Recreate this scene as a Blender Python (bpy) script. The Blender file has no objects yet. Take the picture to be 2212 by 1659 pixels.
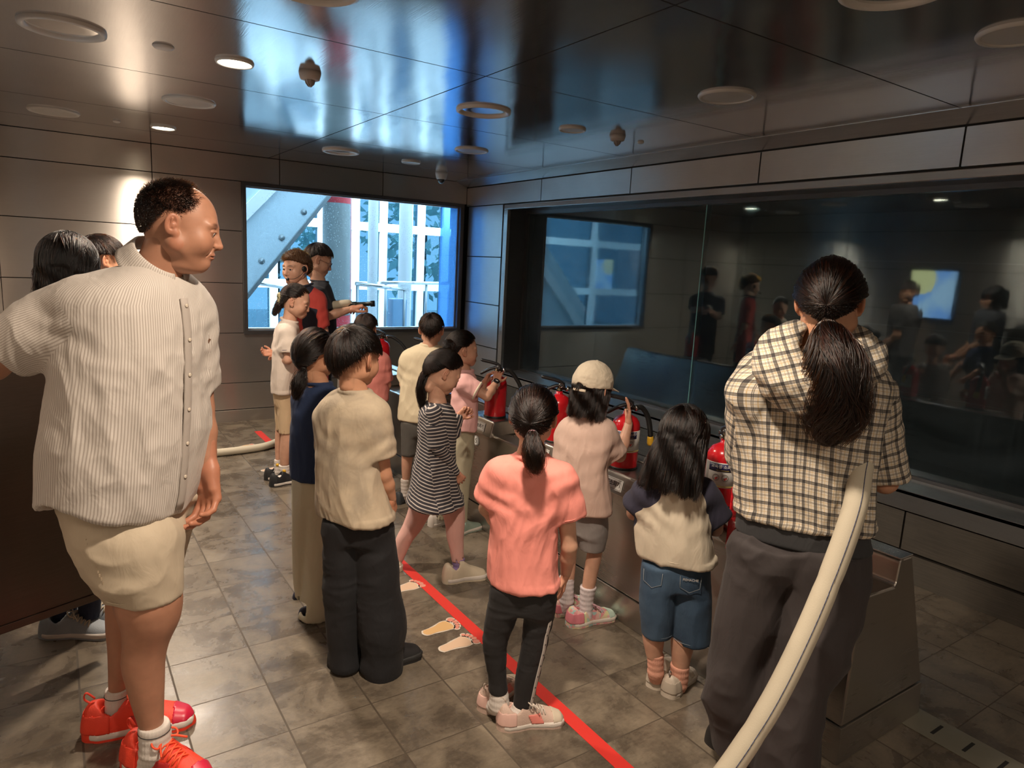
import bpy, bmesh, math, random
import numpy as np
from mathutils import Matrix, Vector
PI = math.pi
random.seed(7); RNG = np.random.default_rng(11)
SC = bpy.context.scene
COL = SC.collection

# ---------------------------------------------------------------- camera, exposure, world, main lights
cam_data = bpy.data.cameras.new('camera'); camera = bpy.data.objects.new('camera', cam_data); COL.objects.link(camera)
YAW, PITCH, ROLL = [math.radians(a) for a in (34.1, 9.955, 2.92)]
FW = Vector((math.sin(YAW)*math.cos(PITCH), math.cos(YAW)*math.cos(PITCH), -math.sin(PITCH)))
RT = Vector((math.cos(YAW), -math.sin(YAW), 0)); UP = RT.cross(FW)
RR = RT*math.cos(ROLL)+UP*math.sin(ROLL); UU = UP*math.cos(ROLL)-RT*math.sin(ROLL)
camera.matrix_world = Matrix(((RR.x, UU.x, -FW.x, 0), (RR.y, UU.y, -FW.y, 0), (RR.z, UU.z, -FW.z, 1.6), (0, 0, 0, 1)))
cam_data.sensor_width = 36; cam_data.lens = 1475/2212*36; cam_data.clip_start = 0.02; cam_data.clip_end = 200
SC.camera = camera
SC.view_settings.view_transform = 'Standard'; SC.view_settings.look = 'None'
SC.view_settings.gamma = 1; SC.view_settings.use_curve_mapping = False
SC.view_settings.exposure = 0.0
SC.cycles.use_denoising = True
SC.cycles.max_bounces = 7; SC.cycles.diffuse_bounces = 3; SC.cycles.glossy_bounces = 5
SC.cycles.transmission_bounces = 6; SC.cycles.transparent_max_bounces = 12
SC.cycles.sample_clamp_indirect = 6; SC.cycles.caustics_refractive = False
world = bpy.data.worlds.new('sky'); SC.world = world; world.use_nodes = True
wn = world.node_tree.nodes['Background']; wn.inputs[0].default_value = (0.52, 0.78, 1.0, 1); wn.inputs[1].default_value = 6.0

def add_light(name, typ, loc, energy, color, rot=(0, 0, 0), **kw):
    l = bpy.data.lights.new(name, typ); l.energy = energy; l.color = color
    for k, v in kw.items(): setattr(l, k, v)
    o = bpy.data.objects.new(name, l); COL.objects.link(o); o.location = loc; o.rotation_euler = rot
    return o
WARM = (1.0, 0.83, 0.66)
H = 2.44                                   # ceiling height
LIT = [(0.745, 3.48), (0.725, 5.70), (0.745, 1.17), (0.745, -1.15)]
for lx, ly in LIT:                         # the downlights that are switched on
    add_light('downlight_lamp', 'AREA', (lx, ly, H-0.012), (42 if ly > 0 else 37), WARM, (0, 0, 0), shape='DISK', size=0.13, spread=math.radians(150))
# daylight of the atrium coming in through the window (portal guides the sky light)
dl = add_light('window_daylight', 'AREA', (2.67, 6.95, 1.52), 1, (1, 1, 1), (math.radians(90), 0, 0), shape='RECTANGLE', size=2.35, size_y=1.35)
dl.data.cycles.is_portal = True
add_light('atrium_daylight', 'AREA', (4.6, 12.6, 4.6), 2300, (0.58, 0.80, 1.0), (math.radians(78), 0, math.radians(12)), shape='RECTANGLE', size=7, size_y=4.5)

# ---------------------------------------------------------------- helpers
def tag(o, label=None, cat=None, group=None, kind=None):
    if label: o['label'] = label
    if cat: o['category'] = cat
    if group: o['group'] = group
    if kind: o['kind'] = kind
    return o
def thing(name, label, cat, loc=(0, 0, 0), group=None, rz=0):
    o = bpy.data.objects.new(name, None); COL.objects.link(o); o.location = loc; o.rotation_euler = (0, 0, rz); o.empty_display_size = 0.1
    return tag(o, label, cat, group)
def ob(name, me, m, parent=None, smooth=True, bevel=0):
    if isinstance(me, bmesh.types.BMesh):
        b = me; me = bpy.data.meshes.new(name); b.normal_update(); b.to_mesh(me); b.free()
    o = bpy.data.objects.new(name, me); COL.objects.link(o)
    for x in (m if isinstance(m, (list, tuple)) else [m]):
        if x: me.materials.append(x)
    if smooth and len(me.polygons): me.polygons.foreach_set('use_smooth', [True]*len(me.polygons))
    if parent: o.parent = parent
    if bevel:
        md = o.modifiers.new('b', 'BEVEL'); md.width = bevel; md.segments = 2; md.limit_method = 'ANGLE'; md.angle_limit = 0.6
    return o
def struct(name, me, m, parent=None, **k):
    o = ob(name, me, m, parent, **k); o['kind'] = 'structure'; return o
def npmesh(name, V, Fq):
    V = np.asarray(V, np.float32); me = bpy.data.meshes.new(name)
    if len(Fq) and isinstance(Fq, np.ndarray):
        n = Fq.shape[1]; me.vertices.add(len(V)); me.vertices.foreach_set('co', V.ravel())
        me.loops.add(Fq.size); me.loops.foreach_set('vertex_index', Fq.ravel().astype(np.int32))
        me.polygons.add(len(Fq)); me.polygons.foreach_set('loop_start', np.arange(0, Fq.size, n, dtype=np.int32))
        me.update(calc_edges=True); me.validate()
    else: me.from_pydata([tuple(v) for v in V], [], [tuple(f) for f in Fq]); me.update()
    return me
def box(bm, x0, x1, y0, y1, z0, z1, M=None, mi=0):
    vs = [bm.verts.new((x, y, z)) for x in (x0, x1) for y in (y0, y1) for z in (z0, z1)]
    for f in ((0, 1, 3, 2), (4, 6, 7, 5), (0, 4, 5, 1), (2, 3, 7, 6), (0, 2, 6, 4), (1, 5, 7, 3)):
        fc = bm.faces.new([vs[i] for i in f]); fc.material_index = mi
    if M is not None: bmesh.ops.transform(bm, matrix=M, verts=vs)
    return vs
def lathe(bm, prof, M=None, n=40, mi=0, cap=True):
    """prof: list of (r, z) bottom to top, revolved round z"""
    rings = []
    for r, z in prof:
        rings.append([bm.verts.new((r*math.cos(2*PI*i/n), r*math.sin(2*PI*i/n), z)) for i in range(n)])
    for a, b in zip(rings, rings[1:]):
        for i in range(n):
            f = bm.faces.new((a[i], a[(i+1) % n], b[(i+1) % n], b[i])); f.material_index = mi
    if cap:
        f = bm.faces.new(rings[0][::-1]); f.material_index = mi
        f = bm.faces.new(rings[-1]); f.material_index = mi
    if M is not None: bmesh.ops.transform(bm, matrix=M, verts=[v for r in rings for v in r])
def catmull(P, n=8):
    P = np.asarray(P, float); Q = np.vstack([2*P[0]-P[1], P, 2*P[-1]-P[-2]]); out = []
    for i in range(1, len(Q)-2):
        for t in np.linspace(0, 1, n, endpoint=False):
            a, b, c, d = Q[i-1:i+3]
            out.append(0.5*((2*b)+(-a+c)*t+(2*a-5*b+4*c-d)*t*t+(-a+3*b-3*c+d)*t**3))
    out.append(P[-1]); return np.array(out)
def tube(bm, pts, r, n=12, mi=0, flat=1.0, up=(0, 0, 1), closed=False):
    """swept tube; r scalar or per-point list; flat squashes the section along 'up'"""
    P = [Vector(p) for p in pts]; R = [r]*len(P) if np.isscalar(r) else list(r); rings = []; prev = None
    for i, p in enumerate(P):
        if closed: t = (P[(i+1) % len(P)]-P[i-1]).normalized()
        else: t = (P[min(i+1, len(P)-1)]-P[max(i-1, 0)]).normalized()
        if prev is None:
            s = t.cross(Vector(up)); s = s if s.length > 1e-3 else t.cross(Vector((1, 0, 0)))
        else: s = prev-t*prev.dot(t)
        s.normalize(); prev = s; u = s.cross(t)
        rings.append([bm.verts.new(p+s*(R[i]*math.cos(2*PI*k/n))+u*(R[i]*flat*math.sin(2*PI*k/n))) for k in range(n)])
    prs = list(zip(rings, rings[1:]))+([(rings[-1], rings[0])] if closed else [])
    for a, b in prs:
        for k in range(n):
            f = bm.faces.new((a[k], a[(k+1) % n], b[(k+1) % n], b[k])); f.material_index = mi
    if not closed:
        bm.faces.new(rings[0][::-1]).material_index = mi; bm.faces.new(rings[-1]).material_index = mi
def prism(bm, poly, axis, a, b, mi=0):
    """poly of 2D points in the plane normal to axis (0 x,1 y,2 z), extruded from a to b"""
    def P(p, t): return (t, p[0], p[1]) if axis == 0 else ((p[0], t, p[1]) if axis == 1 else (p[0], p[1], t))
    A = [bm.verts.new(P(p, a)) for p in poly]; B = [bm.verts.new(P(p, b)) for p in poly]; n = len(poly)
    fs = [bm.faces.new(A[::-1]), bm.faces.new(B)]+[bm.faces.new((A[i], A[(i+1) % n], B[(i+1) % n], B[i])) for i in range(n)]
    for f in fs: f.material_index = mi
    bmesh.ops.recalc_face_normals(bm, faces=fs)
    return A+B
def text_mesh(s, size, M, name='lettering', off=0.0004, bold=0.0):
    c = bpy.data.curves.new('t', 'FONT'); c.body = s; c.size = size; c.align_x = 'CENTER'; c.align_y = 'CENTER'; c.extrude = off; c.offset = bold; c.resolution_u = 3
    o = bpy.data.objects.new('t', c); COL.objects.link(o); dg = bpy.context.evaluated_depsgraph_get()
    me = bpy.data.meshes.new_from_object(o.evaluated_get(dg)); bpy.data.objects.remove(o); bpy.data.curves.remove(c)
    me.name = name; me.materials.clear(); me.transform(M); return me
def bend(me, R):
    """wrap a mesh lying in the x-z plane (facing -y) on a cylinder of radius R about z, keeping its relief"""
    v = np.empty(len(me.vertices)*3, np.float32); me.vertices.foreach_get('co', v); v = v.reshape(-1, 3)
    a = v[:, 0]/R; r = R-v[:, 1]; v[:, 0] = r*np.sin(a); v[:, 1] = -r*np.cos(a); me.vertices.foreach_set('co', v.ravel()); me.update()

# ---------------------------------------------------------------- materials
class NT:
    def __init__(s, name):
        s.m = bpy.data.materials.new(name); s.m.use_nodes = True; s.t = s.m.node_tree; s.t.nodes.clear()
        s.out = s.t.nodes.new('ShaderNodeOutputMaterial')
    def n(s, typ, props=None, **ins):
        nd = s.t.nodes.new('ShaderNode'+typ)
        for k, v in (props or {}).items(): setattr(nd, k, v)
        for k, v in ins.items(): s.set(nd, k.replace('_', ' '), v)
        return nd
    def set(s, nd, k, v):
        sk = nd.inputs[int(k[1:])] if (k[0] == 'i' and k[1:].isdigit()) else nd.inputs[k]
        if isinstance(v, bpy.types.NodeSocket): s.t.links.new(v, sk)
        elif isinstance(v, bpy.types.Node): s.t.links.new(v.outputs[0], sk)
        else:
            if sk.type == 'RGBA' and len(v) == 3: v = tuple(v)+(1,)
            sk.default_value = v
    def co(s, kind='Object', scale=None, rot=None):
        o = s.n('TexCoord').outputs[kind]
        if scale or rot:
            mp = s.n('Mapping', Vector=o)
            if scale: mp.inputs['Scale'].default_value = scale
            if rot: mp.inputs['Rotation'].default_value = rot
            o = mp.outputs[0]
        return o
    def noise(s, v, sc, det=4, rough=0.55, dist=0): return s.n('TexNoise', Vector=v, Scale=sc, Detail=det, Roughness=rough, Distortion=dist).outputs[0]
    def ramp(s, f, pts):
        r = s.n('ValToRGB', Fac=f); cr = r.color_ramp
        while len(cr.elements) > 1: cr.elements.remove(cr.elements[-1])
        for i, (p, c) in enumerate(pts):
            e = cr.elements[0] if i == 0 else cr.elements.new(p)
            e.position = p; e.color = (tuple(c)+(1,)) if not np.isscalar(c) else (c, c, c, 1)
        return r.outputs[0]
    def math(s, op, a, b=0.0, c=None):
        nd = s.n('Math', {'operation': op}); s.set(nd, 'i0', a); s.set(nd, 'i1', b)
        if c is not None: s.set(nd, 'i2', c)
        return nd.outputs[0]
    def mix(s, f, a, b, mode='MIX'):
        nd = s.n('Mix', {'data_type': 'RGBA', 'blend_type': mode}); s.set(nd, 'i0', f); s.set(nd, 'i6', a); s.set(nd, 'i7', b); return nd.outputs[2]
    def bump(s, h, strength=0.3, dist=0.01, nrm=None):
        b = s.n('Bump', Strength=strength, Distance=dist, Height=h)
        if nrm is not None: s.set(b, 'Normal', nrm)
        return b.outputs[0]
    def pbr(s, base, rough=0.5, metal=0.0, nrm=None, **k):
        p = s.n('BsdfPrincipled'); s.set(p, 'Base Color', base); s.set(p, 'Roughness', rough); s.set(p, 'Metallic', metal)
        if nrm is not None: s.set(p, 'Normal', nrm)
        for a, b in k.items(): s.set(p, a.replace('_', ' '), b)
        s.t.links.new(p.outputs[0], s.out.inputs[0]); s.p = p; return s.m
def plain(name, c, rough=0.5, metal=0.0, bump=0, bs=200, **k):
    t = NT(name); nz = t.noise(t.co(), bs, 3) if bump else None
    return t.pbr(c, rough, metal, t.bump(nz, bump, 0.002) if bump else None, **k)
def steel(name, c=(0.42, 0.40, 0.385), rough=0.3, aniso=0.7, axis='Z', wav=0.0, streak=(1.5, 1.5, 60), dirt=0.25, arot=0.0, wsc=1.6, wstretch=(1, 1, 1), metal=0.8):
    t = NT(name); co = t.co()
    st = t.noise(t.co(scale=streak), 6, 4, 0.6); sm = t.noise(co, 1.7, 5, 0.6)
    f = t.math('MULTIPLY', sm, 0.6); f = t.math('ADD', f, t.math('MULTIPLY', st, 0.4))
    base = t.ramp(f, [(0.3, [x*(1-dirt) for x in c]), (0.7, c)])
    rg = t.math('ADD', rough-0.04, t.math('MULTIPLY', f, 0.08))
    n1 = t.bump(st, 0.02, 0.01)
    if wav: n1 = t.bump(t.noise(t.co(scale=wstretch), wsc, 1.5, 0.4), wav, 0.02, n1)
    tg = t.n('Tangent', {'direction_type': 'RADIAL', 'axis': axis})
    return t.pbr(base, rg, metal, n1, Anisotropic=aniso, Anisotropic_Rotation=arot, Tangent=tg.outputs[0])
# ---------------------------------------------------------------- room
XL, XR, YB, YF = -0.33, 3.80, 6.67, -2.2     # left, right, back and camera-side walls
M_wall = steel('brushed_steel_wall', (0.66, 0.61, 0.56), 0.33, 0.9, 'Z', arot=.25, metal=.92, dirt=.15, wav=0.10, streak=(1, 1, 70), wsc=1.3)
M_wallr = steel('brushed_steel_right_wall', (0.66, 0.64, 0.62), 0.36, 0.7, 'Z', arot=.25, metal=.88, dirt=.2, wav=0.06, streak=(1, 1, 70))
M_ceil = steel('brushed_steel_ceiling', (0.70, 0.69, 0.69), 0.11, 0.4, 'Y', metal=.9, wav=0.20, streak=(40, 1.2, 1), dirt=0.2, wsc=1.1, wstretch=(3.2, 0.8, 1))
M_dark = plain('dark_gap', (0.012, 0.011, 0.01), 0.8)
M_shade = steel('shade_darkened_steel', (0.30, 0.27, 0.23), 0.40, 0.6, 'Z', arot=.25, metal=.9, dirt=.5, streak=(1, 1, 30))  # darker steel for the low right wall, shade behind the console put into its colour
M_trim = steel('steel_trim', (0.56, 0.55, 0.54), 0.25, 0.4, 'Z', streak=(1, 1, 30))
M_frame = steel('steel_frame_dark', (0.17, 0.165, 0.165), 0.33, 0.3, 'Z', dirt=0.3)
# floor: slate-look tiles, procedural grout, gloss patches
t = NT('slate_floor_tile'); co = t.co()
sep = t.n('SeparateXYZ', Vector=co)
def grid1(s, off, w):
    f = t.math('FRACT', t.math('DIVIDE', t.math('ADD', s, off), w)); return t.math('ABSOLUTE', t.math('SUBTRACT', f, 0.5))
TX, TY = 0.2935, 0.2955
gx = t.math('GREATER_THAN', grid1(sep.outputs[0], 20*TX-0.589, TX), 0.4885)
rowi = t.math('FLOOR', t.math('DIVIDE', t.math('ADD', sep.outputs[0], 20*TX-0.589), TX))
yoff = t.math('MULTIPLY', t.math('MODULO', rowi, 2.0), 0.0)
gy = t.math('GREATER_THAN', grid1(t.math('ADD', sep.outputs[1], yoff), 20*TY-1.815, TY), 0.4925)
grout = t.math('MAXIMUM', gx, gy)
coly = t.math('FLOOR', t.math('DIVIDE', t.math('ADD', sep.outputs[1], 20*TY-1.815), TY))
cell = t.n('TexWhiteNoise', {'noise_dimensions': '2D'}, Vector=t.n('CombineXYZ', X=rowi, Y=coly).outputs[0])
shift = t.n('VectorMath', {'operation': 'SCALE'}, Vector=cell.outputs[1], Scale=7.0)
cv = t.n('VectorMath', {'operation': 'ADD'}, i0=co, i1=shift.outputs[0]).outputs[0]
big = t.noise(cv, 5.5, 5, 0.62, 0.5); fine = t.noise(cv, 60, 5, 0.7)
cvs = t.n('Mapping', Vector=cv); cvs.inputs['Scale'].default_value = (2.2, 9, 1)
scr = t.noise(cvs.outputs[0], 9, 6, 0.75)
v = t.math('ADD', t.math('MULTIPLY', big, 0.62), t.math('ADD', t.math('MULTIPLY', fine, 0.16), t.math('MULTIPLY', scr, 0.22)))
c1 = t.ramp(v, [(0.34, (0.055, 0.044, 0.033)), (0.46, (0.105, 0.084, 0.062)), (0.54, (0.160, 0.130, 0.095)), (0.68, (0.235, 0.195, 0.142))])
speck = t.math('GREATER_THAN', scr, 0.60)
c1 = t.mix(t.math('MULTIPLY', speck, 0.28), c1, (0.045, 0.030, 0.020))
c1 = t.mix(t.math('MULTIPLY', t.math('SUBTRACT', cell.outputs[0], 0.5), 0.25), c1, (0.02, 0.018, 0.016))
c1 = t.mix(grout, c1, (0.062, 0.046, 0.030))
rg = t.ramp(big, [(0.3, 0.20), (0.7, 0.38)])
rg = t.mix(grout, rg, (0.7, 0.7, 0.7))
hgt = t.math('SUBTRACT', t.math('MULTIPLY', v, 0.8), t.math('MULTIPLY', grout, 0.8))
M_floor = t.pbr(c1, rg, 0, t.bump(hgt, 0.30, 0.006), Specular_IOR_Level=0.6)
bm = bmesh.new(); box(bm, XL, XR+0.02, YF, YB+0.02, -0.08, 0)
struct('floor', bm, M_floor, smooth=False)
# ceiling: steel panels over a dark void, visible seams
bm = bmesh.new(); xs = [XL, 1.705, XR-0.15]; ys = [YF, 0.5, 1.70, 2.86, 4.02, 5.16, 5.98, YB]
for i in range(2):
    for j in range(7):
        g = 0.004
        box(bm, xs[i]+(g if i else 0), xs[i+1]-(g if i == 0 else 0), ys[j]+(g if j else 0), ys[j+1]-(g if j < 6 else 0), H, H+0.012)
box(bm, XL-0.1, XR+0.25, YF-.1, YB+0.12, H+0.013, H+0.06, mi=1)
struct('ceiling', bm, [M_ceil, M_dark], smooth=False)
# back wall with window opening
WX0, WX1, WZ0, WZ1 = 1.50, 3.835, 0.865, 2.175
WX1 = 3.72
def panels(bm, rects, gap, place, mi=0):
    for (a0, a1, b0, b1) in rects: place(bm, a0+gap, a1-gap, b0+gap, b1-gap, mi)
zl = [0.115, 0.37, 0.84, 1.30, 1.77, 2.21, H]
bm = bmesh.new()
def pb(bm, a0, a1, b0, b1, mi): box(bm, a0, a1, YB, YB+0.02, b0, b1, mi=mi)
rects = []
for a, b in zip(zl, zl[1:]):
    rects.append((XL, 0.75, a, b))
    if b <= 0.85: rects.append((0.75, 2.29, a, b)); rects.append((2.29, XR, a, b))
    elif a >= 2.2: rects += [(0.75, 1.805, a, b), (1.805, 2.825, a, b), (2.825, XR, a, b)]
    else: rects.append((0.75, WX0-0.035, a, b))
panels(bm, rects, 0.0035, pb)
box(bm, XL-0.12, WX0-0.03, YB+0.021, YB+0.12, 0, H+.05, mi=1); box(bm, WX0-0.03, XR+0.3, YB+0.024, YB+0.12, 0, WZ0-0.03, mi=1)
box(bm, WX0-0.03, XR+0.3, YB+0.024, YB+0.12, WZ1+0.03, H+0.05, mi=1); box(bm, WX1+0.03, XR+0.3, YB+0.024, YB+0.12, WZ0-0.03, WZ1+0.03, mi=1)
struct('wall_back', bm, [M_wall, M_dark], smooth=False)
bm = bmesh.new(); box(bm, XL, XR, YB-0.012, YB+0.02, 0, 0.110)
struct('baseboard_back', bm, M_wall, smooth=False)
# window in the back wall
bm = bmesh.new(); fy0, fy1 = YB-0.02, YB+0.13
for a0, a1, b0, b1 in ((WX0-0.035, WX0, WZ0-0.035, WZ1+0.035), (WX1, WX1+0.045, WZ0-0.035, WZ1+0.035), (WX0, WX1, WZ1, WZ1+0.035), (WX0, WX1, WZ0-0.035, WZ0)):
    box(bm, a0, a1, fy0, fy1, b0, b1)
w1 = struct('window_1', bm, M_frame, smooth=False)
bm = bmesh.new()
for a0, a1, b0, b1 in ((WX0, WX0+0.012, WZ0, WZ1), (WX1-0.012, WX1, WZ0, WZ1), (WX0+.012, WX1-.012, WZ1-0.012, WZ1), (WX0+.012, WX1-.012, WZ0, WZ0+0.014)): box(bm, a0, a1, YB+0.03, YB+0.075, b0, b1)
struct('window_bead', bm, steel('white_bead', (0.75, 0.78, 0.8), 0.3, 0), w1, smooth=False)
t = NT('window_pane_glass'); gl = t.n('BsdfGlossy', Color=(0.9, 0.95, 1, 1), Roughness=0.02); tr = t.n('BsdfTransparent', Color=(0.93, 0.97, 0.98, 1))
fr = t.n('LayerWeight', Blend=0.35); ms = t.n('MixShader', i0=t.math('MULTIPLY', fr.outputs[0], 0.6), i1=tr.outputs[0], i2=gl.outputs[0])
# water specks and smears on the pane
sp = t.n('TexVoronoi', {'feature': 'F1'}, Vector=t.co(), Scale=55.0); wet = t.math('LESS_THAN', sp.outputs[0], 0.16)
wm = t.math('MULTIPLY', wet, t.math('GREATER_THAN', t.noise(t.co(), 2.2, 3), 0.52))
df = t.n('BsdfTranslucent', Color=(0.8, 0.95, 1, 1)); t2 = t.n('MixShader', i0=t.math('MULTIPLY', wm, 0.35), i1=ms.outputs[0], i2=df.outputs[0])
t.t.links.new(t2.outputs[0], t.out.inputs[0])
bm = bmesh.new(); box(bm, WX0+0.01, WX1-0.01, YB+0.045, YB+0.053, WZ0+0.01, WZ1-0.01)
struct('window_pane', bm, t.m, w1, smooth=False)
# frosted strip on the right of the pane
t = NT('frosted_film'); a = t.n('BsdfTranslucent', Color=(0.30, 0.55, 0.85, 1)); b = t.n('BsdfTransparent', Color=(0.35, 0.55, 0.80, 1))
mx = t.n('MixShader', i0=t.math('ADD', 0.30, t.math('MULTIPLY', t.noise(t.co(), 90, 2), 0.25)), i1=b.outputs[0], i2=a.outputs[0]); t.t.links.new(mx.outputs[0], t.out.inputs[0])
bm = bmesh.new(); box(bm, WX1-0.20, WX1-0.012, YB+0.056, YB+0.059, WZ0+0.012, WZ1-0.012)
struct('window_film', bm, t.m, w1, smooth=False)
# right wall: panels above, beside and below the observation window
OY0, OY1, OZ0, OZ1, GX = 1.17, 5.82, 0.50, 2.13, 4.03
bm = bmesh.new()
def pr(bm, a0, a1, b0, b1, mi): box(bm, XR, XR+0.02, a0, a1, b0, b1, mi=mi)
top = [YF, 0.55, 1.73, 2.92, 4.105, 5.295, YB]
rects = [(a, b, 2.185, 2.385) for a, b in zip(top, top[1:])]
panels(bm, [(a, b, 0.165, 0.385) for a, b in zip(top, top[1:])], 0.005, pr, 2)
for a, b in zip([0.385, 0.72, 1.17, 1.66], [0.72, 1.17, 1.66, 2.185]): rects.append((5.93, 6.62, a, b))
rects.append((YF, 0.9, 0.385, 2.185))
panels(bm, rects, 0.005, pr)
for (a0, a1, b0, b1) in ((YF, YB, 0, OZ0-0.01), (YF, YB, OZ1+0.01, H), (OY1+0.01, YB, OZ0-0.01, OZ1+0.01), (YF, OY0-0.01, OZ0-0.01, OZ1+0.01)):
    box(bm, XR+0.022, XR+0.20, a0, a1, b0, b1, mi=1)
struct('wall_right', bm, [M_wallr, plain('grimy_gap', (0.05, 0.045, 0.038), 0.7), M_shade], smooth=False)
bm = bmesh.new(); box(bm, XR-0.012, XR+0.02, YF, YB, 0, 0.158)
struct('baseboard_right', bm, M_shade, smooth=False)
bm = bmesh.new(); prism(bm, [(XR+0.02, 2.39), (XR-0.012, 2.39), (XR-0.15, H-0.002), (XR-0.15, H+0.012), (XR+0.02, H+0.012)], 1, YF, YB)
struct('trim_1', bm, M_trim, smooth=False)
bm = bmesh.new()                                       # raised surround of the observation window
for a0, a1, b0, b1 in ((OY0-0.05, OY1+0.07, OZ1, OZ1+0.045), (OY0-0.05, OY1+0.07, OZ0-0.11, OZ0), (OY1, OY1+0.07, OZ0, OZ1), (OY0-0.05, OY0, OZ0, OZ1)):
    box(bm, XR-0.014, XR+0.02, a0, a1, b0, b1)
struct('trim_2', bm, M_trim, smooth=False, bevel=0.004)
bm = bmesh.new()
box(bm, XR+0.02, GX+0.06, OY0, OY1, OZ0-0.02, OZ0); box(bm, XR+0.02, GX+0.06, OY0, OY1, OZ1, OZ1+0.02)
box(bm, XR+0.02, GX+0.06, OY1, OY1+0.02, OZ0, OZ1); box(bm, XR+0.02, GX+0.06, OY0-0.02, OY0, OZ0, OZ1)
w2 = struct('window_2', bm, M_frame, smooth=False)
bm = bmesh.new()
for a0, a1, b0, b1 in ((OY0, OY1, OZ1-0.03, OZ1), (OY0, OY1, OZ0, OZ0+0.03), (OY1-0.035, OY1, OZ0+.03, OZ1-.03), (OY0, OY0+0.03, OZ0+.03, OZ1-.03)): box(bm, GX-0.025, GX+0.01, a0, a1, b0, b1)
struct('window_frame', bm, M_frame, w2, smooth=False)
bm = bmesh.new(); prism(bm, [(XR-0.014, OZ0-0.02), (XR-0.014, OZ0), (GX, OZ0+0.012), (GX, OZ0-0.02)], 1, OY0, OY1)
struct('window_sill', bm, steel('steel_sill', (0.50, 0.50, 0.50), 0.3, 0.4, 'Z', dirt=0.35), w2, smooth=False)
t = NT('smoke_glass'); fr = t.n('Fresnel', IOR=1.62)
hz = t.noise(t.co(scale=(1, 0.7, 1)), 1.6, 5, 0.6, 1.2); st = t.noise(t.co(scale=(1, 14, 0.6)), 3, 4, 0.6)
sepz = t.n('SeparateXYZ', Vector=t.co())
smear = t.math('MULTIPLY', t.ramp(hz, [(0.40, 0.0), (0.62, 1.0)]), 0.040)
smear = t.math('ADD', smear, t.math('MULTIPLY', t.ramp(st, [(0.5, 0.0), (0.75, 1.0)]), 0.02))
smear = t.math('ADD', smear, 0.030)
g1 = t.n('BsdfGlossy', Color=(0.84, 0.95, 1, 1), Roughness=t.math('ADD', 0.016, t.math('MULTIPLY', smear, 0.3)), Normal=t.bump(t.noise(t.co(scale=(1, 6, 1)), 2.0, 2), 0.02, 0.01))
g2 = t.n('BsdfTransparent', Color=(0.55, 0.64, 0.64, 1)); d1 = t.n('BsdfDiffuse', Color=(0.46, 0.56, 0.62, 1))
m1 = t.n('MixShader', i0=smear, i1=g2.outputs[0], i2=d1.outputs[0])
fa = t.math('MINIMUM', t.math('MULTIPLY', fr.outputs[0], 1.45), 0.9)
m2 = t.n('MixShader', i0=fa, i1=m1.outputs[0], i2=g1.outputs[0]); t.t.links.new(m2.outputs[0], t.out.inputs[0])
M_obs = t.m; M_edge = plain('green_glass_edge', (0.25, 0.55, 0.50), 0.2)
for k, (a0, a1) in enumerate(((3.525, OY1-0.03), (OY0+0.03, 3.517))):
    bm = bmesh.new(); box(bm, GX, GX+0.010, a0, a1, OZ0+0.02, OZ1-0.02)
    struct('window_pane', bm, M_obs, w2, smooth=False)
bm = bmesh.new(); box(bm, GX-0.001, GX+0.010, 3.517, 3.525, OZ0+0.02, OZ1-0.02)
struct('window_joint', bm, M_edge, w2, smooth=False)
# dark burn chamber behind the observation window
M_ch = plain('sooty_chamber_wall', (0.05, 0.055, 0.055), 0.6, bump=0.3, bs=12)
bm = bmesh.new(); cx1 = 6.6
box(bm, XR+0.25, cx1, -1, YB+1, -0.1, 0); box(bm, XR+0.25, cx1, -1, YB+1, 2.7, 2.8); box(bm, cx1, cx1+0.1, -1, YB+1, -0.1, 2.8)
box(bm, XR+0.2, cx1, YB+0.6, YB+0.7, -0.1, 2.8); box(bm, XR+0.2, cx1, -1.1, -1, -0.1, 2.8); box(bm, XR+0.2, XR+0.25, YF, YB+0.7, H, 2.8); box(bm, XR+0.2, XR+0.25, YB, YB+0.7, 0, 2.8)
struct('wall_chamber', bm, M_ch, smooth=False)
bm = bmesh.new()
for z in (0.6, 1.2, 1.8): box(bm, cx1-0.012, cx1, -1, YB+0.6, z, z+0.01)
struct('trim_3', bm, plain('chamber_rib', (0.12, 0.13, 0.13), 0.5), smooth=False)
# left and camera-side walls
bm = bmesh.new()
for a, b in zip([YF, -1, 0.2, 1.4, 2.6, 3.8, 5.0, 6.2], [-1, 0.2, 1.4, 2.6, 3.8, 5.0, 6.2, YB]):
    for z0, z1 in zip([0.115]+zl[1:-1], zl[1:]): box(bm, XL-0.02, XL, a+0.0035, b-0.0035, z0+0.0035, z1-0.0035)
box(bm, XL-0.1, XL-0.021, YF, YB+0.12, 0, H+0.05, mi=1)
struct('wall_left', bm, [M_wall, M_dark], smooth=False)
bm = bmesh.new(); box(bm, XL-0.02, XL+0.010, YF, YB, 0, 0.110); struct('baseboard_left', bm, M_wall, smooth=False)
bm = bmesh.new()
for a, b in ((XL, 0.9), (0.9, 2.2), (2.2, XR)):
    for z0, z1 in zip([0]+zl[1:-1], zl[1:]): box(bm, a+0.0035, b-0.0035, YF-0.02, YF, z0+0.0035, z1-0.0035)
box(bm, XL-0.1, XR+0.2, YF-0.1, YF-0.022, 0, H+0.05, mi=1)
struct('wall_front', bm, [plain('grey_painted_wall', (0.16, 0.15, 0.14), 0.6), M_dark], smooth=False)

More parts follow.
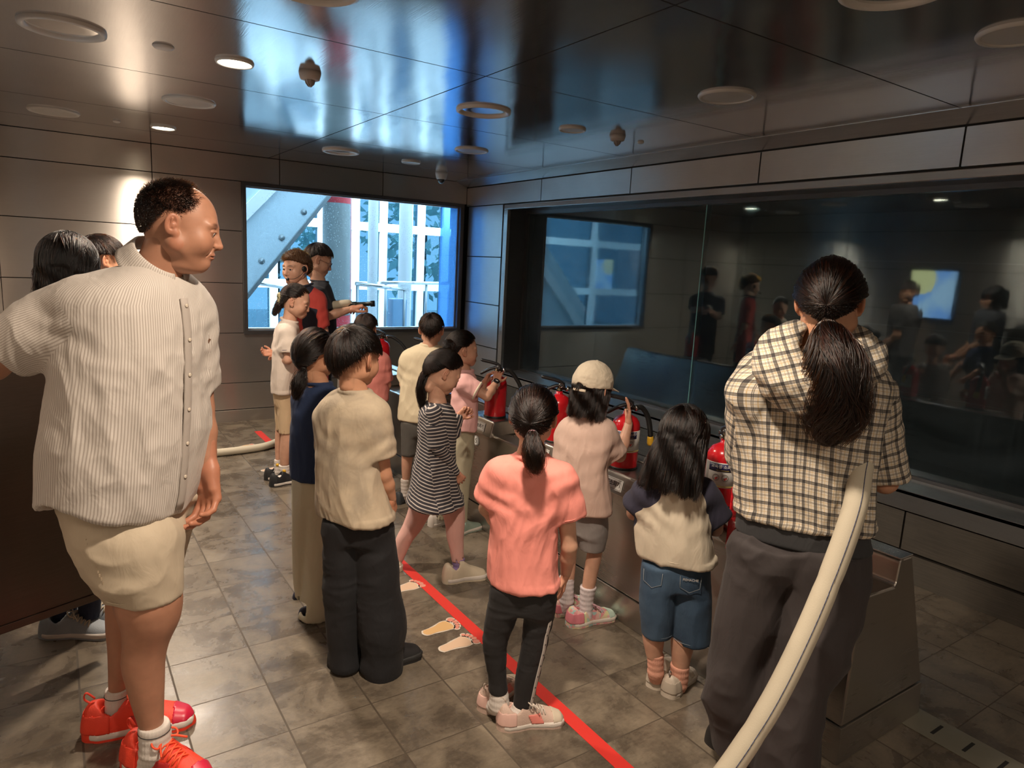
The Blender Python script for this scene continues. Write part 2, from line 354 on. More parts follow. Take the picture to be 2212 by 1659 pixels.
# ---------------------------------------------------------------- ceiling fittings
M_white = plain('white_enamel', (0.72, 0.70, 0.66), 0.35); M_lens = plain('frosted_lens', (0.62, 0.60, 0.56), 0.3)
t = NT('lamp_glow'); e = t.n('Emission', Color=(1, 0.86, 0.62, 1), Strength=22.0); t.t.links.new(e.outputs[0], t.out.inputs[0]); M_glow = t.m
M_refl = plain('lamp_reflector', (0.80, 0.78, 0.75), 0.12, 0.9)
def downlight(x, y, d, kind, label):
    e = thing('downlight', label, 'ceiling light', (x, y, H), 'round recessed ceiling lights'); r = d/2
    if kind == 'deep':
        bm = bmesh.new(); lathe(bm, [(r*.80, 0.0), (r*.82, -.008), (r*.9, -.016), (r*.985, -.012), (r, 0.0)], cap=False); ob('trim_ring', bm, M_white, e)
        bm = bmesh.new(); lathe(bm, [(r*.80, -.001), (r*.70, -.003), (r*.45, -.001), (0.001, -0.0015)], cap=False); ob('reflector', bm, M_refl, e)
    else:
        bm = bmesh.new(); lathe(bm, [(r*.84, -.004), (r*.86, -.010), (r*.95, -.012), (r, -.003), (r, 0)], cap=False); ob('trim_ring', bm, M_white, e)
        bm = bmesh.new(); lathe(bm, [(r*.85, -.006), (r*.6, -.008), (0.001, -.009)], cap=False); ob('lens', bm, M_glow if kind == 'lit' else M_lens, e)
    return e
for x, y, d, k, l in [
    (0.09, 3.46, .31, 'deep', 'large round unlit ceiling light at the upper left corner'),
    (0.745, 3.48, .168, 'lit', 'glowing round downlight beside the smoke detector, nearest to the camera'),
    (0.725, 4.584, .29, 'flat', 'unlit white round ceiling light between the two glowing ones'),
    (0.07, 5.656, .30, 'flat', 'unlit flat ceiling light far left near the back wall'),
    (0.725, 5.70, .168, 'lit', 'small glowing downlight just in front of the back wall panels'),
    (2.07, 3.48, .31, 'deep', 'large white rimmed light with shiny reflector right of the window reflection'),
    (2.03, 5.673, .30, 'deep', 'white rimmed unlit light above the bright window'),
    (2.72, 4.73, .26, 'flat', 'unlit round light in front of the security dome'),
    (2.685, 5.725, .17, 'flat', 'smallest unlit round light, right above the window'),
    (2.73, 3.51, .17, 'flat', 'small unlit round light left of the white detector'),
    (2.725, 2.325, .27, 'flat', 'solitary unlit white round light over the dark glass'),
    (2.72, 1.12, .25, 'flat', 'unlit round light cut by the right edge'),
    (2.07, 1.19, .31, 'deep', 'large round light cut by the top edge'),
    (0.745, 2.34, .30, 'deep', 'large round light whose rim touches the top edge above the window'),
    (0.745, 1.17, .168, 'lit', 'glowing downlight above the camera')]:
    downlight(x, y, d, k, l)
downlight(0.745, -1.15, .168, 'lit', 'glowing downlight behind the camera')
M_det = plain('detector_plastic', (0.55, 0.50, 0.46), 0.45)
for x, y, l in ((1.064, 3.40, 'dark smoke detector hanging in front of the window reflection'), (3.05, 3.45, 'smoke detector near the right wall cornice')):
    e = thing('smoke_detector', l, 'smoke detector', (x, y, H), 'ceiling smoke detectors')
    bm = bmesh.new(); lathe(bm, [(.030, -.036), (.044, -.032), (.050, -.012), (.052, 0)]); ob('housing', bm, M_det, e)
    bm = bmesh.new(); lathe(bm, [(.006, -.060), (.016, -.052), (.022, -.040), (.026, -.034)])
    for i in range(8):
        a = i*PI/4; tube(bm, [(.024*math.cos(a), .024*math.sin(a), -.034), (.020*math.cos(a), .020*math.sin(a), -.050), (.006*math.cos(a), .006*math.sin(a), -.064)], .0022, 6)
    ob('sensor_cage', bm, plain('detector_cage', (0.35, 0.32, 0.30), 0.4), e)
for x, y, d, l in ((0.45, 3.448, .085, 'small white ceiling disc left of the nearer glowing lamp'), (0.434, 5.70, .05, 'tiny ceiling cap near the small glowing lamp'), (3.30, 3.50, .045, 'tiny ceiling cap right of the white detector')):
    bm = bmesh.new(); lathe(bm, [(d*.3, -.012), (d*.42, -.010), (d*.5, -.003), (d*.5, 0)]); o = ob('ceiling_cap', bm, M_white); o.location = (x, y, H); tag(o, l, 'ceiling cap')
e = thing('security_camera', 'white dome camera on the ceiling near the room corner', 'security camera', (3.21, 6.15, H))
bm = bmesh.new(); lathe(bm, [(.040, -.065), (.050, -.055), (.058, -.02), (.060, 0)]); ob('housing', bm, M_white, e)
bm = bmesh.new(); lathe(bm, [(.003, -.105), (.020, -.100), (.034, -.085), (.040, -.065)]); ob('dome', bm, plain('smoked_dome', (0.05, 0.06, 0.07), 0.05, 0, Coat_Weight=1.0), e)

# ---------------------------------------------------------------- floor markings
M_tape = plain('red_tape', (0.60, 0.032, 0.024), 0.45, bump=0.15, bs=120)
bm = bmesh.new(); box(bm, 1.44, 1.495, -0.4, 5.45, 0.0006, 0.0016)
tag(ob('floor_tape', bm, M_tape, smooth=False), 'long red tape line running down the tiled floor past the children', 'floor tape')
bm = bmesh.new(); box(bm, 1.44, 1.50, 5.62, 6.22, 0.0006, 0.0016)
tag(ob('floor_tape', bm, M_tape, smooth=False), 'short red tape piece on the floor beyond the white hose', 'floor tape')
M_fw = plain('sticker_white', (0.58, 0.51, 0.43), 0.5); M_fs = plain('sticker_peach', (0.58, 0.36, 0.16), 0.5); M_fs2 = plain('sticker_pale_peach', (0.60, 0.42, 0.29), 0.5); M_ft = plain('sticker_pink_toe', (0.60, 0.24, 0.18), 0.5)
def footprint(cx, cy, ang, side, base, label):
    e = thing('footprint_sticker', label, 'floor sticker', (cx, cy, 0), 'footprint stickers beside the red tape', rz=ang)
    def blob(pts, z, m, nm, grow=0.0, res=7):
        bm = bmesh.new(); P = catmull([(p[0], p[1], 0) for p in pts]+[(pts[0][0], pts[0][1], 0)], res)[:-1]; c = P.mean(0)
        V = [c+(p-c)*(1+grow/np.linalg.norm((p-c)[:2])) for p in P]
        bm.faces.new([bm.verts.new((v[0], v[1]*side, z)) for v in V]); bmesh.ops.recalc_face_normals(bm, faces=bm.faces[:])
        if bm.faces[0].normal.z < 0: bmesh.ops.reverse_faces(bm, faces=bm.faces[:])
        r = bmesh.ops.extrude_face_region(bm, geom=bm.faces[:]); bmesh.ops.translate(bm, vec=(0, 0, .0006), verts=[v for v in r['geom'] if isinstance(v, bmesh.types.BMVert)])
        return ob(nm, bm, m, e, smooth=False)
    sole = [(-.075, -.02), (-.085, 0), (-.072, .022), (-.03, .024), (.01, .032), (.045, .036), (.058, .01), (.05, -.03), (.02, -.036), (-.02, -.022)]
    blob(sole, .0006, M_fw, 'sticker_border', .008); blob(sole, .0013, base, 'sole')
    for k, (x, y, r) in enumerate(((.076, -.030, .016), (.083, -.006, .012), (.080, .014, .011), (.072, .031, .010), (.060, .044, .009))):
        c = [(x+r*math.cos(a), y+r*math.sin(a)) for a in np.arange(6)*PI/3]
        blob(c, .0006, M_fw, 'toe_border', .006, 3); blob(c, .0013, M_ft, 'toe', 0, 3)
footprint(1.375, 2.87, 0.12, 1, M_fs2, 'peach footprint sticker right behind the wide black trousers')
footprint(1.345, 2.455, 0.10, -1, M_fs, 'orange footprint sticker with pink toes, upper one of the pair left of the tape')
footprint(1.350, 2.305, 0.10, 1, M_fs2, 'pale footprint sticker, lower one of the pair left of the tape')
footprint(1.30, 5.05, 0.2, 1, M_fs2, 'pale footprint sticker on the floor at the girl in khaki shorts')
footprint(1.25, 5.75, 0.2, -1, M_fs, 'faded footprint sticker left of the short red tape')
# drain cover
e = thing('drain_cover', 'steel strip drain cover with short black slots in the floor', 'drain cover', (2.60, 0.3, 0))
bm = bmesh.new(); box(bm, -0.075, 0.075, -1.6, 0.80, 0.0005, 0.004); ob('cover_plate', bm, steel('drain_steel', (0.30, 0.28, 0.22), 0.45, 0.3, 'Z', dirt=0.3, metal=.4), e, smooth=False, bevel=0.001)
for k in range(9):
    bm = bmesh.new(); y = 0.66-k*0.105; box(bm, -0.040, 0.040, y-.006, y+.006, 0.0041, 0.0046); ob('slot', bm, M_dark, e, smooth=False)
# canvas hose lying on the floor
M_hose = plain('canvas_hose', (0.50, 0.445, 0.34), 0.75, bump=0.25, bs=300)
bm = bmesh.new(); P = catmull([(0.1, 5.62, .03), (0.5, 5.60, .03), (0.95, 5.55, .03), (1.25, 5.56, .03), (1.42, 5.62, .03), (1.62, 5.80, .03), (1.85, 5.88, .03), (2.02, 5.9, .03)], 10)
tube(bm, P, .033, 16, flat=0.9)
tag(ob('fire_hose', bm, M_hose), 'white canvas hose lying across the floor by the back wall', 'fire hose')

# ---------------------------------------------------------------- steel console with extinguisher stations
M_con = steel('console_steel', (0.47, 0.44, 0.40), 0.28, 0.7, 'Z', arot=.25, metal=.95, wav=0.14, streak=(1, 1, 50), dirt=0.15, wsc=1.5)
CY0, CY1 = 1.05, 5.95
e = thing('steel_console', 'long waist-high stainless steel console in front of the dark glass', 'console', (2.10, 1.05, 0)); OFF = np.array((2.10, 1.05, 0))
prof = [(0.0, 0.14), (0.012, .59), (.020, .600), (.215, .590), (.225, .60), (.232, .675), (.245, .685), (.30, .683), (.31, .675), (.53, .14)]
bm = bmesh.new(); prism(bm, prof, 1, 0.0, CY1-CY0); ob('body', bm, M_con, e, smooth=False, bevel=0.008)
bm = bmesh.new(); prism(bm, [(-0.004, 0.0), (-0.002, .135), (.53, .135), (.55, 0)], 1, -0.003, CY1-CY0); ob('plinth', bm, M_con, e, smooth=False, bevel=0.003)
bm = bmesh.new(); prism(bm, [(.228, .684), (.228, .69), (.31, .69), (.31, .684)], 1, 0.0, CY1-CY0); ob('back_rail', bm, M_trim, e, smooth=False, bevel=0.002)
ST = [(5.12, 7), (4.28, 6), (3.44, 5), (2.80, 4), (2.24, 3), (1.68, 2)]   # station y, number
M_sign = plain('sign_white', (0.78, 0.77, 0.74), 0.4); M_ink = plain('sign_ink', (0.02, 0.02, 0.02), 0.5)
RZ = Matrix.Rotation
for y, n in ST:
    w = .15; yy = y-CY0
    bm = bmesh.new(); vs = prism(bm, [(-.012, .585), (-.012+.022, .675), (.018, .682), (.215, .682), (.222, .60)], 1, yy-w, yy+w)
    ob('station_block', bm, M_con, e, smooth=False, bevel=0.006)
    # sign on the sloping face, reads from the room side
    ang = math.atan2(.022, .09); M0 = Matrix.Translation((-.004, yy+.01, .632)) @ RZ(-ang*-1, 4, 'Y') @ RZ(-PI/2, 4, 'Z') @ RZ(PI/2, 4, 'X')
    bm = bmesh.new(); box(bm, -.085, .085, -.026, .026, -.0005, .0015, M0); s = ob('sign_plate', bm, M_sign, e, smooth=False)
    bm = bmesh.new()
    for a0, a1, b0, b1 in ((-.080, .080, .0215, .023), (-.080, .080, -.023, -.0215), (-.080, -.0785, -.023, .023), (.0785, .080, -.023, .023)): box(bm, a0, a1, b0, b1, .0012, .0020, M0)
    ob('sign_border', bm, M_ink, s, smooth=False)
    ob('lettering', text_mesh('교육용소화기', .027, M0 @ Matrix.Translation((0, 0, .0018)), bold=.0004), M_ink, s, smooth=False)
    M1 = Matrix.Translation((.0065, yy+.03, .525)) @ RZ(math.radians(1.6), 4, 'Y') @ RZ(-PI/2, 4, 'Z') @ RZ(PI/2, 4, 'X')
    bm = bmesh.new(); lathe(bm, [(.031, 0), (.031, .0012), (.028, .0014)], M1, 28); s = ob('number_disc', bm, M_sign, e)
    bm = bmesh.new(); tube(bm, [M1 @ Vector((.0275*math.cos(a), .0275*math.sin(a), .0016)) for a in np.arange(28)*2*PI/28], .0009, 6, closed=True); ob('number_ring', bm, M_ink, s)
    ob('lettering', text_mesh(str(n), .040, M1 @ Matrix.Translation((0, 0, .0016))), M_ink, s, smooth=False)

# ---------------------------------------------------------------- fire extinguishers
M_red = plain('extinguisher_red', (0.62, 0.012, 0.02), 0.22, 0, Coat_Weight=0.6); M_blk = plain('black_rubber', (0.015, 0.015, 0.015), 0.45)
M_lever = plain('black_lever', (0.02, 0.02, 0.022), 0.3); M_brass = plain('dark_brass', (0.10, 0.07, 0.04), 0.35, 0.8); M_chr = plain('chrome', (0.7, 0.7, 0.7), 0.15, 1.0)
M_lab = plain('label_white', (0.66, 0.65, 0.62), 0.45); M_navy = plain('label_navy', (0.02, 0.02, 0.10), 0.45); M_yel = plain('nozzle_yellow', (0.80, 0.46, 0.03), 0.4); M_lred = plain('label_red', (0.6, 0.04, 0.03), 0.5); M_goldk = plain('label_gold', (0.6, 0.45, 0.12), 0.5)
def extinguisher(x, y, z, label, rz, hose, nozzle=True, lab=True, s=1.0, front=0):
    """rz: heading of the lever (points to +x local); hose: local control points from the valve; front: angle of the label"""
    e = thing('fire_extinguisher', label, 'fire extinguisher', (x, y, z), 'red training extinguishers on the console', rz=rz); e.scale = (s, s, s)
    R, h = .066, .235
    bm = bmesh.new(); lathe(bm, [(R*.86, 0), (R*.97, .004), (R, .012), (R, h-.045), (R*.985, h-.028), (R*.90, h-.012), (R*.72, h+.004), (R*.45, h+.014), (.022, h+.018), (.018, h+.022), (.018, h+.034)], n=48); ob('cylinder', bm, M_red, e)
    bm = bmesh.new(); lathe(bm, [(R*1.02, 0.0), (R*1.03, .003), (R*1.03, .008), (R*.98, .010)], n=48, cap=False); ob('base_ring', bm, M_blk, e)
    if lab:
        def wrap(x0, x1, z0, z1, r, m, nm, par):
            bm = bmesh.new(); n = 18
            for k in range(n+1):
                a = front-rz-PI/2*0+(x0+(x1-x0)*k/n)/r
                for q, (rr, zz) in enumerate(((r-.001, z0), (r, z0), (r, z1), (r-.001, z1))): bm.verts.new((rr*math.cos(a), rr*math.sin(a), zz))
            bm.verts.ensure_lookup_table(); v = bm.verts
            for k in range(n):
                for q in range(4): bm.faces.new((v[4*k+q], v[4*k+4+q], v[4*k+4+(q+1) % 4], v[4*k+(q+1) % 4]))
            bmesh.ops.recalc_face_normals(bm, faces=bm.faces[:])
            return ob(nm, bm, m, par)
        L = wrap(-.082, .082, .085, .186, R+.0008, M_lab, 'label', e)
        wrap(-.055, .048, .150, .182, R+.0014, M_navy, 'label_band', L)
        wrap(-.078, -.058, .10, .182, R+.0014, plain('label_fineprint', (.45, .45, .43), .5), 'fine_print', L)
        wrap(-.082, .082, .088, .092, R+.0014, M_goldk, 'label_line', L)
        def onlab(me, m, nm):
            bend(me, R+.0016); me.transform(RZ(front-rz+PI/2, 4, 'Z')); ob(nm, me, m, L, smooth=False)
        A = Matrix.Translation((-.004*-1, 0, .170)) @ RZ(PI/2, 4, 'X'); onlab(text_mesh('교육용 소화기', .0165, A, off=.0002, bold=.0003), M_sign, 'lettering')
        A = Matrix.Translation((.004, 0, .1555)) @ RZ(PI/2, 4, 'X'); onlab(text_mesh('FIRE EXTINGUISHER', .0058, A, off=.0002), M_goldk, 'lettering')
        for cxp in (-.020, .016):
            bm = bmesh.new(); tube(bm, [(cxp+.013*math.cos(a), -.0003, .126+.013*math.sin(a)) for a in np.arange(20)*2*PI/20], .0006, 5, closed=True); tube(bm, [(cxp-.008, -.0003, .120), (cxp+.008, -.0003, .132)], .0006, 5)
            me = bpy.data.meshes.new('m'); bm.to_mesh(me); bm.free(); onlab(me, M_ink, 'label_symbol')
            bm = bmesh.new(); box(bm, cxp-.003, cxp+.002, -.0008, 0, .117, .126); box(bm, cxp+.004, cxp+.007, -.0008, 0, .122, .128); me = bpy.data.meshes.new('m'); bm.to_mesh(me); bm.free(); onlab(me, M_lred, 'label_symbol')
    zt = h+.034
    bm = bmesh.new(); lathe(bm, [(.014, zt-.008), (.016, zt-.004), (.016, zt+.012), (.012, zt+.014), (.012, zt+.030)], n=20); tube(bm, [(0, 0, zt+.012), (-.034, 0, zt+.014)], .008, 12); v = ob('valve', bm, M_brass, e)
    bm = bmesh.new(); lathe(bm, [(.011, 0), (.011, .008), (.009, .010)], Matrix.Translation((0, -.014, zt+.010)) @ RZ(PI/2, 4, 'X'), 20); ob('gauge', bm, M_chr, v)
    bm = bmesh.new(); P = catmull([(-.030, 0, zt+.020), (.0, 0, zt+.030), (.035, 0, zt+.022), (.075, 0, zt+.002), (.098, 0, zt-.012)], 6); tube(bm, P, [.012]*(len(P)-2)+[.010, .007], 10, flat=.75); ob('carry_handle', bm, M_lever, e)
    bm = bmesh.new(); P = catmull([(-.022, 0, zt+.030), (-.006, 0, zt+.048), (.03, 0, zt+.060), (.07, 0, zt+.068), (.100, 0, zt+.074)], 6); tube(bm, P, [.014]*(len(P)-2)+[.012, .008], 10, flat=.7); box(bm, -.026, .004, -.010, .010, zt+.012, zt+.046); ob('lever', bm, M_lever, e)
    bm = bmesh.new(); tube(bm, [(-.004+.011*math.cos(a), .022, zt+.034+.011*math.sin(a)) for a in np.arange(16)*2*PI/16], .0012, 6, closed=True); tube(bm, [(-.004, -.014, zt+.034), (-.004, .018, zt+.034)], .0015, 6); ob('safety_pin', bm, M_chr, e)
    P = catmull([(-.034, 0, zt+.014)]+[tuple(p) for p in hose], 8); nz = len(P)-5 if nozzle else len(P)
    bm = bmesh.new(); tube(bm, P[:nz], .0125, 12); ho = ob('hose', bm, M_blk, e)
    bm = bmesh.new(); tube(bm, [P[0], P[3]], .0145, 12); ob('hose_collar', bm, M_chr, ho)
    if nozzle:
        bm = bmesh.new(); tube(bm, P[nz-1:], [.013, .015, .016, .0165, .0165, .015][:len(P)-nz+1], 14); ob('nozzle', bm, M_yel, ho)
    return e
extinguisher(2.20, 2.28, .6835, 'red extinguisher with yellow nozzle in front of the cap girl', math.radians(150), [(-.07, -.01, .285), (-.105, -.02, .24), (-.125, -.03, .17), (-.135, -.04, .10)], front=math.radians(236))
extinguisher(2.20, 3.42, .6835, 'red extinguisher held by the girl with the black watch', math.radians(150), [(-.08, -.01, .280), (-.13, -.02, .22), (-.16, -.02, .16)], nozzle=False, lab=True, front=math.radians(30))
extinguisher(2.20, 2.80, .6835, 'red extinguisher half hidden between the coral shirt girl and the cap girl', math.radians(150), [(-.08, -.01, .270), (-.12, -.04, .22), (-.13, -.05, .13)], front=math.radians(30))
extinguisher(2.20, 5.16, .6835, 'farthest red extinguisher, in front of the back wall', math.radians(140), [(-.08, -.01, .285), (-.15, -.02, .24), (-.21, -.02, .17)], nozzle=False, lab=False)
extinguisher(2.20, 4.35, .70, 'extinguisher whose black lever shows beside the cream shirt', math.radians(140), [(-.08, -.01, .275), (-.16, -.02, .20), (-.20, -.02, .13)], nozzle=False)
extinguisher(2.21, 1.72, .6835, 'nearest red extinguisher, right of the long-haired girl', math.radians(250), [(-.05, .04, .29), (-.055, .075, .25), (-.03, .08, .16)], nozzle=False, front=math.radians(216))
# red plastic bracket at the plaid shirt
bm = bmesh.new()
for i in range(8):
    z = .56+i*.03; box(bm, -.018, .018, -.004, .004, z, z+.034)
o = ob('red_bracket', bm, plain('red_plastic', (0.75, 0.02, 0.03), 0.35), bevel=.003); o.location = (2.085, 1.555, 0.02); tag(o, 'upright red plastic strip beside the plaid shirt', 'bracket')

# ---------------------------------------------------------------- steel door leaf on the left, with the monitor on the left wall
M_leaf = steel('brown_steel_leaf', (0.11, 0.09, 0.075), 0.36, 0.5, 'Z', wav=0.1, dirt=0.35)
e = thing('steel_gate', 'low dark steel gate panel the man in the striped shirt stands before', 'gate', (-0.31, 2.735, 0), rz=math.atan2(.383, .924))
bm = bmesh.new(); box(bm, 0, .49, -.015, .015, .27, 1.19); ob('gate_panel', bm, M_leaf, e, smooth=False, bevel=.003)
bm = bmesh.new(); box(bm, 0, .49, -.02, .02, .25, .28); ob('bottom_rail', bm, M_leaf, e, smooth=False, bevel=.002)
bm = bmesh.new(); box(bm, 0, .49, -.022, .022, 1.185, 1.215); ob('top_rail', bm, M_leaf, e, smooth=False, bevel=.003)
for z in (.44, .95):
    bm = bmesh.new(); lathe(bm, [(.010, -.04), (.010, .04)], Matrix.Translation((-.004, 0, z)), 14); ob('hinge', bm, M_trim, e)
bm = bmesh.new()
for z in (.66, .68): lathe(bm, [(.003, 0), (.002, .003)], Matrix.Translation((.32, -.015, z)) @ RZ(PI/2, 4, 'X'), 10)
ob('screw', bm, M_chr, e)
e = thing('wall_monitor', 'lit monitor on the left wall, seen mirrored in the dark glass', 'monitor', (XL+0.012, 3.90, 1.50))
bm = bmesh.new(); box(bm, 0, .03, -.26, .26, -.29, .29); ob('casing', bm, M_lever, e, smooth=False, bevel=.004)
t = NT('monitor_screen'); co = t.co(); c = t.ramp(t.noise(co, 3, 2), [(0.4, (0.25, 0.5, 1.0)), (0.6, (0.5, 0.75, 1.0))])
gr = t.n('TexGradient', {'gradient_type': 'SPHERICAL'}, Vector=t.n('Mapping', Vector=co).outputs[0]); mp = gr.inputs[0].links[0].from_node; mp.inputs['Location'].default_value = (0, -.6, -.8); mp.inputs['Scale'].default_value = (5, 5, 5)
c = t.mix(t.math('GREATER_THAN', gr.outputs[1], 0.15), c, (0.9, 0.85, 0.4)); em = t.n('Emission', Color=c, Strength=3.0); t.t.links.new(em.outputs[0], t.out.inputs[0])
bm = bmesh.new(); box(bm, .030, .032, -.235, .235, -.265, .265); ob('screen', bm, t.m, e, smooth=False)
# ---------------------------------------------------------------- atrium beyond the window
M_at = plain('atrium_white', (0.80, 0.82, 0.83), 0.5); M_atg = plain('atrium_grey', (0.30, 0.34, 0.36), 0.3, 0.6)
bm = bmesh.new(); box(bm, -6, 16, YB+0.2, 20, -0.1, -0.01); struct('floor_atrium', bm, plain('atrium_floor', (0.45, 0.50, 0.52), 0.25), smooth=False)
bm = bmesh.new(); box(bm, -6, 16, YB+0.15, 20, 6.0, 6.1); bm.free()
bm = bmesh.new(); box(bm, -6, -5.9, YB+0.15, 14, 0, 6); box(bm, 15.9, 16, YB+.15, 14, 0, 6); box(bm, -6, XL-0.1, YB+.12, YB+.2, 0, 6); box(bm, XR+1, 16, YB+.72, YB+.8, 0, 6); box(bm, XL-.1, XR+1, YB+.12, YB+.2, H+.05, 6); struct('wall_atrium', bm, M_at, smooth=False)
cw = bmesh.new()                                        # curtain wall of the atrium
for x in (-5, -3, -1, 1, 2.4, 3.4, 4.3, 4.97, 5.55, 6.10, 6.38, 6.95, 8, 9.4, 11, 13, 15): box(cw, x-.07, x+.07, 13.0, 13.2, 0, 6)
for z in (0.05, 0.95, 2.10, 3.2, 4.4, 5.6): box(cw, -6, 16, 13.02, 13.16, z, z+.16)
w3 = struct('window_3', cw, plain('mullion_white', (0.82, 0.86, 0.86), 0.5), smooth=False)
t = NT('curtain_glass'); a = t.n('BsdfTransparent', Color=(0.26, 0.36, 0.42, 1)); t.t.links.new(a.outputs[0], t.out.inputs[0])
bm = bmesh.new(); box(bm, -6, 16, 13.08, 13.10, 0, 6); struct('window_pane', bm, t.m, w3, smooth=False)
def column(x, y, r, m, label):
    e = thing('column', label, 'column', (x, y, 0)); bm = bmesh.new(); lathe(bm, [(r, 0), (r, 6)], n=40); ob('shaft', bm, m, e)
    bm = bmesh.new(); lathe(bm, [(r*1.03, 0), (r*1.03, .12)], n=40); ob('base_collar', bm, M_atg, e); return e
e = column(3.52, 10.0, .20, plain('column_grey', (0.36, 0.38, 0.37), 0.35), 'thick grey column seen through the window behind the man in glasses')
bm = bmesh.new(); lathe(bm, [(.203, .25), (.203, .72)], n=40, cap=False); lathe(bm, [(.203, 2.34), (.203, 3.2)], n=40, cap=False); ob('red_band', bm, plain('column_red', (0.65, 0.05, 0.06), 0.4), e)
column(3.80, 10.35, .075, plain('pipe_red', (0.75, 0.25, 0.30), 0.4), 'slim red pipe column on the right side of the grey column')
column(4.50, 11.0, .085, M_at, 'white round column outside, left of the two')
column(5.09, 11.0, .115, M_at, 'white round column outside, right of the two')
# escalator underside
e = thing('escalator', 'escalator rising to the right beyond the window', 'escalator', (0, 0, 0))
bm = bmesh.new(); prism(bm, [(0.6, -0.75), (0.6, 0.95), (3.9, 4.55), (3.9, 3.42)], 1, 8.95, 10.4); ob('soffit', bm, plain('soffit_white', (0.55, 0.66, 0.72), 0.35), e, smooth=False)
bm = bmesh.new(); prism(bm, [(0.6, -0.78), (0.6, -0.70), (3.9, 3.47), (3.9, 3.40)], 1, 8.90, 8.95); ob('lower_edge', bm, M_atg, e, smooth=False)
bm = bmesh.new(); prism(bm, [(0.6, 0.42), (0.6, 0.62), (3.2, 3.45), (3.2, 3.25)], 1, 8.90, 8.95); ob('side_band', bm, M_at, e, smooth=False)
for x, z in ((2.62, 2.12), (2.34, 1.78), (2.09, 1.48)):
    bm = bmesh.new(); lathe(bm, [(.03, 0), (.04, .006)], Matrix.Translation((x+.1, 8.95, z)) @ RZ(PI/2, 4, 'X'), 16); ob('spotlight', bm, M_atg, e)
def rail(pts, z0, label, posts):
    e = thing('railing', label, 'railing', (0, 0, 0)); bm = bmesh.new(); tube(bm, pts, .028, 12); ob('handrail', bm, M_chr, e)
    for x, y, z in posts:
        bm = bmesh.new(); tube(bm, [(x, y, 0), (x, y, z)], .022, 10); ob('post', bm, M_atg, e)
    return e
rail([(3.63, 9.5, 1.21), (4.46, 9.5, 1.14)], 0, 'nearer steel handrail outside the window', [(3.66, 9.5, 1.2), (4.40, 9.5, 1.14)])
rail([(4.4, 10.4, 1.20), (6.6, 11.2, 1.20)], 0, 'farther steel handrail outside the window', [(4.5, 10.44, 1.2), (5.4, 10.78, 1.2), (6.4, 11.12, 1.2)])
rail([(1.6, 9.0, 1.28), (2.53, 9.4, 1.15), (3.2, 9.9, 1.0)], 0, 'handrail outside the window behind the girl with the scrunchie', [(1.9, 9.13, 1.2), (2.9, 9.68, 1.05)])
bm = bmesh.new(); box(bm, -.12, .12, -.1, .1, 0, 1.0); o = ob('ticket_post', bm, plain('speckled_blue', (0.18, 0.33, 0.5), 0.4, bump=.5, bs=80), bevel=.02); o.location = (4.33, 9.6, 0); tag(o, 'speckled blue post at the railing outside', 'post')
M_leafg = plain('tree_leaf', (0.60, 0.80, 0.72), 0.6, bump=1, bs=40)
for k, (x, y, s) in enumerate(((4.6, 17.5, 1.6), (8.6, 17.5, 1.9), (13, 18, 2.0), (0.8, 18, 1.6))):
    e = thing('tree', ['leafy tree outside, behind the two white columns', 'leafy tree outside, behind the frosted strip', 'leafy tree outside at the far right', 'leafy tree outside behind the escalator'][k], 'tree', (x, y, 0), 'trees beyond the atrium glazing')
    bm = bmesh.new(); rr = random.Random(k)
    for i in range(420):
        a, b = rr.uniform(0, 2*PI), rr.uniform(-1, 1); q = rr.uniform(.55, 1)*s; c = Vector((q*math.cos(a)*math.sqrt(1-b*b), q*math.sin(a)*math.sqrt(1-b*b), 2.2+q*b*.9)); d = rr.uniform(.10, .22)
        u = Vector((rr.uniform(-1, 1), rr.uniform(-1, 1), rr.uniform(-1, 1))).normalized(); w = u.orthogonal().normalized(); z = u.cross(w)*.5
        bm.faces.new([bm.verts.new(c+u*d), bm.verts.new(c+z*d), bm.verts.new(c-u*d), bm.verts.new(c-z*d)])
    ob('crown', bm, M_leafg, e, smooth=False)
    bm = bmesh.new(); tube(bm, [(0, 0, 0), (.05, 0, 2.4)], .1, 8); ob('trunk', bm, plain('bark', (0.08, 0.06, 0.05), .8), e)
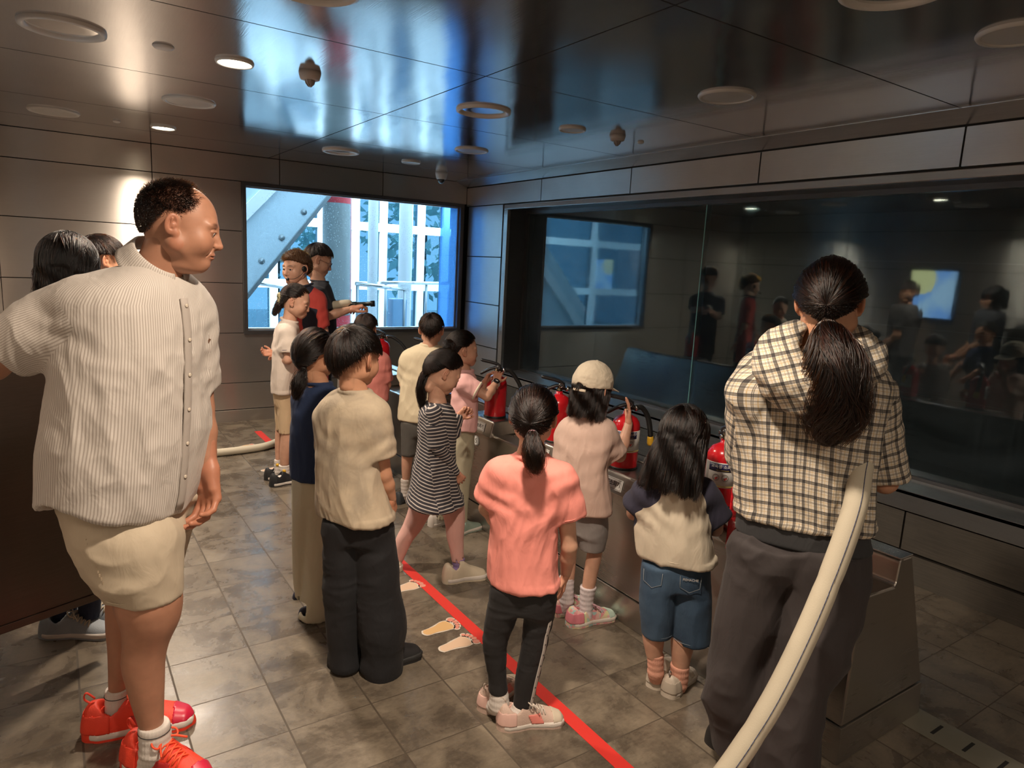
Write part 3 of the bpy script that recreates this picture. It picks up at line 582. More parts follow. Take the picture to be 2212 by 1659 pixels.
# ---------------------------------------------------------------- implicit modelling kit
def sstep(a, b, x): t = np.clip((x-a)/(b-a), 0, 1); return t*t*(3-2*t)
TAB = np.random.default_rng(5).random((32, 32, 32)).astype(np.float32)
def vnoise(p):
    p = np.asarray(p, np.float32); i = np.floor(p).astype(int); f = p-i; f = f*f*(3-2*f); i &= 31; j = (i+1) & 31
    x0, y0, z0 = i.T; x1, y1, z1 = j.T; u, v, w = f.T
    def L(a, b, t): return a+(b-a)*t
    return L(L(L(TAB[x0, y0, z0], TAB[x1, y0, z0], u), L(TAB[x0, y1, z0], TAB[x1, y1, z0], u), v), L(L(TAB[x0, y0, z1], TAB[x1, y0, z1], u), L(TAB[x0, y1, z1], TAB[x1, y1, z1], u), v), w)*2-1
def unit(v): v = np.asarray(v, float); return v/(np.linalg.norm(v)+1e-12)
class Fld:
    def __init__(s, lo, hi, h):
        s.ax = [np.arange(lo[i], hi[i]+h, h, dtype=np.float32) for i in range(3)]; s.h = h
        s.v = np.full([len(a) for a in s.ax], 1.0, np.float32)
    def put(s, lo, hi, fn, k=0.01, op='u'):
        sl = []; pad = k+3*s.h
        for i in range(3):
            a = s.ax[i]; i0 = np.searchsorted(a, lo[i]-pad); i1 = np.searchsorted(a, hi[i]+pad)
            if i1-i0 < 1: return
            sl.append(slice(i0, i1))
        sl = tuple(sl); x = s.ax[0][sl[0]][:, None, None]; y = s.ax[1][sl[1]][None, :, None]; z = s.ax[2][sl[2]][None, None, :]
        d = fn(x, y, z).astype(np.float32); v = s.v[sl]
        if op == 'u': q = np.maximum(k-np.abs(v-d), 0)/k; s.v[sl] = np.minimum(v, d)-q*q*k*0.25
        elif op == 's': q = np.maximum(k-np.abs(v+d), 0)/k; s.v[sl] = np.maximum(v, -d)+q*q*k*0.25
        else: q = np.maximum(k-np.abs(v-d), 0)/k; s.v[sl] = np.maximum(v, d)+q*q*k*0.25
    def cone(s, a, b, ra, rb, k=0.01, op='u', sq=None):
        """round cone; sq=(axis, factor) flattens it along a unit axis"""
        a = np.asarray(a, float); b = np.asarray(b, float); ab = b-a; L2 = max(ab@ab, 1e-9); R = max(ra, rb)
        def fn(x, y, z):
            px, py, pz = x-a[0], y-a[1], z-a[2]; t = np.clip((px*ab[0]+py*ab[1]+pz*ab[2])/L2, 0, 1)
            qx, qy, qz = px-ab[0]*t, py-ab[1]*t, pz-ab[2]*t; r = ra+(rb-ra)*t
            if sq is not None:
                n, f = sq; w = (qx*n[0]+qy*n[1]+qz*n[2])*(1/f-1); qx, qy, qz = qx+n[0]*w, qy+n[1]*w, qz+n[2]*w
                return (np.sqrt(qx*qx+qy*qy+qz*qz)-r)*min(1, f*1.2)
            return np.sqrt(qx*qx+qy*qy+qz*qz)-r
        s.put(np.minimum(a, b)-R, np.maximum(a, b)+R, fn, k, op)
    def chain(s, P, R, k=0.01, op='u', sq=None):
        for i in range(len(P)-1): s.cone(P[i], P[i+1], R[i], R[i+1], k, op, sq)
    def ell(s, c, r, k=0.01, op='u', R=None):
        c = np.asarray(c, float); r = np.asarray(r, float); M = np.eye(3) if R is None else np.asarray(R, float); e = np.abs(M)@r if R is not None else r
        def fn(x, y, z):
            px, py, pz = x-c[0], y-c[1], z-c[2]
            q = [(px*M[0, i]+py*M[1, i]+pz*M[2, i]) for i in range(3)]
            k0 = np.sqrt((q[0]/r[0])**2+(q[1]/r[1])**2+(q[2]/r[2])**2)+1e-9; k1 = np.sqrt((q[0]/r[0]**2)**2+(q[1]/r[1]**2)**2+(q[2]/r[2]**2)**2)+1e-9
            return k0*(k0-1)/k1
        s.put(c-e, c+e, fn, k, op)
    def loft(s, rows, ang=0.0, n=2.0, k=0.02, op='u', rnd=0.012, grow=0.0, smooth=True):
        """rows (z, cx, cy, a, b) joined into a body with elliptic sections turned by ang"""
        R = np.array(sorted(rows, key=lambda q: q[0]), float)
        if smooth and len(R) > 2: R = catmull(R, 6); R[:, 0] = np.maximum.accumulate(R[:, 0])
        z0, z1 = R[0, 0], R[-1, 0]; m = R[:, 3:].max()+0.01; ca, sa = math.cos(ang), math.sin(ang)
        def fn(x, y, z):
            zz = z.ravel(); g = [np.interp(zz, R[:, 0], R[:, i]).astype(np.float32)[None, None, :] for i in range(1, 5)]
            px, py = x-g[0], y-g[1]; u, v = px*ca+py*sa, -px*sa+py*ca; A, B = g[2]+grow, g[3]+grow
            q = (np.abs(u/A)**n+np.abs(v/B)**n)**(1/n); d = (q-1)*np.minimum(A, B)
            e = np.maximum(z-z1, z0-z)*np.ones_like(d); w = np.maximum(rnd-np.abs(d-e), 0)/rnd
            return np.maximum(d, e)+w*w*rnd*0.25
        s.put((R[:, 1].min()-m, R[:, 2].min()-m, z0), (R[:, 1].max()+m, R[:, 2].max()+m, z1), fn, k, op)
    def mesh(s):
        v = s.v; S = v < 0; nx, ny, nz = v.shape
        c = np.zeros((nx-1, ny-1, nz-1), np.int8); cor = [(i, j, k) for i in (0, 1) for j in (0, 1) for k in (0, 1)]
        for i, j, k in cor: c += S[i:nx-1+i, j:ny-1+j, k:nz-1+k]
        I = np.argwhere((c > 0) & (c < 8)); idx = np.full(c.shape, -1, np.int32); idx[I[:, 0], I[:, 1], I[:, 2]] = np.arange(len(I))
        val = np.stack([v[I[:, 0]+i, I[:, 1]+j, I[:, 2]+k] for i, j, k in cor], 1); pos = np.zeros((len(I), 3)); cnt = np.zeros(len(I)); C = np.array(cor, float)
        for a in range(8):
            for b in range(a+1, 8):
                if np.abs(C[a]-C[b]).sum() != 1: continue
                m = (val[:, a] < 0) != (val[:, b] < 0); t = val[m, a]/(val[m, a]-val[m, b]); pos[m] += C[a]+(C[b]-C[a])*t[:, None]; cnt[m] += 1
        pos = pos/cnt[:, None]+I; P = np.stack([s.ax[i][0]+pos[:, i]*s.h for i in range(3)], 1); Q = []
        for ax in range(3):
            sa = [slice(0, n) for n in v.shape]; sb = list(sa); sa[ax] = slice(0, v.shape[ax]-1); sb[ax] = slice(1, v.shape[ax])
            A, B = S[tuple(sa)], S[tuple(sb)]; E = np.argwhere(A != B); o = [i for i in range(3) if i != ax]
            E = E[(E[:, o[0]] > 0) & (E[:, o[1]] > 0) & (E[:, o[0]] < c.shape[o[0]]) & (E[:, o[1]] < c.shape[o[1]])]
            def cell(d0, d1): F = E.copy(); F[:, o[0]] += d0; F[:, o[1]] += d1; return idx[F[:, 0], F[:, 1], F[:, 2]]
            q = np.stack([cell(-1, -1), cell(0, -1), cell(0, 0), cell(-1, 0)], 1); fl = A[E[:, 0], E[:, 1], E[:, 2]]
            if ax == 1: fl = ~fl
            q[~fl] = q[~fl][:, ::-1]; Q.append(q)
        Q = np.concatenate(Q); Q = Q[(Q >= 0).all(1)]; return P, Q
def vnormals(V, Q):
    n = np.cross(V[Q[:, 2]]-V[Q[:, 0]], V[Q[:, 3]]-V[Q[:, 1]]); N = np.zeros_like(V)
    for i in range(4): np.add.at(N, Q[:, i], n)
    return N/(np.linalg.norm(N, axis=1, keepdims=True)+1e-12)
def relax(V, Q, it=2, f=0.5):
    for _ in range(it):
        A = np.zeros_like(V); c = np.zeros(len(V))
        for i in range(4):
            for j in ((i+1) % 4,): np.add.at(A, Q[:, i], V[Q[:, j]]); np.add.at(A, Q[:, j], V[Q[:, i]]); np.add.at(c, Q[:, i], 1); np.add.at(c, Q[:, j], 1)
        V = V+(A/np.maximum(c, 1)[:, None]-V)*f
    return V
def joinm(parts):
    Vs, Qs, n = [], [], 0
    for V, Q in parts: Vs.append(V); Qs.append(Q+n); n += len(V)
    return np.concatenate(Vs), np.concatenate(Qs)
def setattr_col(me, name, C):
    a = me.attributes.new(name, 'FLOAT_COLOR', 'POINT'); C = np.asarray(C, np.float32)
    if C.shape[1] == 3: C = np.concatenate([C, np.ones((len(C), 1), np.float32)], 1)
    a.data.foreach_set('color', C.ravel())
def frame(pos, f, u, s=1.0):
    """4x4 with columns right, forward, up"""
    f = unit(f); u = np.asarray(u, float); r = unit(np.cross(f, u)); u = np.cross(r, f); M = np.eye(4); M[:3, 0] = r*s; M[:3, 1] = f*s; M[:3, 2] = u*s; M[:3, 3] = pos; return M
def xf(M, V): return np.asarray(V)@M[:3, :3].T+M[:3, 3]
def azdir(az, el=0.0): a, e = math.radians(az), math.radians(el); return np.array([math.sin(a)*math.cos(e), math.cos(a)*math.cos(e), math.sin(e)])

# ---------------------------------------------------------------- heads and hands
CC = np.array((0, -.010, .033)); CR = np.array((.0765, .097, .088))
HC = np.array((0, -.014, .019)); HR = np.array((.0785, .099, .101))         # ellipsoid that carries the hair
def head_mesh(kind='child', h=.0026, face=True, plump=0.0, age=0.0, lid=0.0):
    """head in its own frame: x right, y forward, z up, about .235 tall"""
    F = Fld((-.105, -.125, -.165), (.105, .145, .135), h); ch = kind == 'child'; p = plump
    F.ell(CC, CR, .01)
    F.ell((0, .030, -.020), (.063+p*.006, .062, .080-(.006 if ch else 0)), .03)
    cz = -.088 if ch else -.098
    jw = .044 if ch else .052
    for sx in (-1, 1):
        F.cone((sx*(jw+p*.008), .006, -.050), (sx*.012, .066, cz+.012), .022+p*.004, .017, .03)
        F.ell((sx*.038, .056, -.028), (.029+p*.004, .029, .032), .025)
        F.ell((sx*.028, .074, .027), (.026, .011, .009), .018)          # brow
    F.ell((0, .070, cz+.010), (.021, .017, .016), .02)                   # chin
    F.ell((0, .076, -.052), (.026, .018, .020), .02)                     # muzzle
    F.cone((0, -.030, -.03), (0, -.020, -.105), .050 if not ch else .041, .045 if not ch else .037, .035)
    if p > .5: F.ell((0, .030, -.105), (.045, .040, .022), .035)           # under-chin
    if face:
        for sx in (-1, 1):
            F.ell((sx*.031, .099, .007), (.021, .015, .012), .014, 's')
            F.ell((sx*.031, .0765, .006), (.0160, .0150, .0125), .004)
        nl, nb = (.1005, .0088) if ch else (.1045, .0120)
        F.chain([(0, .086, .020), (0, nl-.008, -.012), (0, nl, -.028)], [.007, .0075, nb], .014)
        for sx in (-1, 1):
            F.ell((sx*.0115, nl-.012, -.031), (.0075, .0095, .0075), .006)
            F.ell((sx*.0060, nl-.002, -.0375), (.0032, .0045, .0034), .002, 's')
            F.ell((sx*.031, .0915, .0045), (.0135, .0050, .0027-lid), .0022, 's', R=np.array([[math.cos(.12*sx), 0, -math.sin(.12*sx)], [0, 1, 0], [math.sin(.12*sx), 0, math.cos(.12*sx)]]))
            F.cone((sx*.014, .0905, .0105), (sx*.045, .0835, .0100), .0030, .0026, .005)          # lid fold
        F.ell((0, .0925, -.0575), (.0215, .0085, .0052), .006); F.ell((0, .0915, -.0665), (.0180, .0085, .0060), .006)
        F.cone((-.021, .0925, -.0625), (0, .1000, -.0615), .0013, .0016, .003, 's'); F.cone((.021, .0925, -.0625), (0, .1000, -.0615), .0013, .0016, .003, 's')
        if age:
            for sx in (-1, 1): F.cone((sx*.019, .094, -.036), (sx*.031, .082, -.062), .0016, .0013, .006, 's')
    for sx in (-1, 1):                                                    # ears
        a = .42*sx; R = np.array([[math.cos(a), math.sin(a), 0], [-math.sin(a), math.cos(a), 0], [0, 0, 1]])
        R = np.array([[math.cos(a), -math.sin(a), 0], [math.sin(a), math.cos(a), 0], [0, 0, 1.]])
        F.ell((sx*.083, -.012, .004), (.0065, .0185, .031), .004, R=R); F.ell((sx*.078, .000, -.019), (.007, .009, .012), .006)
        F.ell((sx*.0905, -.009, .007), (.0085, .0120, .0215), .002, 's', R=R); F.ell((sx*.083, -.007, .000), (.0045, .0060, .010), .002, R=R); F.ell((sx*.0870, .0, -.003), (.004, .0035, .0055), .002, 's')
        F.cone((sx*.0875, -.012, .020), (sx*.0855, -.015, -.006), .0028, .0024, .003)
    V, Q = F.mesh(); V = relax(V, Q, 1, .35)
    tint = np.ones((len(V), 3)); x, y, z = V.T
    def mk(m, c): nonlocal tint; m = np.clip(m, 0, 1)[:, None]; tint = tint*(1-m)+tint*np.array(c)*m
    if face:
        lip = np.exp(-((x/.021)**4))*np.exp(-(((z+.0622)/.0095)**4))*(y > .085); mk(lip*.75, (.80, .52, .50))
        for sx in (-1, 1):
            mk(np.exp(-(((x-sx*.042)**2+(y-.075)**2+(z+.025)**2)/.022**2))*.35, (1.0, .80, .76))
            bx = (x*sx-.032)/.019; bz = (z-.0280-.004*(1-bx**2))/.0050; n = .75+.25*vnoise(V*900)
            mk(np.exp(-bx**4-bz**4)*(y > .06)*(.92 if kind != 'child' else .6)*n, (.16, .12, .10))
            mk(np.exp(-(((x*sx-.031)/.0145)**4+((z-.0088)/.0016)**2))*(y > .07)*.8, (.25, .18, .15))
        mk(np.exp(-(x/.016)**2-((z+.030)/.012)**2)*(y > .09)*.25, (1.0, .78, .72))
    mk((np.abs(x) > .081)*.35, (1.05, .72, .66))
    return V, Q, tint
def eye_mesh(gaze=(0, 1, 0), h=1.0):
    out = []
    bm = bmesh.new(); bmesh.ops.create_uvsphere(bm, u_segments=28, v_segments=20, radius=.0128)
    g = Vector(gaze).normalized()
    for f in bm.faces:
        d = f.calc_center_median().normalized().dot(g); f.material_index = 2 if d > .95 else (1 if d > .80 else 0)
    return bm
HSEG = [(.040, .024, .019), (.045, .028, .021), (.041, .026, .020), (.031, .020, .017)]
def hand_mesh(curl=(25, 30, 20), spread=1.0, thumb=(.3, 0), side=1, h=.0022, curls=None, tcurl=20):
    """palm in the x-y plane, fingers along +x, palm side -z, thumb towards +y*side"""
    F = Fld((-.07, -.09, -.11), (.20, .10, .05), h)
    ky = [.030, .010, -.010, -.028]; kx = [.088, .092, .088, .080]
    for i in range(4): F.cone((.008, ky[i]*.62, 0), (kx[i], ky[i], -.001), .0135, .0115, .014)
    F.cone((.010, .016, -.006), (.045, .022, -.012), .015, .012, .015); F.cone((.015, -.016, -.006), (.055, -.024, -.008), .013, .010, .012)
    F.cone((-.06, 0, 0), (.010, 0, 0), .027, .025, .02, sq=(np.array((0, 0, 1.)), .75))
    for i in range(4):
        c = curls[i] if curls else curl; p = np.array((kx[i], ky[i], -.001)); a = 0; ya = math.radians((1.5-i)*5*spread); P = [p]; rr = [.0098, .0090, .0080, .0068] if i < 3 else [.0085, .0078, .0070, .0060]
        for j in range(3):
            a -= math.radians(c[j]); d = np.array((math.cos(a)*math.cos(ya), math.cos(a)*math.sin(ya), math.sin(a))); p = p+d*HSEG[i][j]; P.append(p)
        F.cone(P[0], P[1], rr[0], rr[1], .0045); F.cone(P[1], P[2], rr[1]*1.04, rr[2], .002); F.cone(P[2], P[3], rr[2]*1.03, rr[3], .002)
    ta, tb = thumb; d = unit((math.cos(ta+.45), math.sin(ta+.45), -.25-tb)); p0 = np.array((.018, .024, -.008)); p1 = p0+d*.040
    d2 = unit(d+np.array((.35, -.25, -.1))*tcurl/20); p2 = p1+d2*.030; p3 = p2+unit(d2+np.array((.2, -.15, 0))*tcurl/20)*.024
    F.cone(p0, p1, .0150, .0115, .012); F.cone(p1, p2, .0115, .0098, .003); F.cone(p2, p3, .0100, .0080, .003)
    V, Q = F.mesh(); V = relax(V, Q, 1, .4)
    if side < 0: V = V*np.array((1, -1, 1)); Q = Q[:, ::-1]
    return V, Q
# ---------------------------------------------------------------- skin, cloth, hair materials
def skin_mat(c, nm='skin'):
    t = NT(nm); at = t.n('Attribute', {'attribute_name': 'tint'}); co = t.co()
    mot = t.ramp(t.noise(co, 30, 4), [(0.3, (0.90, 0.87, 0.86)), (0.7, (1.05, 1.03, 1.02))])
    base = t.mix(1.0, t.mix(1.0, tuple(c), at.outputs[0], 'MULTIPLY'), mot, 'MULTIPLY')
    b = t.bump(t.noise(co, 700, 2), 0.06, 0.001)
    return t.pbr(base, t.math('ADD', 0.40, t.math('MULTIPLY', t.noise(co, 60, 2), 0.15)), 0, b, Subsurface_Weight=0.12, Subsurface_Radius=(0.02, 0.008, 0.004), Subsurface_Scale=0.5, Specular_IOR_Level=0.45)
def cloth_mat(c, nm='cloth', rough=0.85, weave=0.25, var=0.12, blotch=None, c2=None, pattern=None, sheen=0.03, fine=900):
    t = NT(nm); co = t.co(); n1 = t.noise(co, 14, 4, 0.6)
    if pattern: base = pattern(t)
    else: base = t.mix(t.math('MULTIPLY', n1, var*2), tuple(c), tuple(x*(1-var*1.6) for x in c))
    if blotch: base = t.mix(t.ramp(t.noise(co, blotch[0], 4, 0.6, 0.4), [(0.42, 0.0), (0.62, 1.0)]), base, tuple(c2))
    wr = t.noise(t.co(scale=(1, 1, .45)), 22, 3, 0.5, 0.8)
    b = t.bump(wr, 0.28, 0.014, t.bump(t.noise(co, fine, 2), weave, 0.0012))
    return t.pbr(base, rough, 0, b, Sheen_Weight=sheen, Sheen_Roughness=0.5)
def uvxy(t): s = t.n('SeparateXYZ', Vector=t.n('UVMap', {'uv_map': 'UVMap'}).outputs[0]); return s.outputs[0], s.outputs[1]
def pulse(t, s, per, w, off=0.0): return t.math('LESS_THAN', t.math('FRACT', t.math('ADD', t.math('DIVIDE', s, per), off+100)), w)
def hair_mat(mel=0.93, red=0.25, nm='hair', rough=0.28):
    t = NT(nm); hb = t.n('BsdfHairPrincipled', {'parametrization': 'MELANIN'})
    hb.inputs['Melanin'].default_value = mel; hb.inputs['Melanin Redness'].default_value = red; hb.inputs['Roughness'].default_value = rough; hb.inputs['Radial Roughness'].default_value = 0.4
    if 'Random Color' in hb.inputs: hb.inputs['Random Color'].default_value = 0.25
    t.t.links.new(hb.outputs[0], t.out.inputs[0]); return t.m
def haircap_mat(c, nm='hair_mass'):
    t = NT(nm); u = t.n('Attribute', {'attribute_name': 'flow'}); n = t.noise(t.n('Mapping', Vector=u.outputs['Vector']).outputs[0], 1.0, 4, 0.6)
    return t.pbr(t.mix(n, tuple(x*.5 for x in c), tuple(x*1.2 for x in c)), 0.5, 0, t.bump(n, 0.9, 0.004), Specular_IOR_Level=0.25)
def hair_curves(name, P, m, parent, r=.0008, tip=.3, kind=None):
    """P (n, k, 3) strand points"""
    P = np.asarray(P, np.float32); n, k, _ = P.shape; hc = bpy.data.hair_curves.new(name); hc.add_curves([k]*n)
    hc.attributes['position'].data.foreach_set('vector', P.ravel())
    ra = hc.attributes.get('radius') or hc.attributes.new('radius', 'FLOAT', 'POINT'); ra.data.foreach_set('value', np.tile(r*np.linspace(1, tip, k)**.7, n).astype(np.float32))
    hc.materials.append(m); o = bpy.data.objects.new(name, hc); COL.objects.link(o); o.parent = parent; return o
def cyl_dir(ph, el): return np.stack([np.sin(ph)*np.cos(el), np.cos(ph)*np.cos(el), np.sin(el)], -1)   # ph 0 = face side
def slerp(a, b, t):
    d = np.clip((a*b).sum(-1, keepdims=True), -.9995, .9995); w = np.arccos(d); return (np.sin((1-t)*w)*a+np.sin(t*w)*b)/np.sin(w)
def hairline(ph, hl):
    """elevation of the hairline over azimuth; hl = (front, temple, ear, behind ear, nape) in degrees"""
    a = np.abs((np.asarray(ph)+PI) % (2*PI)-PI); return np.radians(np.interp(a, np.radians([0, 25, 55, 80, 100, 125, 180]), [hl[0], hl[0], hl[1], hl[2], hl[2], hl[3], hl[4]]))
def capsurf(d, off): return HC+d*(HR+off)
def make_hair(par, M, s, style, rgb, hl=(38, 25, 8, -22, -42), vol=.012, n=2600, k=11, tie=None, tail=None, mel=.93, red=.25, cap=True, r=.0008, whorl=(PI, 60), curtain=None, ln=(.35, .75), rough_ends=.004, seed=0, band=None, offs=(0, 0), tail_n=900, hcm=None):
    rg = np.random.default_rng(seed+3); base = par; mc = haircap_mat(rgb); mh = hair_mat(mel, red)
    obase = np.array(par.location)
    def W(V): return xf(M, V)-obase
    hair = None
    if cap:
        F = Fld((-.125, -.15, -.13), (.125, .135, .155), .0032); F.ell(HC, HR+vol-.005, .004)
        def cut(x, y, z):
            ph = np.arctan2(x, y-HC[1])+0*z; rr = np.sqrt(x*x+(y-HC[1])**2); el = np.arctan2((z-HC[2])/HR[2], rr/HR[1]); return (hairline(ph, hl)-el)*.085
        F.put((-.125, -.15, -.13), (.125, .135, .155), cut, .016, 'i')
        V, Q = F.mesh(); N = vnormals(V, Q); d = unit_rows((V-HC)/HR)
        ph = np.arctan2(d[:, 0], d[:, 1]); el = np.arcsin(np.clip(d[:, 2], -1, 1))
        if tie is not None: t0 = cyl_dir(np.array([tie[0]]), np.array([tie[1]]))[0]; up = unit(np.cross(t0, (1, 0, .01))); e2 = np.cross(t0, up); fa = np.arctan2(d@up, d@e2); fl = np.stack([fa*26, np.arccos(np.clip(d@t0, -1, 1))*3, 0*fa], 1)
        else: fa = np.arctan2(d[:, 0], d[:, 1]+.15); fl = np.stack([fa*22, el*3, 0*fa], 1)
        V = V+N*(vnoise(fl)*.0022+vnoise(fl*2.3)*.0012)[:, None]
        me = npmesh('hair', W(V), Q); setattr_col(me, 'flow', fl*2.2); hair = ob('hair', me, mc, par)
    # strands over the scalp
    ph = rg.uniform(-PI, PI, n); S = []
    if style == 'pony':
        d1 = np.repeat(cyl_dir(np.array([tie[0]]), np.array([tie[1]])), n, 0); d0 = cyl_dir(ph, hairline(ph, hl)); o = vol+rg.uniform(0, .0045, n)+.0035*vnoise(np.stack([ph*22, 0*ph, 0*ph], 1)); t0 = rg.uniform(0, .6, n); t1 = t0+rg.uniform(.3, .6, n)
        for j in range(k):
            t = np.clip(t0+(t1-t0)*j/(k-1), 0, 1)[:, None]; S.append(capsurf(slerp(d0, d1, t), (o-.002*(j == 0))[:, None]))
    elif style == 'short':
        w = cyl_dir(np.array([whorl[0]]), np.array([math.radians(whorl[1])])); d0 = unit_rows(np.repeat(w, n, 0)+rg.normal(0, .05, (n, 3))); d1 = cyl_dir(ph, hairline(ph, hl)-rg.uniform(0, .10, n)); L = rg.uniform(*ln, n); t0 = rg.uniform(0, 1, n)**.8*(1.05-L); o = vol-.004+rg.uniform(0, .006, n)+.004*vnoise(np.stack([ph*13, t0*4, 0*ph], 1))
        for j in range(k):
            t = (t0+L*j/(k-1)); P = capsurf(slerp(d0, d1, np.clip(t, 0, 1.12)[:, None]), (o+rough_ends*(j/(k-1))**2*rg.uniform(.2, 1.2, n))[:, None]); S.append(P)
    elif style == 'spiky':
        d0 = unit_rows(cyl_dir(ph, np.arcsin(rg.uniform(-.3, 1, n)))); e0 = np.arcsin(d0[:, 2]); keep = e0 > hairline(ph, hl); d0 = d0[keep]; n = len(d0); L = rg.uniform(.5, 1.0, n)*vol*1.6; dr = unit_rows(d0+rg.normal(0, .35, (n, 3))+np.array((0, .25, .2)))
        for j in range(k): S.append(capsurf(d0, -.002)+dr*(L*j/(k-1))[:, None]+np.array((0, .3, -.2))*(L*(j/(k-1))**2*.4)[:, None])
    elif style == 'crop':                                   # short hair on a receding scalp
        e0 = np.arcsin(rg.uniform(-.62, 1, n)); d0 = cyl_dir(ph, e0); bald = np.clip((np.cos(ph)*np.cos(e0)*.9+np.sin(e0)*.62-.62)*5, 0, 1)*(np.abs(ph) < 1.15); keep = (e0 > hairline(ph, hl)+rg.normal(0, .04, n)) & (rg.random(n) > bald*.96); d0, ph2, e2 = d0[keep], ph[keep], e0[keep]; n = len(d0)
        L = (.0055+.016*sstep(-.2, .9, e2))*rg.uniform(.6, 1.1, n); dr = unit_rows(d0*.6+rg.normal(0, .13, (n, 3))+np.stack([0*e2, .35+0*e2, -.25+.2*e2], 1))
        for j in range(k): S.append(capsurf(d0, -.001)+dr*(L*j/(k-1))[:, None]+np.array((0, .2, -.25))*(L*(j/(k-1))**2*.5)[:, None])
    elif style == 'long':
        d0 = unit_rows(np.stack([rg.uniform(-.08, .08, n)+offs[0], rg.uniform(-.5, .9, n), np.ones(n)], 1)); ph = np.where(rg.random(n) < .8, rg.uniform(.9, 2*PI-.9, n), ph); o = vol+rg.uniform(0, .006, n)+.005*vnoise(np.stack([ph*14, 0*ph, 0*ph], 1)); d1 = cyl_dir(ph, np.full(n, -.10)); half = k//2
        for j in range(half): S.append(capsurf(slerp(d0, d1, np.full((n, 1), j/(half-1))), o[:, None]))
        E = S[-1]; end = curtain['len']*(rg.uniform(.84, 1.02, n)+.05*np.sin(ph*9)); wob = rg.normal(0, .007, (n, 2))+np.stack([np.sin(ph*17), np.cos(ph*13)], 1)*.006
        for j in range(1, k-half+1):
            q = j/(k-half); rad = np.interp(q, [0, .4, 1], curtain['spread']); c = np.interp(q, [0, .5, 1], curtain['back'])
            S.append(np.stack([E[:, 0]*rad+wob[:, 0]*q+curtain.get('dx', 0)*q, E[:, 1]*(1-.30*q)-c+wob[:, 1]*q+.004*np.sin(q*9+ph*5), E[:, 2]-end*q], 1))
    S = np.stack(S, 1); S = S+(rg.normal(0, .0006, S.shape)); 
    so = hair_curves('hair_strands' if hair else 'hair', W(S.reshape(-1, 3)).reshape(S.shape), mh, hair or par, r*s)
    if hair is None: hair = so
    if style == 'long' and curtain:
        F = Fld((-.16, -.26, -.45), (.16, .12, .09), .005); L = curtain['len']; sp = curtain['spread']; bk = curtain['back']; z0 = -.0
        rows = []
        for q in (0, .25, .5, .75, 1): c = np.interp(q, [0, .5, 1], bk); rad = np.interp(q, [0, .4, 1], sp); rows.append((HC[2]-.0-L*.90*q, curtain.get('dx', 0)*q, -.050-c*.85, (.076+vol)*rad*(.93-.1*q), .046-.018*q))
        F.loft(rows, 0, 2.4, .02); V, Q = F.mesh(); N = vnormals(V, Q); fl = np.stack([V[:, 0]*190, V[:, 2]*9, V[:, 1]*60], 1); V = V+N*(vnoise(fl)*.004+vnoise(fl*.4)*.004)[:, None]
        me = npmesh('hair_lengths', W(V), Q); setattr_col(me, 'flow', fl*.8); ob('hair_lengths', me, mc, hair)
    if tail is not None:                                    # tail: list of (world point, radius)
        TP = np.array([p for p, _ in tail])-obase; TR = np.array([q for _, q in tail]); D = catmull(np.concatenate([TP, TR[:, None]], 1), 6)
        lo, hi = D[:, :3].min(0)-D[:, 3].max()-.01, D[:, :3].max(0)+D[:, 3].max()+.01; F = Fld(lo, hi, .0035*max(s, .8))
        F.chain(D[:, :3], D[:, 3]*.66, .01); V, Q = F.mesh(); N = vnormals(V, Q); ax = unit(TP[-1]-TP[0]); a1 = unit(np.cross(ax, (.3, 1, .1))); a2 = np.cross(ax, a1); fl = np.stack([np.arctan2((V-D[:, :3].mean(0))@a1, (V-D[:, :3].mean(0))@a2)*9, (V@ax)*7, 0*V[:, 0]], 1); V = V+N*(vnoise(fl)*.003)[:, None]
        me = npmesh('hair_tail', V, Q); setattr_col(me, 'flow', fl*1.5); ht = ob('hair_tail', me, mc, hair)
        m = tail_n; kk = len(D); a = rg.uniform(0, 2*PI, m); q = rg.uniform(.6, 1.08, m)*(1+.16*vnoise(np.stack([a*3.5, 0*a, 0*a], 1))); T = np.gradient(D[:, :3], axis=0); T /= np.linalg.norm(T, axis=1, keepdims=True)+1e-9; U = np.cross(T, a1); U /= np.linalg.norm(U, axis=1, keepdims=True)+1e-9; Wv = np.cross(T, U)
        st = rg.uniform(0, .35, m); en = rg.uniform(.75, 1.06, m); PP = []
        for j in range(12):
            t = (st+(en-st)*j/11)*(kk-1); i0 = np.clip(t.astype(int), 0, kk-2); f = (t-i0)[:, None]; c = D[i0, :3]*(1-f)+D[i0+1, :3]*f; rr = (D[i0, 3]*(1-f[:, 0])+D[i0+1, 3]*f[:, 0])*q; aw = a+.35*np.sin(j*.45+a*3)
            PP.append(c+U[i0]*(np.cos(aw)*rr)[:, None]+Wv[i0]*(np.sin(aw)*rr)[:, None])
        PP = np.stack(PP, 1); PP += np.cumsum(rg.normal(0, .0012+.012*D[:, 3].max(), PP.shape), 1); hair_curves('tail_strands', PP, mh, ht, r*s)
        if band is not None:
            bm = bmesh.new(); c = Vector(D[1, :3]); tv = Vector(T[1]); s1 = tv.orthogonal().normalized(); s2 = tv.cross(s1); br = D[1, 3]*.95
            tube(bm, [c+(s1*math.cos(x)+s2*math.sin(x))*br for x in np.arange(20)*2*PI/20], band[1], 8, closed=True); ob('hair_tie', bm, band[0], hair)
    return hair
def unit_rows(a): return a/(np.linalg.norm(a, axis=-1, keepdims=True)+1e-12)
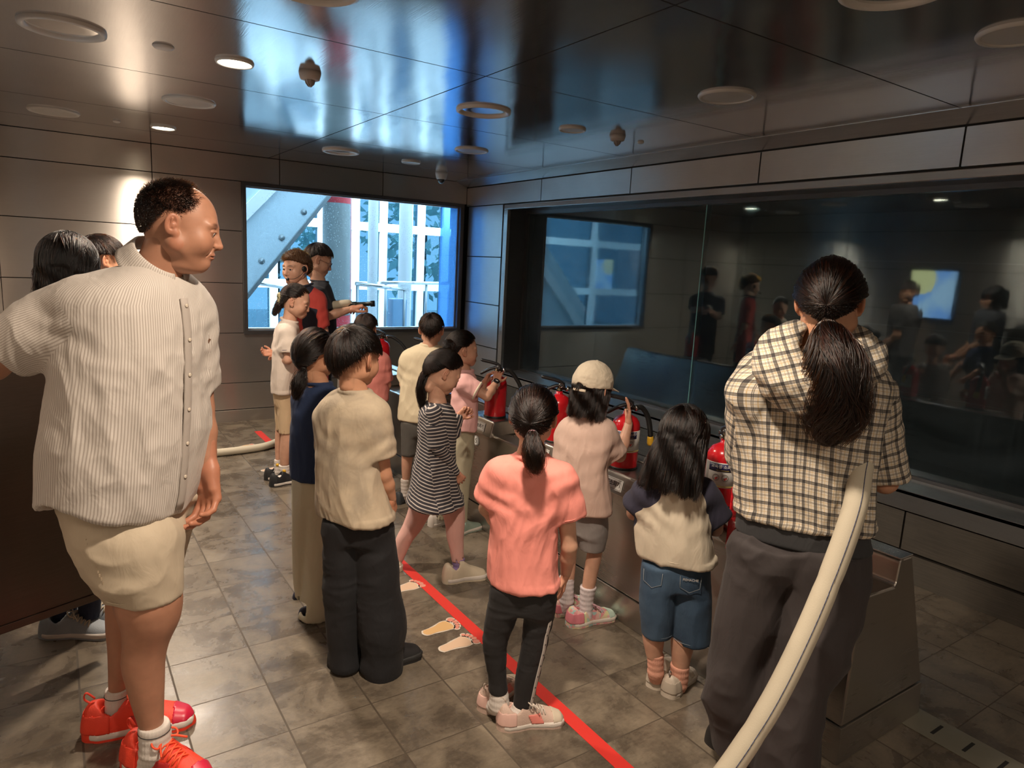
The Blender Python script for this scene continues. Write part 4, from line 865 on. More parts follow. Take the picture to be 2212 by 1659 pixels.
# joint positions and body sections, metres
PD = {'man': {'az': 140, 'T': [[1.56, 0.249, 2.183, 0.05, 0.037], [1.545, 0.242, 2.187, 0.079, 0.059], [1.523, 0.222, 2.201, 0.13, 0.096], [1.49, 0.204, 2.213, 0.183, 0.135], [1.443, 0.193, 2.221, 0.212, 0.157], [1.35, 0.193, 2.221, 0.221, 0.164], [1.242, 0.187, 2.225, 0.228, 0.169], [1.132, 0.178, 2.231, 0.237, 0.175], [1.005, 0.166, 2.239, 0.243, 0.18], [0.89, 0.156, 2.246, 0.243, 0.18], [0.832, 0.144, 2.254, 0.243, 0.18]],
  'B': {'R': [[0.887, 0.108, 2.23, 0.126, 0.126], [0.794, 0.144, 2.193, 0.151, 0.151], [0.703, 0.155, 2.162, 0.133, 0.133], [0.587, 0.176, 2.135, 0.101, 0.101]],
  'L': [[0.85, 0.231, 2.291, 0.137, 0.137], [0.727, 0.242, 2.333, 0.107, 0.107], [0.583, 0.241, 2.357, 0.067, 0.067]]},
 'S': {'R': [[0.666, 0.18, 2.133, 0.099, 0.099], [0.579, 0.185, 2.129, 0.093, 0.093], [0.527, 0.188, 2.127, 0.086, 0.086], [0.49, 0.187, 2.128, 0.077, 0.077], [0.429, 0.175, 2.136, 0.064, 0.064], [0.368, 0.166, 2.142, 0.06, 0.06], [0.292, 0.169, 2.14, 0.052, 0.052], [0.214, 0.174, 2.137, 0.042, 0.042], [0.128, 0.181, 2.132, 0.031, 0.031]],
  'L': [[0.621, 0.162, 2.363, 0.07, 0.07], [0.476, 0.139, 2.378, 0.054, 0.054], [0.378, 0.132, 2.383, 0.051, 0.051], [0.295, 0.126, 2.387, 0.043, 0.043], [0.228, 0.119, 2.391, 0.037, 0.037], [0.153, 0.109, 2.398, 0.029, 0.029], [0.075, 0.105, 2.401, 0.027, 0.027]]},
 'K': {'R': [[0.165, 0.185, 2.129, 0.042, 0.042], [0.121, 0.187, 2.128, 0.044, 0.044], [0.073, 0.19, 2.126, 0.047, 0.047]],
  'L': [[0.15, 0.107, 2.399, 0.035, 0.035], [0.109, 0.106, 2.4, 0.036, 0.036], [0.049, 0.105, 2.401, 0.038, 0.038]]},
 'A': {'R': [[0.062, 2.152, 1.458], [-0.148, 2.331, 1.253], [-0.201, 2.584, 1.242], [-0.219, 2.669, 1.263]],
  'L': [[0.351, 2.259, 1.386], [0.363, 2.263, 1.111], [0.371, 2.209, 0.933], [0.369, 2.174, 0.806]]},
 'SL': {'R': [[0.068, 2.16, 1.423], [-0.101, 2.251, 1.311], 0.092, 0.084],
  'L': [[0.341, 2.241, 1.388], [0.357, 2.267, 1.181], 0.078, 0.058]},
 'head': [[0.306, 2.144, 1.657], 104, -13, 3, 0.955],
  'shoes': {'R': [0.135, 2.205, 0.31, 1.969],
  'L': [0.034, 2.411, 0.323, 2.324]},
 'X': {'collar': [[0.166, 2.215, 1.609], [0.198, 2.133, 1.524], [0.246, 2.112, 1.499], [0.303, 2.122, 1.438], [0.35, 2.187, 1.461], [0.352, 2.185, 1.528]],
  'placket': [[0.288, 2.035, 1.47], [0.297, 1.957, 1.279], [0.294, 1.935, 1.094], [0.278, 1.958, 0.881]]}},
 'plaid': {'az': 60, 'T': [[1.417, 1.822, 1.158, 0.082, 0.049], [1.39, 1.831, 1.152, 0.146, 0.088], [1.352, 1.834, 1.149, 0.195, 0.117], [1.297, 1.834, 1.15, 0.21, 0.126], [1.228, 1.833, 1.15, 0.207, 0.124], [1.129, 1.838, 1.147, 0.2, 0.12], [0.986, 1.847, 1.141, 0.193, 0.116], [0.884, 1.854, 1.136, 0.196, 0.117], [0.897, 1.857, 1.134, 0.193, 0.116]],
  'U': [[0.942, 1.849, 1.139, 0.182, 0.109], [0.854, 1.857, 1.134, 0.19, 0.114], [0.817, 1.863, 1.13, 0.197, 0.118]],
  'B': {'L': [[0.813, 1.794, 1.176, 0.122, 0.122], [0.682, 1.761, 1.199, 0.092, 0.092], [0.566, 1.759, 1.2, 0.095, 0.095], [0.449, 1.754, 1.204, 0.095, 0.095], [0.341, 1.746, 1.209, 0.1, 0.1], [0.253, 1.747, 1.208, 0.095, 0.095], [0.171, 1.752, 1.205, 0.083, 0.083], [0.08, 1.762, 1.198, 0.077, 0.077]],
  'R': [[0.818, 1.895, 1.072, 0.117, 0.117], [0.701, 1.884, 1.055, 0.114, 0.114], [0.591, 1.866, 1.043, 0.111, 0.111], [0.48, 1.829, 1.044, 0.1, 0.1], [0.363, 1.81, 1.045, 0.091, 0.091], [0.206, 1.803, 1.05, 0.092, 0.092], [0.045, 1.809, 1.046, 0.103, 0.103], [-0.053, 1.817, 1.04, 0.101, 0.101]]},
 'S': {'L': [[0.187, 1.739, 1.214, 0.03, 0.03], [0.054, 1.751, 1.206, 0.027, 0.027]]},
 'A': {'R': [[1.982, 1.049, 1.279], [2.07, 1.014, 1.008], [2.243, 1.21, 0.941], [2.265, 1.292, 0.948]],
  'L': [[1.68, 1.254, 1.274], [1.801, 1.316, 1.038], [2.097, 1.382, 0.961], [2.204, 1.382, 0.965]]},
 'SL': {'R': [[1.992, 1.043, 1.271], [2.073, 1.012, 1.022], 0.066, 0.062],
  'L': [[1.692, 1.245, 1.261], [1.789, 1.301, 1.044], 0.062, 0.058]},
 'head': [[1.855, 1.135, 1.528], 63, -16, -4, 1.0],
  'shoes': {'L': [1.822, 1.325, 2.015, 1.319],
  'R': [1.715, 1.032, 1.909, 1.004]},
 'tail': [[[1.745, 1.071, 1.486], 0.018], [[1.723, 1.044, 1.442], 0.05], [[1.717, 1.018, 1.377], 0.08], [[1.725, 1.012, 1.302], 0.088], [[1.738, 1.015, 1.243], 0.08], [[1.743, 1.024, 1.189], 0.056]],
  'X': {'hood': [[1.781, 1.209, 1.43], [1.683, 1.179, 1.404], [1.632, 1.141, 1.349], [1.664, 1.084, 1.315], [1.737, 1.022, 1.318], [1.834, 1.005, 1.355], [1.939, 1.042, 1.391], [1.992, 1.103, 1.415]]}},
 'coral': {'az': 45, 'T': [[0.99, 1.288, 1.765, 0.048, 0.03], [0.971, 1.288, 1.765, 0.077, 0.048], [0.942, 1.286, 1.767, 0.113, 0.07], [0.891, 1.285, 1.768, 0.124, 0.077], [0.793, 1.278, 1.772, 0.113, 0.07], [0.661, 1.281, 1.77, 0.115, 0.071], [0.561, 1.284, 1.768, 0.12, 0.074], [0.526, 1.288, 1.765, 0.123, 0.076]],
  'B': {'L': [[0.521, 1.242, 1.797, 0.062, 0.062], [0.397, 1.228, 1.806, 0.053, 0.053], [0.342, 1.218, 1.813, 0.047, 0.047], [0.289, 1.214, 1.816, 0.042, 0.042], [0.18, 1.224, 1.809, 0.032, 0.032], [0.111, 1.231, 1.804, 0.033, 0.033]],
  'R': [[0.527, 1.335, 1.734, 0.06, 0.06], [0.404, 1.335, 1.734, 0.051, 0.051], [0.35, 1.33, 1.737, 0.046, 0.046], [0.297, 1.327, 1.739, 0.044, 0.044], [0.186, 1.313, 1.748, 0.041, 0.041], [0.058, 1.304, 1.755, 0.033, 0.033]]},
 'K': {'L': [[0.122, 1.232, 1.803, 0.029, 0.029], [0.086, 1.234, 1.802, 0.033, 0.033], [0.058, 1.235, 1.802, 0.033, 0.033]],
  'R': [[0.072, 1.302, 1.756, 0.033, 0.033], [0.036, 1.304, 1.755, 0.036, 0.036], [0.008, 1.305, 1.754, 0.036, 0.036]]},
 'A': {'L': [[1.204, 1.823, 0.921], [1.194, 1.877, 0.775], [1.337, 1.974, 0.626], [1.4, 2.003, 0.585]],
  'R': [[1.364, 1.69, 0.911], [1.408, 1.684, 0.67], [1.442, 1.734, 0.54], [1.45, 1.753, 0.443]]},
 'SL': {'L': [[1.204, 1.823, 0.917], [1.187, 1.87, 0.818], 0.052, 0.047],
  'R': [[1.36, 1.692, 0.909], [1.396, 1.68, 0.775], 0.056, 0.05]},
 'head': [[1.287, 1.766, 1.104], 42, -8, 0, 0.86],
  'shoes': {'L': [1.226, 1.877, 1.418, 1.957],
  'R': [1.234, 1.771, 1.432, 1.686]},
 'tail': [[[1.227, 1.686, 1.09], 0.01], [[1.218, 1.67, 1.064], 0.02], [[1.218, 1.662, 1.029], 0.032], [[1.225, 1.657, 0.992], 0.026], [[1.231, 1.659, 0.964], 0.01]],
  'X': {'stripe': [[1.373, 1.684, 0.51], [1.365, 1.689, 0.407], [1.353, 1.697, 0.311], [1.336, 1.709, 0.201], [1.319, 1.72, 0.097], [1.305, 1.718, 0.068]]}},
 'cap': {'az': 70, 'T': [[0.98, 1.911, 2.203, 0.052, 0.034], [0.955, 1.908, 2.206, 0.097, 0.064], [0.914, 1.905, 2.208, 0.126, 0.083], [0.841, 1.899, 2.212, 0.133, 0.088], [0.756, 1.891, 2.217, 0.126, 0.083], [0.629, 1.899, 2.211, 0.126, 0.083], [0.548, 1.911, 2.203, 0.123, 0.081]],
  'B': {'L': [[0.513, 1.896, 2.25, 0.072, 0.072], [0.413, 1.908, 2.266, 0.053, 0.053], [0.35, 1.906, 2.268, 0.043, 0.043]],
  'R': [[0.529, 1.943, 2.182, 0.071, 0.071], [0.438, 1.951, 2.176, 0.064, 0.064], [0.359, 1.952, 2.175, 0.056, 0.056]]},
 'S': {'L': [[0.39, 1.901, 2.271, 0.042, 0.042], [0.275, 1.9, 2.271, 0.034, 0.034], [0.232, 1.9, 2.271, 0.034, 0.034], [0.164, 1.901, 2.271, 0.03, 0.03]],
  'R': [[0.394, 1.961, 2.17, 0.039, 0.039], [0.339, 1.963, 2.168, 0.034, 0.034], [0.268, 1.956, 2.173, 0.033, 0.033], [0.16, 1.948, 2.178, 0.029, 0.029]]},
 'K': {'L': [[0.198, 1.898, 2.273, 0.033, 0.033], [0.141, 1.899, 2.272, 0.033, 0.033], [0.072, 1.904, 2.269, 0.03, 0.03]],
  'R': [[0.18, 1.949, 2.178, 0.036, 0.036], [0.114, 1.946, 2.18, 0.03, 0.03], [0.035, 1.949, 2.178, 0.029, 0.029]]},
 'A': {'R': [[1.946, 2.144, 0.904], [2.04, 2.14, 0.791], [2.107, 2.168, 0.925], [2.12, 2.183, 1.012]],
  'L': [[1.862, 2.297, 0.887], [2.032, 2.363, 0.698], [2.222, 2.379, 0.764], [2.269, 2.372, 0.83]]},
 'SL': {'R': [[1.95, 2.153, 0.895], [2.016, 2.144, 0.795], 0.058, 0.052],
  'L': [[1.868, 2.281, 0.881], [1.956, 2.318, 0.753], 0.052, 0.046]},
 'head': [[1.913, 2.202, 1.084], 76, -12, 0, 0.86],
  'shoes': {'L': [1.872, 2.301, 2.045, 2.333],
  'R': [1.878, 2.194, 2.095, 2.152]}},
 'long': {'az': 60, 'T': [[0.866, 1.871, 1.65, 0.062, 0.04], [0.844, 1.868, 1.651, 0.102, 0.065], [0.812, 1.867, 1.653, 0.128, 0.082], [0.737, 1.864, 1.655, 0.132, 0.085], [0.629, 1.876, 1.646, 0.138, 0.089], [0.547, 1.888, 1.638, 0.139, 0.089], [0.544, 1.894, 1.634, 0.139, 0.089]],
  'B': {'L': [[0.525, 1.844, 1.668, 0.075, 0.075], [0.366, 1.847, 1.666, 0.068, 0.068], [0.233, 1.853, 1.662, 0.055, 0.055]],
  'R': [[0.532, 1.94, 1.603, 0.073, 0.073], [0.373, 1.951, 1.596, 0.072, 0.072], [0.217, 1.961, 1.589, 0.07, 0.07]]},
 'S': {'L': [[0.29, 1.84, 1.67, 0.044, 0.044], [0.223, 1.843, 1.669, 0.042, 0.042], [0.159, 1.849, 1.665, 0.033, 0.033], [0.127, 1.854, 1.662, 0.029, 0.029]],
  'R': [[0.277, 1.932, 1.608, 0.048, 0.048], [0.208, 1.937, 1.605, 0.045, 0.045], [0.142, 1.937, 1.605, 0.037, 0.037], [0.083, 1.94, 1.603, 0.03, 0.03]]},
 'K': {'L': [[0.154, 1.854, 1.661, 0.031, 0.031], [0.101, 1.858, 1.658, 0.029, 0.029], [0.068, 1.861, 1.657, 0.029, 0.029]],
  'R': [[0.113, 1.935, 1.606, 0.035, 0.035], [0.054, 1.939, 1.604, 0.032, 0.032], [0.02, 1.939, 1.604, 0.029, 0.029]]},
 'A': {'L': [[1.782, 1.71, 0.812], [1.785, 1.768, 0.697], [1.957, 1.833, 0.622], [2.024, 1.848, 0.625]],
  'R': [[1.955, 1.593, 0.805], [2.018, 1.574, 0.662], [2.208, 1.711, 0.622], [2.268, 1.743, 0.631]]},
 'SL': {'L': [[1.785, 1.708, 0.807], [1.779, 1.76, 0.73], 0.05, 0.044],
  'R': [[1.948, 1.598, 0.803], [2.008, 1.569, 0.702], 0.062, 0.056]},
 'head': [[1.88, 1.644, 1.01], 72, -14, 0, 0.88],
  'shoes': {'L': [1.874, 1.671, 2.046, 1.736],
  'R': [1.884, 1.602, 2.06, 1.654]}},
 'boy': {'az': 60, 'T': [[1.128, 0.896, 2.34, 0.048, 0.032], [1.103, 0.892, 2.343, 0.093, 0.061], [1.064, 0.889, 2.345, 0.124, 0.082], [1.002, 0.885, 2.348, 0.131, 0.087], [0.914, 0.873, 2.355, 0.122, 0.08], [0.79, 0.881, 2.35, 0.133, 0.088], [0.682, 0.895, 2.341, 0.151, 0.1], [0.639, 0.905, 2.334, 0.158, 0.105]],
  'B': {'L': [[0.626, 0.868, 2.359, 0.083, 0.083], [0.477, 0.865, 2.361, 0.077, 0.077], [0.287, 0.866, 2.36, 0.069, 0.069], [0.132, 0.868, 2.359, 0.061, 0.061], [0.01, 0.874, 2.355, 0.054, 0.054]],
  'R': [[0.645, 0.949, 2.304, 0.079, 0.079], [0.459, 0.969, 2.29, 0.079, 0.079], [0.348, 0.975, 2.286, 0.078, 0.078], [0.207, 0.992, 2.275, 0.09, 0.09], [0.101, 0.99, 2.276, 0.079, 0.079], [-0.002, 0.993, 2.275, 0.075, 0.075]]},
 'A': {'R': [[0.949, 2.268, 1.04], [0.985, 2.268, 0.809], [1.026, 2.288, 0.701], [1.046, 2.299, 0.631]],
  'L': [[0.831, 2.445, 1.012], [0.903, 2.577, 0.778], [0.967, 2.654, 0.628], [1.001, 2.692, 0.57]]},
 'SL': {'R': [[0.943, 2.272, 1.031], [0.969, 2.267, 0.884], 0.064, 0.056],
  'L': [[0.841, 2.438, 1.004], [0.865, 2.506, 0.831], 0.056, 0.05]},
 'head': [[0.897, 2.34, 1.233], 64, -10, 0, 0.9],
  'shoes': {'L': [0.844, 2.397, 0.994, 2.445],
  'R': [0.946, 2.298, 1.175, 2.318]}},
 'navy': {'az': 66, 'T': [[1.076, 0.913, 2.799, 0.04, 0.026], [1.052, 0.907, 2.803, 0.072, 0.047], [1.02, 0.9, 2.808, 0.097, 0.064], [0.919, 0.894, 2.813, 0.107, 0.071], [0.776, 0.889, 2.816, 0.106, 0.07], [0.645, 0.889, 2.816, 0.102, 0.067]],
  'B': {'L': [[0.64, 0.872, 2.827, 0.062, 0.062], [0.396, 0.859, 2.836, 0.048, 0.048], [0.2, 0.849, 2.843, 0.036, 0.036], [0.09, 0.853, 2.84, 0.03, 0.03]],
  'R': [[0.642, 0.902, 2.807, 0.064, 0.064], [0.399, 0.907, 2.803, 0.055, 0.055], [0.115, 0.904, 2.806, 0.06, 0.06], [0.004, 0.899, 2.809, 0.066, 0.066]]},
 'A': {'R': [[0.934, 2.737, 1.011], [0.967, 2.763, 0.863], [1.024, 2.845, 0.775], [1.059, 2.882, 0.729]],
  'L': [[0.865, 2.892, 0.986], [0.936, 3.026, 0.761], [1.012, 3.095, 0.645], [1.037, 3.102, 0.617]]},
 'SL': {'R': [[0.934, 2.749, 1.005], [0.964, 2.765, 0.873], 0.05, 0.045],
  'L': [[0.87, 2.877, 0.984], [0.894, 2.957, 0.835], 0.048, 0.044]},
 'head': [[0.902, 2.807, 1.182], 64, -6, 0, 0.86],
  'shoes': {'L': [0.88, 3.012, 1.014, 3.029],
  'R': [0.859, 2.847, 0.998, 2.849]},
 'tail': [[[0.836, 2.749, 1.14], 0.01], [[0.823, 2.74, 1.118], 0.018], [[0.811, 2.736, 1.085], 0.026], [[0.804, 2.74, 1.048], 0.02], [[0.803, 2.747, 1.018], 0.008]]},
 'stripe': {'az': 112, 'T': [[0.911, 1.554, 2.945, 0.063, 0.046], [0.882, 1.553, 2.946, 0.108, 0.078], [0.824, 1.557, 2.943, 0.127, 0.092], [0.717, 1.558, 2.942, 0.126, 0.091], [0.597, 1.554, 2.945, 0.14, 0.101], [0.475, 1.553, 2.946, 0.167, 0.12], [0.4, 1.557, 2.943, 0.202, 0.146]],
  'B': {'L': [[0.365, 1.542, 3.026, 0.078, 0.078], [0.305, 1.518, 3.042, 0.06, 0.06], [0.222, 1.49, 3.061, 0.053, 0.053], [0.148, 1.456, 3.084, 0.044, 0.044], [0.025, 1.427, 3.104, 0.028, 0.028]],
  'R': [[0.4, 1.604, 2.887, 0.078, 0.078], [0.343, 1.627, 2.872, 0.057, 0.057], [0.279, 1.635, 2.866, 0.048, 0.048], [0.215, 1.638, 2.864, 0.042, 0.042], [0.142, 1.647, 2.858, 0.034, 0.034], [0.087, 1.654, 2.853, 0.032, 0.032]]},
 'K': {'R': [[0.105, 1.655, 2.853, 0.031, 0.031], [0.055, 1.657, 2.851, 0.03, 0.03], [0.022, 1.657, 2.851, 0.029, 0.029]]},
 'A': {'R': [[1.491, 2.855, 0.878], [1.51, 2.83, 0.708], [1.61, 2.835, 0.568], [1.67, 2.843, 0.5]],
  'L': [[1.622, 3.02, 0.843], [1.684, 3.002, 0.729], [1.705, 2.988, 0.814], [1.732, 2.969, 0.845]]},
 'SL': {'R': [[1.496, 2.864, 0.869], [1.509, 2.83, 0.713], 0.042, 0.036],
  'L': [[1.613, 3.002, 0.842], [1.676, 3.008, 0.743], 0.04, 0.034]},
 'head': [[1.575, 2.931, 1.056], 104, -32, 0, 0.86],
  'shoes': {'L': [1.3, 3.212, 1.435, 3.055],
  'R': [1.58, 2.836, 1.784, 2.788]},
 'tail': [[[1.503, 2.955, 1.08], 0.01], [[1.489, 2.965, 1.041], 0.02], [[1.479, 2.972, 0.98], 0.024], [[1.481, 2.971, 0.925], 0.016], [[1.485, 2.967, 0.878], 0.006]]},
 'pink': {'az': 92, 'T': [[0.995, 1.943, 3.37, 0.041, 0.029], [0.968, 1.943, 3.37, 0.076, 0.053], [0.917, 1.947, 3.367, 0.093, 0.065], [0.822, 1.949, 3.366, 0.095, 0.066], [0.712, 1.952, 3.364, 0.097, 0.068], [0.639, 1.953, 3.363, 0.092, 0.065]],
  'B': {'R': [[0.634, 1.955, 3.362, 0.072, 0.072], [0.497, 1.957, 3.361, 0.058, 0.058], [0.37, 1.955, 3.362, 0.046, 0.046], [0.198, 1.957, 3.36, 0.034, 0.034], [0.03, 1.964, 3.356, 0.028, 0.028]],
  'L': [[0.614, 1.981, 3.441, 0.066, 0.066], [0.405, 1.95, 3.462, 0.056, 0.056], [0.229, 1.926, 3.478, 0.049, 0.049], [0.05, 1.902, 3.495, 0.037, 0.037]]},
 'A': {'R': [[1.897, 3.28, 0.927], [2.006, 3.207, 0.859], [2.111, 3.281, 0.92], [2.153, 3.324, 0.993]],
  'L': [[2.008, 3.447, 0.914], [2.085, 3.419, 0.836], [2.095, 3.388, 0.903], [2.12, 3.371, 0.96]]},
 'SL': {'R': [[1.902, 3.289, 0.922], [1.966, 3.234, 0.883], 0.056, 0.05],
  'L': [[2.003, 3.438, 0.91], [2.061, 3.435, 0.852], 0.05, 0.045]},
 'head': [[1.933, 3.377, 1.099], 102, -4, 0, 0.86],
  'shoes': {'R': [1.91, 3.337, 2.072, 3.368],
  'L': [1.849, 3.529, 1.994, 3.542]}},
 'cream': {'az': 42, 'T': [[1.074, 1.987, 3.896, 0.048, 0.031], [1.044, 1.982, 3.899, 0.109, 0.07], [1.004, 1.973, 3.905, 0.139, 0.089], [0.898, 1.965, 3.911, 0.141, 0.091], [0.716, 1.96, 3.914, 0.147, 0.094], [0.57, 1.954, 3.918, 0.154, 0.099]],
  'B': {'L': [[0.564, 1.909, 3.949, 0.079, 0.079], [0.433, 1.905, 3.951, 0.068, 0.068], [0.333, 1.901, 3.954, 0.058, 0.058]],
  'R': [[0.571, 2.008, 3.882, 0.08, 0.08], [0.34, 2.012, 3.879, 0.064, 0.064]]},
 'S': {'L': [[0.37, 1.886, 3.964, 0.044, 0.044], [0.274, 1.881, 3.968, 0.035, 0.035], [0.147, 1.878, 3.97, 0.023, 0.023]],
  'R': [[0.377, 2.009, 3.881, 0.046, 0.046], [0.155, 2.001, 3.886, 0.028, 0.028]]},
 'K': {'L': [[0.166, 1.874, 3.972, 0.028, 0.028], [0.05, 1.876, 3.971, 0.025, 0.025]],
  'R': [[0.174, 2.0, 3.887, 0.029, 0.029], [0.058, 2.001, 3.886, 0.028, 0.028]]},
 'A': {'L': [[1.876, 3.971, 0.968], [1.897, 4.078, 0.782], [2.031, 4.228, 0.683], [2.08, 4.255, 0.675]],
  'R': [[2.073, 3.838, 0.98], [2.15, 3.906, 0.798], [2.217, 4.102, 0.695], [2.214, 4.165, 0.683]]},
 'SL': {'L': [[1.881, 3.968, 0.965], [1.889, 4.035, 0.836], 0.056, 0.052],
  'R': [[2.063, 3.845, 0.977], [2.115, 3.882, 0.85], 0.056, 0.052]},
 'head': [[1.994, 3.891, 1.154], 32, -8, 0, 0.88],
  'shoes': {'L': [1.827, 3.971, 1.997, 4.072],
  'R': [1.966, 3.944, 2.071, 3.995]}},
 'salmon': {'az': 48, 'T': [[0.974, 1.82, 4.468, 0.062, 0.039], [0.941, 1.82, 4.468, 0.11, 0.07], [0.899, 1.818, 4.469, 0.134, 0.086], [0.784, 1.815, 4.471, 0.14, 0.089], [0.611, 1.817, 4.47, 0.14, 0.09]],
  'B': {'L': [[0.609, 1.767, 4.504, 0.062, 0.062], [0.037, 1.775, 4.498, 0.04, 0.04]],
  'R': [[0.615, 1.866, 4.437, 0.067, 0.067], [0.043, 1.869, 4.434, 0.04, 0.04]]},
 'A': {'L': [[1.735, 4.525, 0.871], [1.756, 4.632, 0.693], [1.882, 4.788, 0.588], [1.929, 4.816, 0.58]],
  'R': [[1.901, 4.413, 0.881], [1.92, 4.4, 0.718], [1.94, 4.508, 0.603], [1.943, 4.529, 0.537]]},
 'SL': {'L': [[1.74, 4.522, 0.865], [1.746, 4.578, 0.753], 0.052, 0.048],
  'R': [[1.896, 4.416, 0.874], [1.911, 4.406, 0.75], 0.054, 0.05]},
 'head': [[1.794, 4.485, 1.099], 42, -8, 0, 0.86],
  'shoes': {'L': [1.716, 4.477, 1.887, 4.598],
  'R': [1.818, 4.429, 1.994, 4.549]}},
 'girl': {'az': 118, 'T': [[1.159, 1.33, 4.703, 0.047, 0.034], [1.13, 1.324, 4.707, 0.082, 0.059], [1.083, 1.319, 4.711, 0.103, 0.074], [0.961, 1.309, 4.717, 0.106, 0.076], [0.8, 1.301, 4.722, 0.109, 0.078], [0.644, 1.288, 4.731, 0.098, 0.071]],
  'B': {'L': [[0.642, 1.295, 4.787, 0.052, 0.052], [0.352, 1.295, 4.787, 0.038, 0.038]],
  'R': [[0.658, 1.295, 4.703, 0.054, 0.054], [0.359, 1.3, 4.699, 0.047, 0.047]]},
 'S': {'L': [[0.408, 1.28, 4.797, 0.026, 0.026], [0.29, 1.274, 4.801, 0.023, 0.023], [0.119, 1.271, 4.803, 0.018, 0.018]],
  'R': [[0.412, 1.304, 4.696, 0.042, 0.042], [0.296, 1.303, 4.697, 0.042, 0.042], [0.228, 1.299, 4.7, 0.041, 0.041], [0.127, 1.29, 4.706, 0.031, 0.031]]},
 'K': {'L': [[0.146, 1.27, 4.804, 0.023, 0.023], [0.05, 1.269, 4.804, 0.023, 0.023]],
  'R': [[0.13, 1.29, 4.706, 0.037, 0.037], [0.008, 1.291, 4.705, 0.036, 0.036]]},
 'A': {'R': [[1.298, 4.604, 1.082], [1.286, 4.588, 0.891], [1.262, 4.749, 0.862], [1.247, 4.808, 0.893]],
  'L': [[1.323, 4.828, 1.07], [1.289, 4.875, 0.859], [1.247, 4.832, 0.903], [1.188, 4.823, 0.912]]},
 'SL': {'R': [[1.296, 4.618, 1.074], [1.294, 4.594, 0.94], 0.058, 0.054],
  'L': [[1.315, 4.822, 1.064], [1.301, 4.868, 0.909], 0.05, 0.046]},
 'head': [[1.367, 4.678, 1.271], 120, -18, 0, 0.93],
  'shoes': {'R': [1.197, 4.663, 1.398, 4.682],
  'L': [1.199, 4.82, 1.393, 4.824]},
 'tail': [[[1.278, 4.714, 1.292], 0.01], [[1.267, 4.721, 1.261], 0.022], [[1.254, 4.73, 1.219], 0.02], [[1.238, 4.741, 1.181], 0.012]]},
 'staff': {'az': 228, 'T': [[1.38, 1.512, 4.991, 0.047, 0.031], [1.348, 1.525, 4.981, 0.087, 0.058], [1.295, 1.534, 4.976, 0.113, 0.074], [1.093, 1.542, 4.97, 0.124, 0.082], [0.889, 1.556, 4.961, 0.122, 0.08], [0.628, 1.571, 4.95, 0.117, 0.077]],
  'B': {'L': [[0.645, 1.531, 4.977, 0.06, 0.06], [0.039, 1.526, 4.981, 0.039, 0.039]],
  'R': [[0.65, 1.607, 4.926, 0.058, 0.058], [0.044, 1.613, 4.922, 0.039, 0.039]]},
 'A': {'L': [[1.603, 4.928, 1.272], [1.632, 4.909, 1.048], [1.626, 4.974, 0.851], [1.62, 4.978, 0.746]],
  'R': [[1.47, 5.019, 1.274], [1.454, 4.969, 1.06], [1.46, 4.88, 0.936], [1.465, 4.841, 0.908]]},
 'SL': {'L': [[1.595, 4.934, 1.265], [1.615, 4.921, 1.084], 0.07, 0.062],
  'R': [[1.483, 5.01, 1.268], [1.466, 4.986, 1.092], 0.066, 0.06]},
 'head': [[1.468, 5.02, 1.487], 240, -6, 0, 0.98],
  'shoes': {'L': [1.525, 4.989, 1.43, 4.905],
  'R': [1.618, 4.947, 1.521, 4.864]}},
 'glasses': {'az': 100, 'T': [[1.402, 1.761, 5.39, 0.052, 0.036], [1.373, 1.764, 5.388, 0.098, 0.069], [1.326, 1.764, 5.387, 0.13, 0.091], [1.198, 1.77, 5.383, 0.151, 0.106], [0.977, 1.777, 5.379, 0.152, 0.106], [0.693, 1.777, 5.378, 0.154, 0.107]],
  'B': {'L': [[0.701, 1.8, 5.46, 0.084, 0.084], [-0.047, 1.796, 5.462, 0.049, 0.049]],
  'R': [[0.721, 1.751, 5.335, 0.089, 0.089], [-0.009, 1.741, 5.342, 0.051, 0.051]]},
 'A': {'R': [[1.691, 5.243, 1.294], [1.751, 5.203, 1.126], [1.933, 5.152, 1.189], [2.031, 5.134, 1.231]],
  'L': [[1.837, 5.507, 1.294], [1.881, 5.453, 1.179], [1.911, 5.312, 1.205], [1.958, 5.232, 1.223]]},
 'SL': {'R': [[1.695, 5.253, 1.286], [1.739, 5.211, 1.161], 0.072, 0.066],
  'L': [[1.824, 5.491, 1.288], [1.868, 5.462, 1.193], 0.066, 0.06]},
 'head': [[1.757, 5.392, 1.55], 106, -22, 0, 0.98],
  'shoes': {'L': [1.624, 5.077, 1.773, 5.08],
  'R': [1.574, 5.033, 1.726, 5.032]}},
 'dark': {'az': 60, 'T': [[1.393, 0.056, 3.126, 0.053, 0.034], [1.367, 0.055, 3.127, 0.136, 0.087], [1.287, 0.051, 3.13, 0.172, 0.11], [1.105, 0.041, 3.136, 0.162, 0.104], [0.85, 0.031, 3.143, 0.159, 0.102]],
  'B': {'L': [[0.841, -0.009, 3.17, 0.067, 0.067], [0.432, -0.024, 3.18, 0.052, 0.052], [0.054, -0.034, 3.187, 0.041, 0.041]],
  'R': [[0.847, 0.079, 3.11, 0.066, 0.066], [0.438, 0.066, 3.119, 0.047, 0.047], [0.06, 0.054, 3.128, 0.036, 0.036]]},
 'A': {'L': [[-0.034, 3.187, 1.299], [-0.071, 3.273, 1.051], [-0.035, 3.429, 0.863], [-0.012, 3.474, 0.831]],
  'R': [[0.137, 3.071, 1.31], [0.147, 3.125, 1.065], [0.112, 3.33, 0.872], [0.096, 3.401, 0.838]]},
 'SL': {'L': [[-0.03, 3.184, 1.291], [-0.062, 3.254, 1.11], 0.06, 0.055],
  'R': [[0.13, 3.076, 1.3], [0.14, 3.118, 1.122], 0.06, 0.055]},
